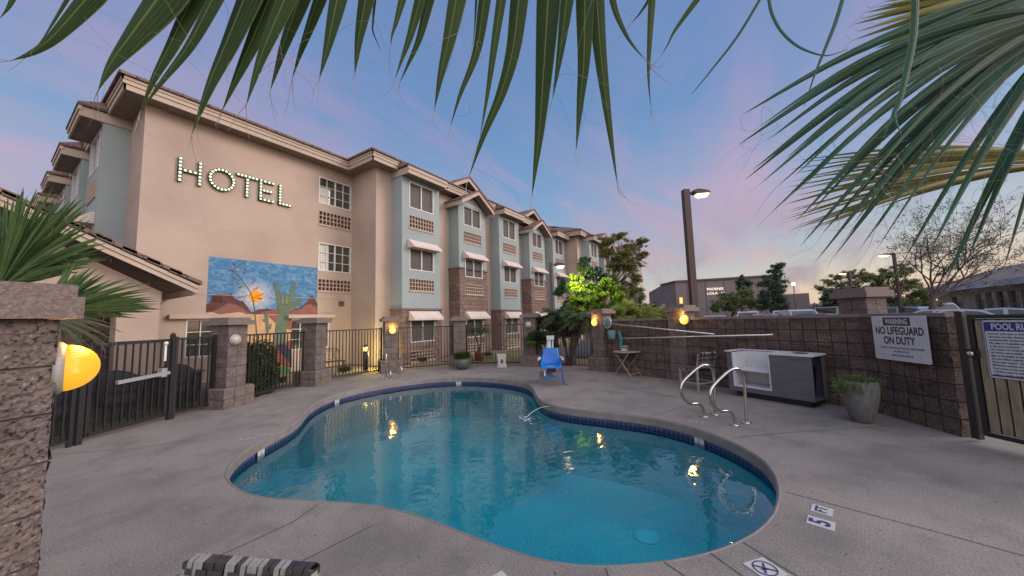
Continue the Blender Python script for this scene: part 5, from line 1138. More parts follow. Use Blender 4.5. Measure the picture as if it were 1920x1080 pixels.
# bollard light and its glow on the hotel wall
bl = Vector((7.55,11.1,0)); t = thing('bollard_light', 'black bollard light glowing yellow behind the iron fence', 'bollard light', bl)
m = MB(); m.lathe([(.085,0),(.085,.66),(0,.66)], bl, 20); m.build('post', M['iron'], t); m = MB(); m.lathe([(.07,.66),(.07,.80),(0,.80)], bl, 20); m.build('lens', pm('bollard_lens', (.7,.6,.2), emit=(1,.85,.2), es=2.4), t)
m = MB(); m.lathe([(.085,.80),(.09,.815),(.06,.87),(0,.89)], bl, 20); m.build('cap', M['iron'], t)
l = bpy.data.lights.new('bollard_bulb', 'POINT'); l.energy = 60; l.color = (1,.80,.18); l.shadow_soft_size = .06; o = bpy.data.objects.new('bollard_bulb', l); COL.objects.link(o); o.parent = t; o.location = (.42,.22,.62)
ZL = .02

# ------------------------------------------------------------------ plants near the fence
t = thing('hedge', 'dense dark green hedge between the first two piers behind the iron fence', 'hedge', (3.85,9.75,0))
m = MB()
for k, (x, y, z, rx, rz_) in enumerate([(3.55,9.62,.35,.33,.38),(3.55,9.62,.85,.33,.42),(3.85,9.78,.4,.36,.42),(3.85,9.78,.9,.33,.38),(4.02,9.86,.5,.25,.35)]): leaves(m, (x,y,z), (rx,.24,rz_), 2600, .055, 40+k, .55)
m.build('foliage', M['leaf_mid'], t, fix=False)
m = MB(); m.smooth = True
for x, y, z, a, b in ((3.55,9.62,.6,.25,.5),(3.85,9.78,.65,.26,.5)): m.lathe([(a*.5*math.cos(k*math.pi/8-math.pi/2)*1.6, z+b*math.sin(k*math.pi/8-math.pi/2)) for k in range(9)], (x,y,0), 12)
m.build('branch', M['leaf_dark'], t)
# flowering agave stalk before the mural
ag = PYp(548, 700, 12.4); t = thing('agave_stalk', 'tall thin agave stalk with red brown flower clusters before the mural', 'agave', (ag.x, 12.4, 0))
sp = [(550,745),(547,700),(545,640),(540,600),(531,570),(520,545),(505,527),(490,512),(476,498),(462,487)]
sp = [PYp(548+ (x-548), y, 12.4) for x, y in [(551,760),(549,700),(547,640),(543,600),(537,575),(531,560),(521,548),(508,532),(497,522),(484,513),(460,503),(443,498)]]
sp = [PYp(x, y, 12.4) for x, y in [(551,770),(551,700),(549,640),(547,620),(541,595),(533,575),(520,560),(504,548),(493,538),(482,530)]]
zz = lambda x, y: PYp(360+x/4.5, 460+y/4.5, 12.4)
sp = [PYp(483,765,12.4), zz(549,1000), zz(548,800), zz(540,680), zz(530,560), zz(515,460), zz(495,400), zz(450,330), zz(405,270), zz(372,225), zz(370,185)]; sp[0] = Vector((sp[1].x, 12.4, 0))
m = MB(); m.tube(sp, [.022-.0016*k for k in range(len(sp))], 7); m.build('stem', pm('stalk', (.11,.085,.045), rough=.8), t)
m = MB(); rnd = random.Random(5)
for a, b in (((450,330),(395,360)),((405,270),(340,215)),((372,225),(305,205)),((370,185),(345,155)),((370,185),(440,145)),((430,260),(450,200)),((470,350),(530,290)),((450,330),(350,315)),((495,400),(550,355)),((500,415),(395,440)),((510,440),(590,450)),((405,290),(320,275)),((515,440),(600,410))):
    A, B = zz(*a), zz(*b); m.tube([A, A.lerp(B,.6)-Z3*.01, B], .005, 5)
    for k in range(26):
        f = rnd.uniform(.45,1.1); p = A.lerp(B, f)+Vector((rnd.gauss(0,.02), rnd.gauss(0,.03), rnd.gauss(0,.018))); d = Vector((rnd.gauss(0,1), rnd.gauss(0,1), rnd.gauss(0,1))).normalized()*.022; e = d.orthogonal().normalized()*.010; m.quad(p-d, p+e, p+d, p-e)
m.build('flower_cluster', pm('agave_flower', (.19,.055,.045), (.12,.04,.03), 12), t, fix=False)
# rosettes and shrubs in the bed
def shrub(name, x, y, r, h, label, mat, n=700, grp=None, ln=.18, w=.012, up=.9):
    t = thing(name, label, 'shrub', (x,y,0), group=grp); m = MB(); spray(m, (x,y,h*.25), n, r*.6, h*.4, ln, w, up, int(x*31+y*7), .4); m.build('foliage', mat, t, fix=False); return t
for x, y, r, h, lb in ((6.55,10.75,.3,.35,'low green shrub in the bed left of the lit bollard'), (2.6,9.9,.25,.3,'small shrub behind the short fence panel beside the gate'), (9.55,10.45,.28,.35,'round olive shrub at the foot of the wall behind the planter'), (5.35,11.0,.22,.3,'small yellowish shrub below the ground floor window'), (4.6,10.6,.25,.3,'pale green shrub growing before the mural'), (12.2,9.3,.28,.3,'low shrub in the bed behind the white block')):
    shrub('shrub', x, y, r, h, lb, M['leaf_mid'], 600, 'low shrubs in the bed by the hotel')
# white metal garden trellis and dry plant by the fence
t = thing('garden_bench', 'curly dark wire garden bench left of the lit bollard', 'bench', (6.0,11.2,0)); m = MB()
for k in range(7):
    c0 = Vector((5.65+k*.17, 11.4, .62)); m.tube([c0+Vector((.10*math.cos(a*math.pi/8), 0, .16*math.sin(a*math.pi/8))) for a in range(17)], .007, 5)
m.tube([(5.55,11.4,.45),(5.6,11.4,.78),(6.1,11.4,.86),(6.7,11.4,.80),(6.8,11.4,.45)], .012, 6); m.build('backrest', M['iron'], t)
m = MB()
for k in range(5): m.beam((5.55,11.1+k*.07,.42),(6.8,11.1+k*.07,.42),.03,.015)
m.build('seat', M['iron'], t)
for x in (5.6, 6.75):
    for y in (11.1, 11.4): m = MB(); m.box((x-.012,y-.012,0),(x+.012,y+.012,.41)); m.build('leg', M['iron'], t)
t = thing('potted_plant', 'red brown clay pot with an upright green plant behind the iron fence', 'potted plant', (11.3,9.05,0)); c0 = Vector(t.location)
m = MB(); m.lathe([(0,0),(.15,0),(.2,.3),(.22,.32),(.19,.33),(0,.3)], c0, 20); m.build('pot', pm('clay', (.22,.08,.05), (.16,.06,.04), 6, .8), t)
m = MB(); m.tube([c0+Z3*.3, c0+Vector((-.1,0,.8)), c0+Vector((-.25,.05,1.1))], .03, 6); m.tube([c0+Z3*.3, c0+Vector((.15,0,.75)), c0+Vector((.2,.05,1.1))], .03, 6); m.build('stem', M['bark'], t)
m = MB(); spray(m, c0+Z3*1.1, 500, .4, .2, .45, .02, .6, 77, .8); m.build('foliage', M['leaf_mid'], t, fix=False)
# low block planter and dark wicker chairs behind the gate
t = thing('planter_wall', 'low grey block planter wall seen through the gate mesh', 'wall', (1.9,10.6,0)); m = MB(); m.box((.9,10.4,0),(2.9,10.6,.62)); m.build('wall_body', M['wall_block'], t); m = MB(); m.box((.85,10.36,.622),(2.95,10.64,.67)); m.build('wall_cap', M['concrete'], t)
wk = pm('dark_wicker', (.03,.03,.035), (.02,.02,.024), 40, .6, .5, 80)
def tub(x, y, rz_, label):
    t = thing('patio_chair', label, 'chair', (x,y,0), rz_, 'dark patio chairs behind the gate'); m = MB(); m.smooth = True; n = 18
    V = []
    for z, r_ in ((.25,.30),(.5,.34),(.80,.36),(.86,.34),(.80,.31),(.45,.29)):
        for k in range(n+1):
            a = R(-20)+k/n*R(220); zz_ = z if z < .6 else z-.25*(1-math.sin(max(0,min(math.pi,a))))
            V.append((r_*math.cos(a), r_*math.sin(a), zz_))
    m.add(V, [(i*(n+1)+k, i*(n+1)+k+1, (i+1)*(n+1)+k+1, (i+1)*(n+1)+k) for i in range(5) for k in range(n)]); m.build('backrest', wk, t, world=False)
    m = MB(); m.lathe([(0,.25),(.29,.25),(.31,.34),(.28,.42),(0,.43)], (0,0,0), 20); m.build('seat', wk, t, world=False)
    for a in (45,135,225,315): m = MB(); m.box((.2*math.cos(R(a))-.02,.2*math.sin(R(a))-.02,0),(.2*math.cos(R(a))+.02,.2*math.sin(R(a))+.02,.249)); m.build('leg', wk, t, world=False)
tub(1.55,9.75,R(10),'dark rounded patio chair behind the middle of the gate'); tub(2.35,10.05,R(-15),'dark rounded patio chair behind the gate beside the tall post'); tub(.85,9.3,R(30),'dark low patio chair behind the gate beside the yellow lamp')

# ------------------------------------------------------------------ trees
def tree(name, label, base, trunk_top, blobs, mat, n, sz, tr=.12, asp=.45, grp=None, shell=.3, fl=0., twigs=True, bark=None, cat='tree', seed=1, clump=5):
    t = thing(name, label, cat, base, group=grp); rnd = random.Random(seed); base, tt = Vector(base), Vector(trunk_top)
    m = MB(); m.tube([base, base.lerp(tt,.5)+Vector((rnd.gauss(0,tr*.5),rnd.gauss(0,tr*.5),0)), tt], [tr,tr*.8,tr*.6], 9)
    m.build('trunk', bark or M['bark'], t)
    m = MB()
    for c, r_ in blobs:
        c = Vector(c); md = tt.lerp(c,.5)+Vector((rnd.gauss(0,.1),rnd.gauss(0,.1),-.12*(c-tt).length)); m.tube([tt, md, c], [tr*.45,tr*.25,tr*.06], 6)
        if twigs:
            for k in range(6): d = Vector((rnd.gauss(0,1),rnd.gauss(0,1),rnd.gauss(0,.7))).normalized(); m.tube([md.lerp(c,rnd.random()), c+d*r_*.5, c+d*r_*1.0], [tr*.1,tr*.06,tr*.02], 4, False)
    m.build('branch', bark or M['bark'], t)
    m = MB(); tot = sum(r_**2 for c, r_ in blobs)
    for k, (c, r_) in enumerate(blobs):
        nn = max(20, int(n*r_*r_/tot)); q = max(6, int(clump*(2.2+r_)))
        for j in range(q):
            d = Vector((rnd.gauss(0,1),rnd.gauss(0,1),rnd.gauss(0,.8))).normalized()*r_*rnd.uniform(.1,1.05); rr = r_*rnd.uniform(.25,.6)
            leaves(m, Vector(c)+d, (rr,rr,rr*rnd.uniform(.45,.8)), max(6, int(nn*1.7)//q), sz*.85, rnd.randrange(10**6), .1, asp=asp, flat=fl)
    m.build('crown', mat, t, fix=False); return t
def B(l, t): return [(AT(x, y, t+dt), r*t/FOC) for x, y, r, dt in l]
def grd(x, y, t, z=0): p = AT(x, y, t); return (p.x, p.y, z)
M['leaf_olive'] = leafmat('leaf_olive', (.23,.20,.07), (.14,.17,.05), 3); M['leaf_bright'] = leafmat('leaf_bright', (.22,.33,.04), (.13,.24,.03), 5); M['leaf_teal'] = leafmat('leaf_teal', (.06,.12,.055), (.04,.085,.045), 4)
M['leaf_far'] = leafmat('leaf_far', (.22,.26,.11), (.15,.19,.08), 1.2); M['leaf_far2'] = leafmat('leaf_far2', (.11,.15,.095), (.07,.105,.07), 1.2)
tree('tree', 'tall open olive leaved tree rising above the right end of the hotel', grd(1150,600,19), AT(1150,540,19), B([(1138,452,17,0),(1160,445,15,1),(1183,462,15,0),(1203,455,11,0),(1205,478,13,1),(1168,482,22,0),(1150,500,18,1),(1180,500,18,0),(1192,520,13,0),(1135,475,15,0),(1188,545,18,1),(1160,545,22,0),(1175,570,20,0),(1147,520,16,-1),(1200,432+20,6,0)],19), M['leaf_olive'], 26000, .11, .10, seed=3, fl=.4, clump=9)
tree('tree', 'small dark green tree between the lamp post and the brightly lit tree', grd(1075,600,16), AT(1078,560,16), B([(1098,488,9,0),(1090,500,12,0),(1102,512,14,0),(1120,512,11,1),(1060,540,15,0),(1048,548,12,0),(1070,570,18,0),(1130,520,12,1),(1140,540,14,1)],16), M['leaf_teal'], 14000, .10, .07, seed=4, clump=8)
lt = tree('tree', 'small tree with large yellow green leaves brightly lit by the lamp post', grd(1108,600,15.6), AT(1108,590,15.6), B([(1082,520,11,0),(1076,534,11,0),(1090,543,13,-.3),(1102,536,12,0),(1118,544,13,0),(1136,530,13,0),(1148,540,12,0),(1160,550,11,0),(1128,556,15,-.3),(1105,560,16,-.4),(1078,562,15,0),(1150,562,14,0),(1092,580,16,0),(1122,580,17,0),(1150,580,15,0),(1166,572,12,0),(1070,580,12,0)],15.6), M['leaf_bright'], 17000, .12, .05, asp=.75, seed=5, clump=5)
tree('tree', 'brown green tree at the far end of the hotel with a lamp glowing beside it', grd(1190,600,34), AT(1190,575,34), B([(1180,570,16,0),(1198,560,14,0),(1208,580,15,0),(1190,590,18,0),(1216,590,11,0)],34), M['leaf_far'], 9000, .18, .15, seed=6)
# feather palms
def feather(m, hub, d, L, droop, w, nl=46, rnd=random):
    d = Vector(d).normalized(); sd_ = d.cross(Z3).normalized(); pts = [Vector(hub)+d*(L*f)-Z3*(droop*L*f*f) for f in [k/10 for k in range(11)]]
    m.tube(pts, [.010*(1-.08*k) for k in range(11)], 4, False)
    for i in range(nl):
        f = .1+.9*i/nl; k = min(9, int(f*10)); p = pts[k].lerp(pts[k+1], f*10-k); tg = (pts[k+1]-pts[k]).normalized(); up = sd_.cross(tg)
        for s in (-1, 1):
            q = (sd_*s+tg*.55-Z3*.35+up*rnd.uniform(-.2,.3)).normalized(); l = w*math.sin(math.pi*(.12+.85*f))*rnd.uniform(.8,1.15)+.03; e = tg*.009
            mid = p+q*l*.55; m.add([p-e, p+e, mid+e*.8, mid-e*.8, p+q*l-Z3*l*.25], [(0,1,2,3),(3,2,4)])
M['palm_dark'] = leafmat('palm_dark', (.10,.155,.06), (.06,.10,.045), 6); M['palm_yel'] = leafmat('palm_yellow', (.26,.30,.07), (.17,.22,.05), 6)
pb = Vector((11.15,5.05,0)); rnd = random.Random(11)
tops = [(-.05,-.62,1.62),(.25,-.20,1.55),(.05,.30,1.72),(.15,.85,1.5)]
t = thing('date_palm', 'clump of four leaning dark palm trunks with drooping fronds behind the iron fence', 'palm', pb)
for k, (x, y, z) in enumerate(tops):
    q = pb+Vector((x,y,z)); m = MB(); pts = [pb+Vector((x*.12,y*.15,0)), pb+Vector((x*.35,y*.45,z*.4)), pb+Vector((x*.8,y*.85,z*.8)), q]; rs = []
    P_ = []
    for a, b in zip(pts, pts[1:]):
        for f in range(5): P_.append(a.lerp(b, f/5)); rs.append(.055+.014*(len(P_)%2))
    P_.append(q); rs.append(.06); m.tube(P_, rs, 9); m.build('trunk', M['bark'], t)
    m = MB()
    for j in range(26): a = rnd.uniform(0, 2*math.pi); e = rnd.uniform(-.15,1.3); feather(m, q, (math.cos(a), math.sin(a), e), rnd.uniform(.65,.95), rnd.uniform(.35,.8), .20, 34, rnd)
    m.build('crown', M['palm_dark'], t, fix=False)
def bush_palm(base, n, L, mat, label, seed, z=.6):
    t = thing('palm_bush', label, 'palm', base, group='feathery palm bushes beyond the fence'); rnd = random.Random(seed); m = MB(); m.tube([base, Vector(base)+Z3*z], .08, 8); m.build('trunk', M['bark'], t); m = MB()
    for j in range(n): a = rnd.uniform(0, 2*math.pi); feather(m, Vector(base)+Z3*z, (math.cos(a), math.sin(a), rnd.uniform(.5,2.2)), L*rnd.uniform(.7,1.1), rnd.uniform(.3,.6), .30, 40, rnd)
    m.build('crown', mat, t, fix=False); return t
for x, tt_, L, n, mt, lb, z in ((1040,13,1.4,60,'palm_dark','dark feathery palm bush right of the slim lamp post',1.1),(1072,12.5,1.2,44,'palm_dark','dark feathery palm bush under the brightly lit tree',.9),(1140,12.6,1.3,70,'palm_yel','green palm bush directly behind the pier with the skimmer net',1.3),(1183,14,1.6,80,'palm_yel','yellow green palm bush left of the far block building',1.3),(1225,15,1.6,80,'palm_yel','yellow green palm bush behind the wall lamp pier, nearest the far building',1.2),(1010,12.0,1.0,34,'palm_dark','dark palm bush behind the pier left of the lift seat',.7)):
    bush_palm(grd(x, 600, tt_), n, L, M[mt], lb, int(x), z)

# ------------------------------------------------------------------ lamp posts
M['bronze'] = pm('bronze_pole', (.085,.048,.040), (.065,.038,.032), 4, .6)
M['lampglow'] = pm('lamp_lens', (.9,.9,.8), emit=(1,.80,.45), es=4)
def lamp_post(base, h, arm, w, label, power=0, ln=.65, grp='tall parking lot lamp posts'):
    base = Vector(base); t = thing('lamp_post', label, 'lamp post', base, group=grp); arm = Vector(arm).normalized()
    m = MB(); m.beam(base, base+Z3*h, w, w, up=arm); m.build('pole', M['bronze'], t)
    m = MB(); m.beam(base+Z3*(h-.12), base+Z3*(h-.10)+arm*(ln*.45), w*.35, w*.35); m.build('arm', M['bronze'], t)
    hd = base+Z3*(h-.1)+arm*(ln*.42); sd_ = arm.cross(Z3).normalized(); hw = ln*.25
    m = MB(); pr = [(0,-.02),(.1,-.06),(ln,-.035),(ln,.0),(ln*.7,.06),(.12,.09),(0,.05)]
    m.prism(pr, lambda p: hd+arm*p[0]+Z3*p[1]-sd_*hw, lambda p: hd+arm*p[0]+Z3*p[1]+sd_*hw); f = m.build('lamp_head', M['bronze'], t)
    m = MB(); c_ = hd+arm*(ln*.55)-Z3*.055; m.add([c_-arm*ln*.36-sd_*hw*.8-Z3*.02, c_+arm*ln*.40-sd_*hw*.8+Z3*.0, c_+arm*ln*.40+sd_*hw*.8, c_-arm*ln*.36+sd_*hw*.8-Z3*.02, c_-arm*ln*.2-sd_*hw*.5-Z3*.11, c_+arm*ln*.3-sd_*hw*.5-Z3*.09, c_+arm*ln*.3+sd_*hw*.5-Z3*.09, c_-arm*ln*.2+sd_*hw*.5-Z3*.11], [(0,1,2,3),(7,6,5,4),(0,4,5,1),(1,5,6,2),(2,6,7,3),(3,7,4,0)]); m.build('lens', M['lampglow'], f)
    if power:
        l = bpy.data.lights.new('lamp_light', 'SPOT'); l.energy = power; l.color = (1,.86,.5); l.spot_size = R(140); l.shadow_soft_size = .12; o = bpy.data.objects.new('lamp_light', l); COL.objects.link(o); o.parent = t; o.location = hd+arm*.5-Z3*.2-base
    return t, hd
right = Vector((_r[0], _r[1], 0)).normalized()
b_ = AT(1301,568,11.0); q = AT(1288,350,11.0)
lamp_post((b_.x, b_.y, 0), 5.62, right, .19, 'tall brown lamp post with a lit head rising behind the block wall', 25, .52)
b_ = AT(1036,600,14.5); t, hd = lamp_post((b_.x, b_.y, 0), 3.95, right*.9+Vector((.3,-.3,0)), .09, 'slim lamp post with a lit head close before the hotel bays', 0, .42)
l = bpy.data.lights.new('lamp_light', 'SPOT'); l.energy = 520; l.color = (1,.93,.30); l.spot_size = R(100); l.spot_blend = .9; l.shadow_soft_size = .08; o = bpy.data.objects.new('lamp_light', l); COL.objects.link(o); o.parent = t
o.location = hd+Vector((.3,-.12,-.35))-Vector(t.location); tg = AT(1112,535,15.6); o.rotation_euler = (-(tg-(hd+Vector((.3,-.12,-.35))))).to_track_quat('Z','Y').to_euler()
b_ = AT(1689,580,27); lamp_post((b_.x,b_.y,ZL), 5.9, -right, .16, 'lamp post with a lit head left of the bare tree', 0, .8)
b_ = AT(1601,582,38); lamp_post((b_.x,b_.y,ZL), 5.7, -right, .22, 'lamp post among the trees with a lit head facing left', 0, .8)
b_ = AT(1493,585,48); t = thing('globe_lamp', 'slim pole with a small round glowing globe right of the far block building', 'lamp post', (b_.x,b_.y,ZL)); m = MB(); m.tube([(b_.x,b_.y,ZL),(b_.x,b_.y,5.2)], .06, 8); m.build('pole', M['bronze'], t)
m = MB(); m.lathe([(.22*math.cos(k*math.pi/8-math.pi/2), .22*math.sin(k*math.pi/8-math.pi/2)) for k in range(9)], (b_.x,b_.y,5.4), 14); m.build('globe', M['lampglow'], t)
b_ = AT(1192,533,30); t = thing('globe_lamp', 'small round glowing lamp at the far end of the hotel', 'lamp post', (b_.x,b_.y,0)); m = MB(); m.tube([(b_.x,b_.y,0),(b_.x,b_.y,b_.z-.1)], .05, 8); m.build('pole', M['bronze'], t)
m = MB(); m.lathe([(.12*math.cos(k*math.pi/8-math.pi/2), .12*math.sin(k*math.pi/8-math.pi/2)) for k in range(9)], b_, 14); m.build('globe', M['lampglow'], t)

# ------------------------------------------------------------------ far block building with lit lettering
M['far_wall'] = pm('far_block_wall', (.25,.20,.185), (.22,.175,.165), .5, .9, c3=(.19,.155,.15), sc3=.15)
M['far_wall2'] = pm('far_block_wall_dark', (.12,.105,.12), (.10,.09,.10), .5, .9)
c0 = AT(1270,590,60); c1 = AT(1472,584,54.6); c2 = AT(1243,591,66)
t = thing('block_building', 'long plain brown block building with lit lettering beyond the parking lot', 'building', (c0.x,c0.y,0)); hB = 7.2
def wallq(m, a, b, z0, z1, back=None): m.quad((a.x,a.y,z0),(b.x,b.y,z0),(b.x,b.y,z1),(a.x,a.y,z1))
bk = Vector((18,6,0)); m = MB(); wallq(m, c0, c1, 0, hB); wallq(m, c2, c0, 0, hB); wallq(m, c1, c1+bk, 0, hB); wallq(m, c2, c2+bk, 0, hB); wallq(m, c1+bk, c2+bk, 0, hB); m.poly([(p.x,p.y,hB) for p in (c2,c0,c1,c1+bk,c2+bk)]); m.build('wall', M['far_wall'], t)
d_ = (c1-c0); d_.z = 0; d_.normalize(); nW = Vector((d_.y,-d_.x,0)); nW = nW if nW.dot(-c0) > 0 else -nW
m = MB(); m.beam(Vector((c0.x,c0.y,hB+.15))+nW*.05, Vector((c1.x,c1.y,hB+.15))+nW*.05, .35, .3); e_ = (c0-c2); e_.z = 0; e_.normalize(); m.beam(Vector((c2.x,c2.y,hB+.15)), Vector((c0.x,c0.y,hB+.152)), .35, .3); m.build('parapet', M['far_wall2'], t)
c3 = AT(1520,582,52); m = MB(); a = c1-d_*.3+nW*.3; wallq(m, a, c3, 0, 4.3); bb = Vector((8,3,0)); wallq(m, c3, c3+bb, 0, 4.3); m.poly([(a.x,a.y,4.3),(c3.x,c3.y,4.3),((c3+bb).x,(c3+bb).y,4.3),((a+bb).x,(a+bb).y,4.3)]); m.build('annex', M['far_wall'], t)
m = MB()
for f in (.12,.3,.48,.66,.84): p = c0.lerp(c1, f)+nW*.03; m.beam(Vector((p.x,p.y,0)), Vector((p.x,p.y,hB)), .06, .06, up=nW)
m.build('pilaster', M['far_wall2'], t)
M['lit_text'] = pm('lit_letters', (.8,.7,.6), emit=(1,.78,.64), es=.7)
sg = thing('lit_lettering', 'two lines of pale lit lettering on the wall of the far block building', 'sign', PV(1355,543,c0,nW)); fr = frame3(nW.cross(Z3)*-1, nW)
p = PV(1355,543,c0+nW*.1,nW)
x_ = Z3.cross(nW); fr = frame3(x_, nW); m1 = 60/FOC
txt('PHOENIX', 6.0*m1*1.05, M['lit_text'], 'lettering', sg, PV(1341,542,c0+nW*.12,nW), fr, ext=.03, sx_=1.0, font_bold=.012); txt('LOLA   U', 6.0*m1*1.0, M['lit_text'], 'lettering', sg, PV(1342,550,c0+nW*.12,nW), fr, ext=.03, sx_=1.15, font_bold=.01)
wl = thing('wall_light', 'small warm wall light left of the tall lamp post on the far building', 'wall light', PV(1277,563,c0,nW)); p = PV(1277,563,c0+nW*.12,nW); m = MB(); m.beam(p-Z3*.55, p+Z3*.45, .45, .18, up=nW); m.build('lens', pm('far_amber', (.8,.5,.2), emit=(1,.55,.12), es=1.1), wl)
# trees round the lot
tree('tree', 'broad pale green mesquite tree hiding part of the lit lettering', grd(1375,590,42,.1), AT(1378,575,42), B([(1345,572,14,0),(1362,560,14,0),(1380,565,18,0),(1400,562,16,0),(1395,548,12,0),(1416,572,12,0),(1340,580,8,0),(1372,578,14,0)],42), M['leaf_far'], 14000, .22, .2, seed=8, clump=8)
tree('conifer', 'dark pointed tree rising behind the mesquite tree', grd(1392,588,48,.1), AT(1390,545,48), B([(1390,520,6,0),(1388,530,10,0),(1394,542,13,0),(1400,556,12,0),(1405,530,7,0)],48), M['leaf_far2'], 7000, .26, .2, seed=9)
tree('conifer', 'tall dark tree with a rounded top before the right end of the block building', grd(1452,588,40,.1), AT(1452,545,40), B([(1457,500,12,0),(1452,512,12,0),(1438,530,14,0),(1458,535,18,0),(1440,555,17,0),(1462,560,18,0),(1448,575,17,0),(1470,575,12,0)],40), M['leaf_far2'], 14000, .24, .2, seed=10)
tree('tree', 'dark green low tree right of the block building annex', grd(1570,588,36,.1), AT(1570,565,36), B([(1548,560,12,0),(1562,548,14,0),(1580,545,16,0),(1598,552,16,0),(1575,565,18,0),(1560,575,14,0),(1595,572,16,0)],36), M['leaf_far2'], 14000, .20, .2, seed=12, clump=8)
tree('tree', 'bare topped brown tree behind the lamp post left of the capped pier', grd(1590,585,42,.1), AT(1590,555,42), B([(1555,528,12,0),(1572,518,13,0),(1590,512,12,0),(1610,515,13,0),(1628,520,13,0),(1538,540,9,0),(1600,530,14,0),(1575,535,13,0),(1548,545,10,0)],42), M['leaf_olive'], 5000, .22, .2, seed=13)
tree('tree', 'wide olive green tree directly behind the capped pier', grd(1650,585,30,.1), AT(1655,560,30), B([(1625,540,16,0),(1645,525,16,0),(1668,515,16,0),(1690,510,15,0),(1660,545,20,0),(1690,540,20,0),(1712,530,16,0),(1720,555,18,0),(1640,565,14,0),(1675,565,18,0),(1700,572,16,0),(1735,560,16,0),(1750,570,14,0),(1625,520,12,0),(1655,508,11,0),(1705,505,11,0),(1630,560,16,0),(1725,545,14,0)],30), M['leaf_far'], 18000, .17, .2, seed=14)
for k, (x, y, r_) in enumerate(((1220,575,9),(1232,572,7),(1240,582,9))): tree('tree', ['small far tree just left of the block building, lowest', 'small far tree left of the block building, topmost', 'small far tree touching the left end of the block building'][k], grd(x, 592, 75), AT(x, 585, 75), B([(x,y,r_,0),(x+4,y+6,r_,0)],75), M['leaf_far2'], 900, .5, .2, seed=20+k)
# bare spreading tree
rnd = random.Random(31); bt = thing('bare_tree', 'large leafless spreading tree against the sunset sky at the right', 'tree', grd(1745,580,24,.1)); m = MB(); tips = []
trunk0 = Vector(grd(1745,580,24,.1)); fork = AT(1748,560,24)
m.tube([trunk0, fork], [.22,.17], 9); m.build('trunk', M['bark'], bt); m = MB()
def br(p, d, L, r, dep):
    pts = [p]; dd = d.copy()
    for k in range(4): dd = (dd+Vector((rnd.gauss(0,.16),rnd.gauss(0,.16),rnd.gauss(0,.10)+.04))).normalized(); pts.append(pts[-1]+dd*L/4)
    m.tube(pts, [r*(1-.14*k) for k in range(5)], 5 if dep < 2 else 3, False)
    if dep >= 5: tips.append(pts[-1]); return
    for k in range(3 if dep < 3 else 2+(rnd.random() < .5)):
        q = pts[rnd.choice((2,3,4,4))]; nd = (dd+Vector((rnd.gauss(0,.55),rnd.gauss(0,.55),rnd.gauss(0,.45)))).normalized(); br(q, nd, L*rnd.uniform(.55,.82), r*.55, dep+1)
for tx, ty in ((1690,450),(1720,430),(1765,420),(1800,440),(1850,450),(1900,455),(1935,490),(1900,500)):
    q = AT(tx, ty, 24+rnd.gauss(0,1)); d = (q-fork); br(fork, d.normalized(), d.length*.42, .085, 0)
m.build('branch', pm('twig', (.085,.062,.055), rough=.95), bt, fix=False)
m = MB()
for p in tips:
    if rnd.random() < .8: leaves(m, p, (.26,.26,.2), 12, .09, rnd.randrange(10**6), .1)
m.build('dead_leaf', pm('dead_leaf', (.13,.10,.075), (.08,.085,.05), 2, .9, coord='Object'), bt, fix=False)
# low shop building with shingle roof
r0, r1 = AT(1760,576,38), AT(2080,566,20.5); r0.z = r1.z = 0; dR = (r1-r0).normalized(); nR = Vector((dR.y,-dR.x,0)); nR = nR if nR.dot(-r0) > 0 else -nR
t = thing('low_building', 'low grey building with a sloping shingle roof behind the parked cars', 'building', r0); Lr = (r1-r0).length
PR = lambda u, d, z: r0+dR*u+nR*d+Z3*z
m = MB(); ops = []; 
facade(m, PR, 0, Lr, 0, 3.3, [(3.0,5.0,0.3,2.6)]+[(7.2+k*1.55,8.55+k*1.55,.5,2.75) for k in range(8)], rv=.2); m.quad(PR(0,0,0), PR(0,-9,0), PR(0,-9,3.3), PR(0,0,3.3)); m.build('wall', pm('shop_wall', (.42,.36,.30), (.37,.31,.26), .8, .9), t)
for k, o_ in enumerate([(3.0,5.0,.3,2.6)]+[(7.2+k*1.55,8.55+k*1.55,.5,2.75) for k in range(8)]):
    m = MB(); m.quad(PR(o_[0],-.19,o_[2]), PR(o_[1],-.19,o_[2]), PR(o_[1],-.19,o_[3]), PR(o_[0],-.19,o_[3])); w_o = m.build('window', pm('shop_glass_%d' % k, (.05+.04*(k % 3),.06+.04*(k % 3),.065+.045*(k % 3)), rough=.15), t)
m = MB(); lbox(m, PR, (-.6,-.3,3.15),(Lr+.6,.9,3.6)); m.build('fascia', pm('shop_fascia', (.48,.51,.55), (.40,.43,.47), 1, .6), t)
m = MB(); m.quad(PR(-.6,.92,3.6), PR(Lr+.6,.92,3.6), PR(Lr+.6,-4.5,5.5), PR(.6,-4.5,5.5)); m.quad(PR(.6,-4.5,5.5), PR(Lr+.6,-4.5,5.5), PR(Lr+.6,-10,3.4), PR(-.6,-10,3.4)); m.add([PR(-.6,.92,3.6), PR(.6,-4.5,5.5), PR(-.6,-10,3.4)], [(0,1,2)]); m.build('roof', blockmat('shingle', (.20,.185,.19), (.15,.14,.145), (.05,.048,.05), .5, .22, .01, .3, 20), t)
for k in (0,1): pass
# background hedge strip beyond the lot
t = tag(bpy.data.objects.new('treeline_root', None)); bpy.data.objects.remove(t)
m = MB()
for k in range(46):
    x = 1200+k*17; tt_ = 85+random.uniform(-4,4); h = random.uniform(6,13)
    leaves(m, AT(x, 584-(x-1400)*.029-h*.3, tt_), (2.2,2.2,h*tt_/FOC*.7), 240, .6, k)
tag(m.build('treeline', M['leaf_far2'], fix=False), kind='stuff')

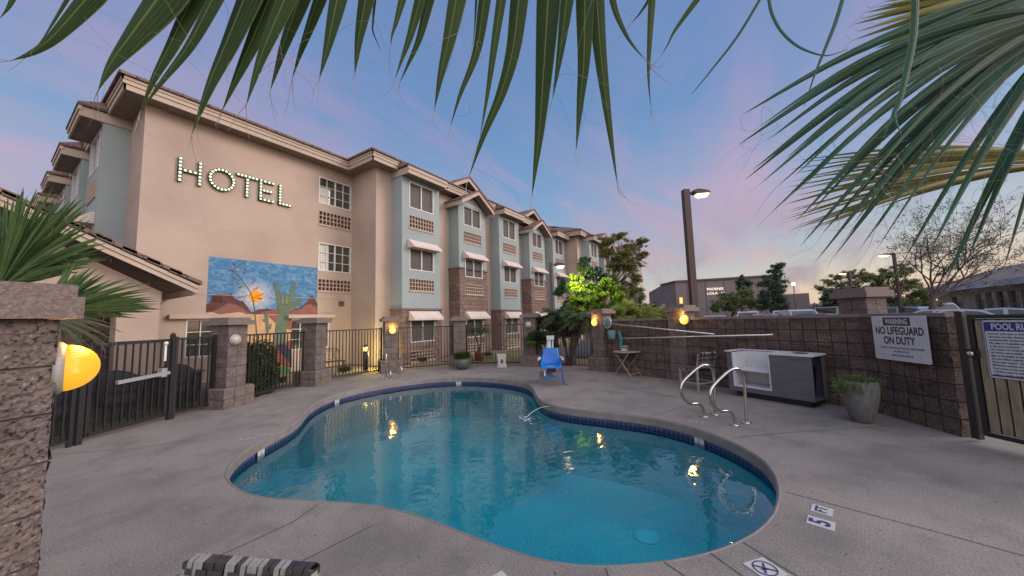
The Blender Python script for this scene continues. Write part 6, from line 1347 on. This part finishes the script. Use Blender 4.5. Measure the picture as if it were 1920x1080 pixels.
# wind blown leaf litter on the deck and the water
m = MB(); rnd = random.Random(77); k = 0
while k < 120:
    x, y = rnd.uniform(.6, 10), rnd.uniform(-2.5, 9.3)
    if not inpoly((x, y), DECK) or (x < 1.2 and y < 3.5) : continue
    z = WZ+.004 if inpoly((x, y), pool) else .006; a = rnd.uniform(0, 6.28); s_ = rnd.uniform(.008,.02); d = Vector((math.cos(a), math.sin(a), 0))*s_; e = Vector((-d.y, d.x, 0))*.4; c = Vector((x,y,z)); m.quad(c-d, c+e, c+d+Z3*.004, c-e); k += 1
tag(m.build('leaf_litter', pm('litter', (.06,.04,.03), rough=.9), fix=False), kind='stuff')

# ------------------------------------------------------------------ parked cars
def car(base, yaw, col, label, kind='sedan', rough=.25):
    t = thing('parked_car', label, 'car', base, yaw, 'cars parked beyond the block wall')
    body = pm('car_paint_%s' % label[:18].replace(' ', '_'), col, rough=rough, coat=.6, metal=.1)
    if kind == 'sedan': L, Wd, H = 4.6, 1.8, 1.45; low = [(-2.3,.35),(-2.28,.75),(-1.9,.88),(-1.2,.95),(1.0,.98),(1.9,.95),(2.25,.8),(2.3,.4)]; top = [(-1.35,.93),(-.55,1.38),(.1,1.45),(.75,1.42),(1.55,.97)]
    elif kind == 'suv': L, Wd, H = 4.8, 1.9, 1.72; low = [(-2.4,.4),(-2.38,.9),(-2.0,1.05),(-1.2,1.12),(1.9,1.15),(2.35,1.1),(2.4,.5)]; top = [(-1.35,1.1),(-.7,1.64),(-.1,1.72),(1.7,1.70),(2.25,1.13)]
    else: L, Wd, H = 5.2, 2.0, 2.2; low = [(-2.6,.4),(-2.58,.95),(-2.2,1.15),(-1.8,1.22),(2.55,1.25),(2.6,.5)]; top = [(-1.95,1.2),(-1.35,1.85),(-1.1,1.95),(2.4,1.96),(2.55,1.23)]
    hw = Wd/2; m = MB(); pr = low
    m.prism(pr, lambda p: (p[0],-hw,p[1]), lambda p: (p[0],hw,p[1]))
    # cabin: tapering inwards
    hc = hw*.80; n = len(top)
    def sec(s): return [(p[0], s*(hw*.97-(hw*.97-hc)*((p[1]-top[0][1])/(max(q[1] for q in top)-top[0][1]))), p[1]) for p in top]
    m.add(sec(-1)+sec(1), [tuple(range(n)), tuple(range(2*n-1,n-1,-1))]+[(i,i+n,i+1+n,i+1) for i in range(n-1)])
    m.build('body', body, t, world=False)
    zt_ = max(q[1] for q in top)
    for s in (-1, 1):
        m = MB(); q = sec(s); a = Vector((sum(p[0] for p in q)/n, sum(p[1] for p in q)/n, sum(p[2] for p in q)/n))
        for lo_, hi_ in ((.06,.46),(.52,.94)):
            x0, x1 = top[0][0], top[-1][0]; xa, xb = x0+(x1-x0)*lo_, x0+(x1-x0)*hi_; pts = []
            def zt(x):
                for i in range(n-1):
                    if top[i][0] <= x <= top[i+1][0]: f = (x-top[i][0])/(top[i+1][0]-top[i][0]); return top[i][1]+(top[i+1][1]-top[i][1])*f
                return top[0][1]
            def yy(z): return s*(hw*.97-(hw*.97-hc)*((z-top[0][1])/(zt_-top[0][1]))+.004)
            za = top[0][1]+.05; U_ = [xa+(xb-xa)*k/5 for k in range(6)]
            pts = [(x, yy(za), za) for x in U_]+[(x, yy(max(za,zt(x)-.09)), max(za, zt(x)-.09)) for x in reversed(U_)]; m.add(pts, [tuple(range(12))])
        m.build('side_window', M['glass'], t, world=False)
    for i, nm in ((0,'windscreen'),(n-2,'rear_window')):
        a, b = top[i], top[i+1]; ya = hw*.9; yb = hc*.92; nx = (b[1]-a[1]); nz = -(b[0]-a[0]); l = math.hypot(nx, nz); ox, oz = (-nx/l*.006, -nz/l*.006) if i == 0 else (-nx/l*.006, -nz/l*.006)
        if oz < 0: ox, oz = -ox, -oz
        f = lambda p, q, k: (p[0]+(q[0]-p[0])*k+ox, p[1]+(q[1]-p[1])*k+oz)
        A_, B_ = f(a,b,.1), f(a,b,.92); m = MB(); m.quad((A_[0],-ya*.95,A_[1]),(A_[0],ya*.95,A_[1]),(B_[0],yb,B_[1]),(B_[0],-yb,B_[1])); m.build(nm, M['glass'], t, world=False)
    for x in (-L*.31, L*.31):
        for s in (-1, 1):
            m = MB(); m.lathe([(0,-.11),(.30,-.11),(.34,-.07),(.34,.07),(.30,.11),(0,.11)], (x,s*(hw-.10),.34), 20, (0,1,0)); w_o = m.build('wheel', M['black'], t, world=False)
            m = MB(); m.lathe([(0,0),(.2,0),(.19,.02),(0,.03)], (x,s*(hw+.012),.34), 14, (0,s,0)); m.build('rim', M['steel'], w_o, world=False); 
    for s in (-1, 1):
        m = MB(); m.cbox((-L/2+.06,s*(hw-.28),.68),(.10,.36,.14)); m.build('headlight', M['white_lam'], t, world=False); m = MB(); m.cbox((L/2-.04,s*(hw-.22),.82),(.08,.3,.16)); m.build('tail_light', pm_red, t, world=False)
    return t
pm_red = pm('tail_red', (.3,.01,.01), rough=.3)
W1, W2, BL, SV, DK = (.40,.43,.47), (.28,.33,.40), (.05,.09,.16), (.30,.33,.37), (.03,.035,.045)
va = math.atan2(ray(1500,585)[1], ray(1500,585)[0])
for x, tt_, yaw, col, kd, lb in (
    (1340,27,.1,BL,'sedan','dark blue car just right of the pier with the wall lamp'),
    (1402,33,.1,W1,'suv','white car seen end on under the mesquite tree'),
    (1428,30,.2,DK,'sedan','dark car right of the white car under the mesquite tree'),
    (1447,29,1.2,SV,'sedan','silver car parked before the dark rounded tree'),
    (1470,30,.1,W1,'suv','white car end on before the right end of the block building'),
    (1498,27,.3,W2,'suv','pale car before the annex of the block building'),
    (1535,20,1.25,BL,'sedan','long dark blue car close behind the wall left of the capped pier'),
    (1590,34,.9,W1,'van','white van behind the long dark blue car'),
    (1712,27,.9,W2,'suv','pale car just right of the capped pier'),
    (1748,31,.2,W1,'van','white van under the bare tree'),
    (1765,22,1.1,W1,'sedan','white car left of the shop entrance before the bare tree trunk'),
    (1810,19.5,1.3,W1,'sedan','long white car before the shop door'),
    (1890,20.5,1.3,W2,'sedan','pale car before the shop windows at the right edge')):
    car(grd(x, 585, tt_, ZL+.004), va+yaw, col, lb, kd)

# ------------------------------------------------------------------ fan palms close to the camera
def fanmat(name, a, b, rib, sc=60.):
    m, t, bs = newmat(name); L = t.links; bs.inputs['Roughness'].default_value = .6; bs.inputs['Specular IOR Level'].default_value = .2
    cd = N(t, 'ShaderNodeTexCoord'); sx = N(t, 'ShaderNodeSeparateXYZ'); L.new(cd.outputs['UV'], sx.inputs[0])
    n = N(t, 'ShaderNodeTexNoise'); n.inputs['Scale'].default_value = 5; n.inputs['Detail'].default_value = 4; L.new(cd.outputs['Object'], n.inputs['Vector'])
    c = MixC(t, ramp(t, [(.35,(0,0,0)),(.65,(1,1,1))], n.outputs[0]), a, b)
    # fine parallel veins across the width (u runs 0..1), bright midrib
    v = Mth(t, 'SINE', Mth(t, 'MULTIPLY', sx.outputs[0], sc)); f = Mth(t, 'ADD', Mth(t, 'MULTIPLY', v, .22), .95)
    cc = N(t, 'ShaderNodeCombineColor'); [L.new(f, cc.inputs[k]) for k in range(3)]
    c = MixC(t, 1., c, cc.outputs[0], 'MULTIPLY')
    r_ = Mth(t, 'LESS_THAN', Mth(t, 'ABSOLUTE', Mth(t, 'SUBTRACT', sx.outputs[0], .5)), .03); c = MixC(t, r_, c, rib)
    e_ = Mth(t, 'GREATER_THAN', Mth(t, 'ABSOLUTE', Mth(t, 'SUBTRACT', sx.outputs[0], .5)), .47); c = MixC(t, Mth(t, 'MULTIPLY', e_, .7), c, rib)
    L.new(c, bs.inputs['Base Color'])
    tl = N(t, 'ShaderNodeBsdfTranslucent'); L.new(c, tl.inputs[0]); mx = N(t, 'ShaderNodeMixShader'); mx.inputs[0].default_value = .25
    out = t.nodes['Material Output']; L.new(bs.outputs[0], mx.inputs[1]); L.new(tl.outputs[0], mx.inputs[2]); L.new(mx.outputs[0], out.inputs[0]); return m
M['fan1'] = fanmat('fan_leaf_green', (.050,.088,.022), (.030,.062,.018), (.16,.20,.05))
M['fan2'] = fanmat('fan_leaf_blue', (.035,.125,.095), (.035,.085,.045), (.20,.30,.14), 50)
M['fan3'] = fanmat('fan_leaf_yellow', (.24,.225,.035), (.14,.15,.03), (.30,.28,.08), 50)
M['fan4'] = fanmat('fan_leaf_left', (.11,.19,.05), (.06,.125,.04), (.26,.32,.16), 50)
M['thread'] = pm('palm_thread', (.42,.37,.27), (.25,.21,.15), 20, .7, coord='Object')
M['petiole'] = pm('petiole', (.15,.17,.06), (.10,.11,.04), 5, .5, coord='Object')
def blade(m, cl, ws, face, fold=.28):
    # cl: centre line points, ws: widths, face: direction the flat of the blade looks along; folded into a shallow V
    n = len(cl); V = []; UV = []
    for i, (p, w) in enumerate(zip(cl, ws)):
        tg = (cl[min(i+1,n-1)]-cl[max(i-1,0)]).normalized(); s = tg.cross(face).normalized(); u = s.cross(tg).normalized()
        V += [p-s*w/2+u*w*fold*.5, p-s*w*.24+u*w*fold*.18, p, p+s*w*.24+u*w*fold*.18, p+s*w/2+u*w*fold*.5]; UV.append(i/(n-1))
    fs, uv = [], []
    for i in range(n-1):
        for k in range(4):
            a = i*5+k; fs.append((a,a+1,a+6,a+5)); uv.append([(k/4,UV[i]),((k+1)/4,UV[i]),((k+1)/4,UV[i+1]),(k/4,UV[i+1])])
    sm = m.smooth; m.smooth = True; m.add(V, fs, uv); m.smooth = sm
def cr(pts, k=5):
    out = []; n = len(pts)
    for i in range(n-1):
        p0, p1, p2, p3 = pts[max(i-1,0)], pts[i], pts[i+1], pts[min(i+2,n-1)]
        for j in range(k):
            t = j/k; out.append(.5*((2*p1)+(-p0+p2)*t+(2*p0-5*p1+4*p2-p3)*t*t+(-p0+3*p1-3*p2+p3)*t**3))
    return out+[pts[-1]]
def thread(m, p, d, L, r, rnd, curl=1.):
    pts = [p]; d = d.normalized(); ax = Vector((rnd.gauss(0,1),rnd.gauss(0,1),rnd.gauss(0,1))).normalized(); w = rnd.uniform(-.35,.35)*curl
    for k in range(12): d = (Matrix.Rotation(w, 3, ax) @ d + Vector((0,0,-.05))).normalized(); w *= rnd.uniform(.9,1.12); pts.append(pts[-1]+d*L/12)
    m.tube(pts, [r*(1-.06*k) for k in range(13)], 4, False)
fp = thing('fan_palm', 'fan palm with big green and blue green fronds hanging in from above', 'palm', (1.25,-1.35,0))
crown_top = Vector((1.25,-1.35,3.05))
m = MB(); pts = [Vector((1.25,-1.35,z)) for z in np.linspace(0,3.0,24)]; m.tube(pts, [.19+.02*(k%2) for k in range(24)], 14); m.build('trunk', M['bark'], fp)
TOPB = [  # centre line in the picture from the top edge to the tip, width at the top edge
 ([(168,-10),(120,45),(88,78),(55,100),(20,114)],40),([(128,-10),(98,42),(80,72),(62,95)],12),([(26,-10),(14,15),(-2,36)],10),
 ([(300,-10),(245,65),(205,122),(183,172)],76),([(362,-10),(318,85),(285,150),(262,213)],44),([(402,-10),(354,82),(300,155),(262,211)],34),
 ([(460,-10),(424,80),(391,158),(359,253)],62),([(508,-10),(470,80),(440,150),(415,211)],44),([(537,-10),(497,85),(478,140),(461,200)],36),([(564,-10),(533,78),(520,122),(506,172)],36),([(598,-10),(571,70),(558,110),(547,150)],34),([(634,-10),(617,70),(608,110),(598,150)],32),
 ([(687,-10),(674,62),(668,110),(665,142)],28),([(703,-10),(699,40),(700,62),(716,98)],7),([(756,-10),(742,42),(735,66),(732,88)],15),([(790,-10),(769,66),(752,115),(740,150)],20),([(806,-10),(786,70),(765,120),(748,158)],20),
 ([(857,-10),(841,73),(826,140),(814,208)],36),([(909,-10),(893,95),(862,178),(844,240)],25),([(893,-10),(889,60),(884,90)],6),([(941,-10),(927,84),(913,182),(899,262)],19),([(974,-10),(962,90),(940,172),(908,250),(878,335)],35),
 ([(1028,-10),(1021,109),(1012,237),(1003,320),(997,372)],46),([(1064,-10),(1051,91),(1042,150),(1035,190)],26),([(1097,-10),(1095,109),(1088,190),(1080,285)],35),([(1119,-10),(1126,91),(1139,205),(1158,350)],32),
 ([(1147,-10),(1158,30),(1182,78),(1214,116)],13),([(1224,-10),(1217,109),(1217,160),(1221,206)],15),([(1219,-4),(1202,22),(1180,48)],6),([(1314,-10),(1267,55),(1252,84),(1237,108)],11)]
hub1 = AT(1010,-820,.80)
m = MB(); th = MB(); rnd = random.Random(9)
face = Vector(RM@np.array([0,-.15,1.]))
for k, (pl, w) in enumerate(TOPB):
    t0 = .62+.03*math.sin(k*2.1)+.02*rnd.random(); c = [AT(x, y, t0+.0*i) for i, (x, y) in enumerate(pl)]
    d0 = (c[0]-c[1]).normalized(); D_ = (c[0]-hub1).length; q1, q2 = hub1+(c[0]-hub1)*.3, c[0]+d0*D_*.35
    upc = [hub1*(1-f)**3+q1*3*f*(1-f)**2+q2*3*f*f*(1-f)+c[0]*f**3 for f in [i/12 for i in range(12)]]
    ph = c[0]+d0*(c[1]-c[0]).length; low = cr([ph]+c, 6)[6:]; cl = upc+low; n = len(cl); wm = w*t0/FOC
    Ls = [0]
    for a, b in zip(cl, cl[1:]): Ls.append(Ls[-1]+(b-a).length)
    i0 = 12; L0 = Ls[i0]; ws = []
    for i in range(n):
        if i <= i0: ws.append(max(.004, wm*1.25*(Ls[i]/L0)**.8 if Ls[i] < L0*.7 else wm*(1.25*(.7)**.8+(1-1.25*.7**.8)*(Ls[i]/L0-.7)/.3)))
        else: f = (Ls[i]-L0)/(Ls[-1]-L0); ws.append(wm*max(.02, (1-f**1.25)))
    fd = (face+Vector((rnd.gauss(0,.25),rnd.gauss(0,.25),rnd.gauss(0,.12)))).normalized(); blade(m, cl, ws, fd, .3)
    dn = (cl[-1]-cl[-3]).normalized()
    for j in range(2 if w > 12 else 1): thread(th, cl[-1]-dn*.004*j, dn+Vector((rnd.gauss(0,.25),rnd.gauss(0,.25),0)), rnd.uniform(.03,.075), .0006, rnd, .5)
    if w > 20:
        for j in range(3): i = rnd.randrange(i0, n-2); thread(th, cl[i]+(cl[i]-cl[i-1]).cross(face).normalized()*ws[i]*.5, Vector((rnd.gauss(0,1),rnd.gauss(0,1),rnd.gauss(0,1)-.4)), rnd.uniform(.06,.16), .00032, rnd)
f1 = m.build('frond', M['fan1'], fp, fix=False); tag(f1, 'wide green frond hanging across the top of the picture'); tag(th.build('thread', M['thread'], f1, fix=False), kind='stuff')
m = MB(); m.tube(cr([hub1, hub1.lerp(crown_top,.5)+Z3*.35, crown_top-Z3*.1], 6), [.012+.001*k for k in range(13)], 8); m.build('petiole', M['petiole'], f1)
# dangling thin strips right of the frond
for pl, w, t0 in (([(1436,-20),(1385,65),(1335,130),(1296,178)],5,.5),([(1440,-20),(1447,22),(1464,56),(1490,82),(1519,97),(1552,104),(1590,92)],7,.45),([(1586,-20),(1568,40),(1547,93),(1528,140),(1508,200)],8,.42),([(1719,-20),(1716,60),(1703,130),(1688,190),(1678,215),(1690,252)],16,.7),([(1678,200),(1668,230),(1655,262)],4,.7)):
    m = MB(); c = cr([AT(x,y,t0) for x, y in pl], 5); n = len(c); blade(m, c, [w*t0/FOC*max(.15,1-(i/n)**2) for i in range(n)], face, .3); m.build('dry_strip', M['fan2'], fp, fix=False)
# right hand fronds
def fan(parent, hub, tips, mat, w0, label, t_of, seed, droop=.0, nfuse=.42, thr=24, jit=.04, trunk=None, fold=.3, faceb=None, dens=False):
    rnd = random.Random(seed); m = MB(); th = MB(); fc = faceb or face
    tips = [p for k, p in enumerate(tips) for p in ((p, (p[0]*.5+tips[(k+1)%len(tips)][0]*.5+rnd.gauss(0,4), p[1]*.5+tips[(k+1)%len(tips)][1]*.5+rnd.gauss(0,4))) if dens and k < len(tips)-1 else (p,))]
    for k, (x, y) in enumerate(tips):
        tt_ = t_of(k/(max(1,len(tips)-1)))+rnd.gauss(0,jit); p = AT(x, y, tt_); L = (p-hub).length
        q1 = hub.lerp(p,.35)+Z3*L*droop*.8; q2 = hub.lerp(p,.7)+Z3*L*droop*.75; cl = cr([hub,q1,q2,p], 5); n = len(cl); wm = w0*rnd.uniform(.75,1.15)
        ws = [wm*(f/nfuse)**.9 if f < nfuse else wm*max(.015,1-((f-nfuse)/(1-nfuse))**1.15) for f in [i/(n-1) for i in range(n)]]; ws[0] = .004
        fd = (fc+Vector((rnd.gauss(0,.3),rnd.gauss(0,.3),rnd.gauss(0,.15)))).normalized(); blade(m, cl, ws, fd, fold)
        dn = (cl[-1]-cl[-2]).normalized()
        if rnd.random() < .8: thread(th, cl[-1], dn+Vector((rnd.gauss(0,.3),rnd.gauss(0,.3),-.1)), rnd.uniform(.04,.12), w0*.018, rnd, .6)
    for k in range(thr):
        x, y = tips[rnd.randrange(len(tips))]; p = hub.lerp(AT(x,y,t_of(.5)), rnd.uniform(.45,.95)); thread(th, p, Vector((rnd.gauss(0,1),rnd.gauss(0,1),rnd.gauss(0,.8)-.2)), rnd.uniform(.12,.32), w0*.013, rnd, 1.6)
    f = m.build('frond', mat, parent, fix=False); tag(f, label); tag(th.build('thread', M['thread'], f, fix=False), kind='stuff')
    if trunk is not None: m = MB(); m.tube(cr([hub, hub.lerp(trunk,.5)+Z3*.15, trunk], 5), .013, 8); m.build('petiole', M['petiole'], f)
    return f
hubA = AT(2120,-60,1.05)
tipsA = [(1392,215),(1384,272),(1400,262),(1412,318),(1396,338),(1425,345),(1455,352),(1440,405),(1478,372),(1492,415),(1520,398),(1500,462),(1540,440),(1528,492),(1585,448),(1560,486),(1610,470),(1642,470),(1688,500),(1745,470),(1770,536),(1812,492),(1882,505),(1900,440),(1950,520)]
fan(fp, hubA, tipsA, M['fan2'], .036, 'big blue green frond spreading down from the right edge', lambda f: 1.0+.12*math.sin(f*3), 21, .07, .42, 90, .07, crown_top, .5)
tipsA2 = [(1420,240),(1440,262),(1470,300),(1490,330),(1505,350),(1530,372),(1560,390),(1575,405),(1600,420),(1640,432)]
fan(fp, AT(2090,10,1.0), tipsA2, M['fan2'], .034, 'second layer of blue green blades at the right edge', lambda f: .95, 22, .11, .36, 30, .05, None, .3)
hubB = AT(2060,300,1.5)
tipsB = [(1468,y) for y in ()]+[(1500,300),(1478,318),(1495,335),(1470,352),(1488,368),(1468,384),(1480,398),(1470,412),(1490,425),(1510,432),(1540,425),(1470,436),(1560,412),(1600,400),(1640,392),(1550,330),(1570,300),(1530,350)]
fan(fp, hubB, tipsB, M['fan3'], .017, 'yellow green frond seen edge on behind the blue green one', lambda f: 1.42, 23, .04, .5, 24, .16, crown_top, .25, dens=True)
hubC = AT(2050,-40,1.35)
tipsC = [(1598,76),(1606,60),(1600,46),(1612,36),(1622,24),(1640,14),(1655,4),(1675,-8),(1700,-20),(1640,92),(1690,80),(1740,66),(1605,-30)]
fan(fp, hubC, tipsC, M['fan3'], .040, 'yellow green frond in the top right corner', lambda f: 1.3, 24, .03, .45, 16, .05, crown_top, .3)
# left palm behind the big pier
lp = thing('fan_palm', 'low fan palm with green fronds growing behind the nearest dark pier', 'palm', (-.55,4.3,0)); lt0 = Vector((-.55,4.3,1.25))
m = MB(); m.tube([Vector((-.55,4.3,z)) for z in np.linspace(0,1.2,12)], [.17+.02*(k%2) for k in range(12)], 12); m.build('trunk', M['bark'], lp)
tipsL = [(-150,420),(-90,380),(-40,370),(0,378),(16,358),(28,372),(44,352),(54,366),(70,352),(84,362),(98,356),(112,372),(126,365),(140,378),(155,372),(162,388),(150,400),(168,402),(160,420),(178,430),(190,445),(176,460),(202,455),(186,475),(206,486),(170,495),(150,510)]
fan(lp, AT(-5,545,2.55), tipsL, M['fan4'], .043, 'bright green frond fanning upward at the left edge', lambda f: 2.5, 31, .05, .45, 60, .08, lt0, .35, dens=True)
tipsL2 = [(128,500),(142,492),(158,506),(150,520),(172,500),(190,512),(196,520),(225,528),(240,522),(262,534),(285,540),(276,552),(292,560),(302,570),(282,576),(306,580),(272,586),(250,590),(215,580)]
fan(lp, AT(80,592,2.3), tipsL2, M['fan4'], .036, 'frond spreading to the right above the yellow lamp', lambda f: 2.35, 32, .03, .4, 40, .06, lt0, .3, dens=True)
tipsL3 = [(150,628),(172,640),(160,652),(190,648),(205,634),(215,640),(198,618),(220,612),(232,624),(180,662),(210,655),(168,668)]
fan(lp, AT(85,600,2.2), tipsL3, fanmat('fan_leaf_dry', (.17,.19,.12), (.12,.14,.09), (.3,.28,.2), 40), .030, 'pale drooping frond just above the yellow lamp', lambda f: 2.25, 33, .08, .4, 40, .05, lt0, .3)
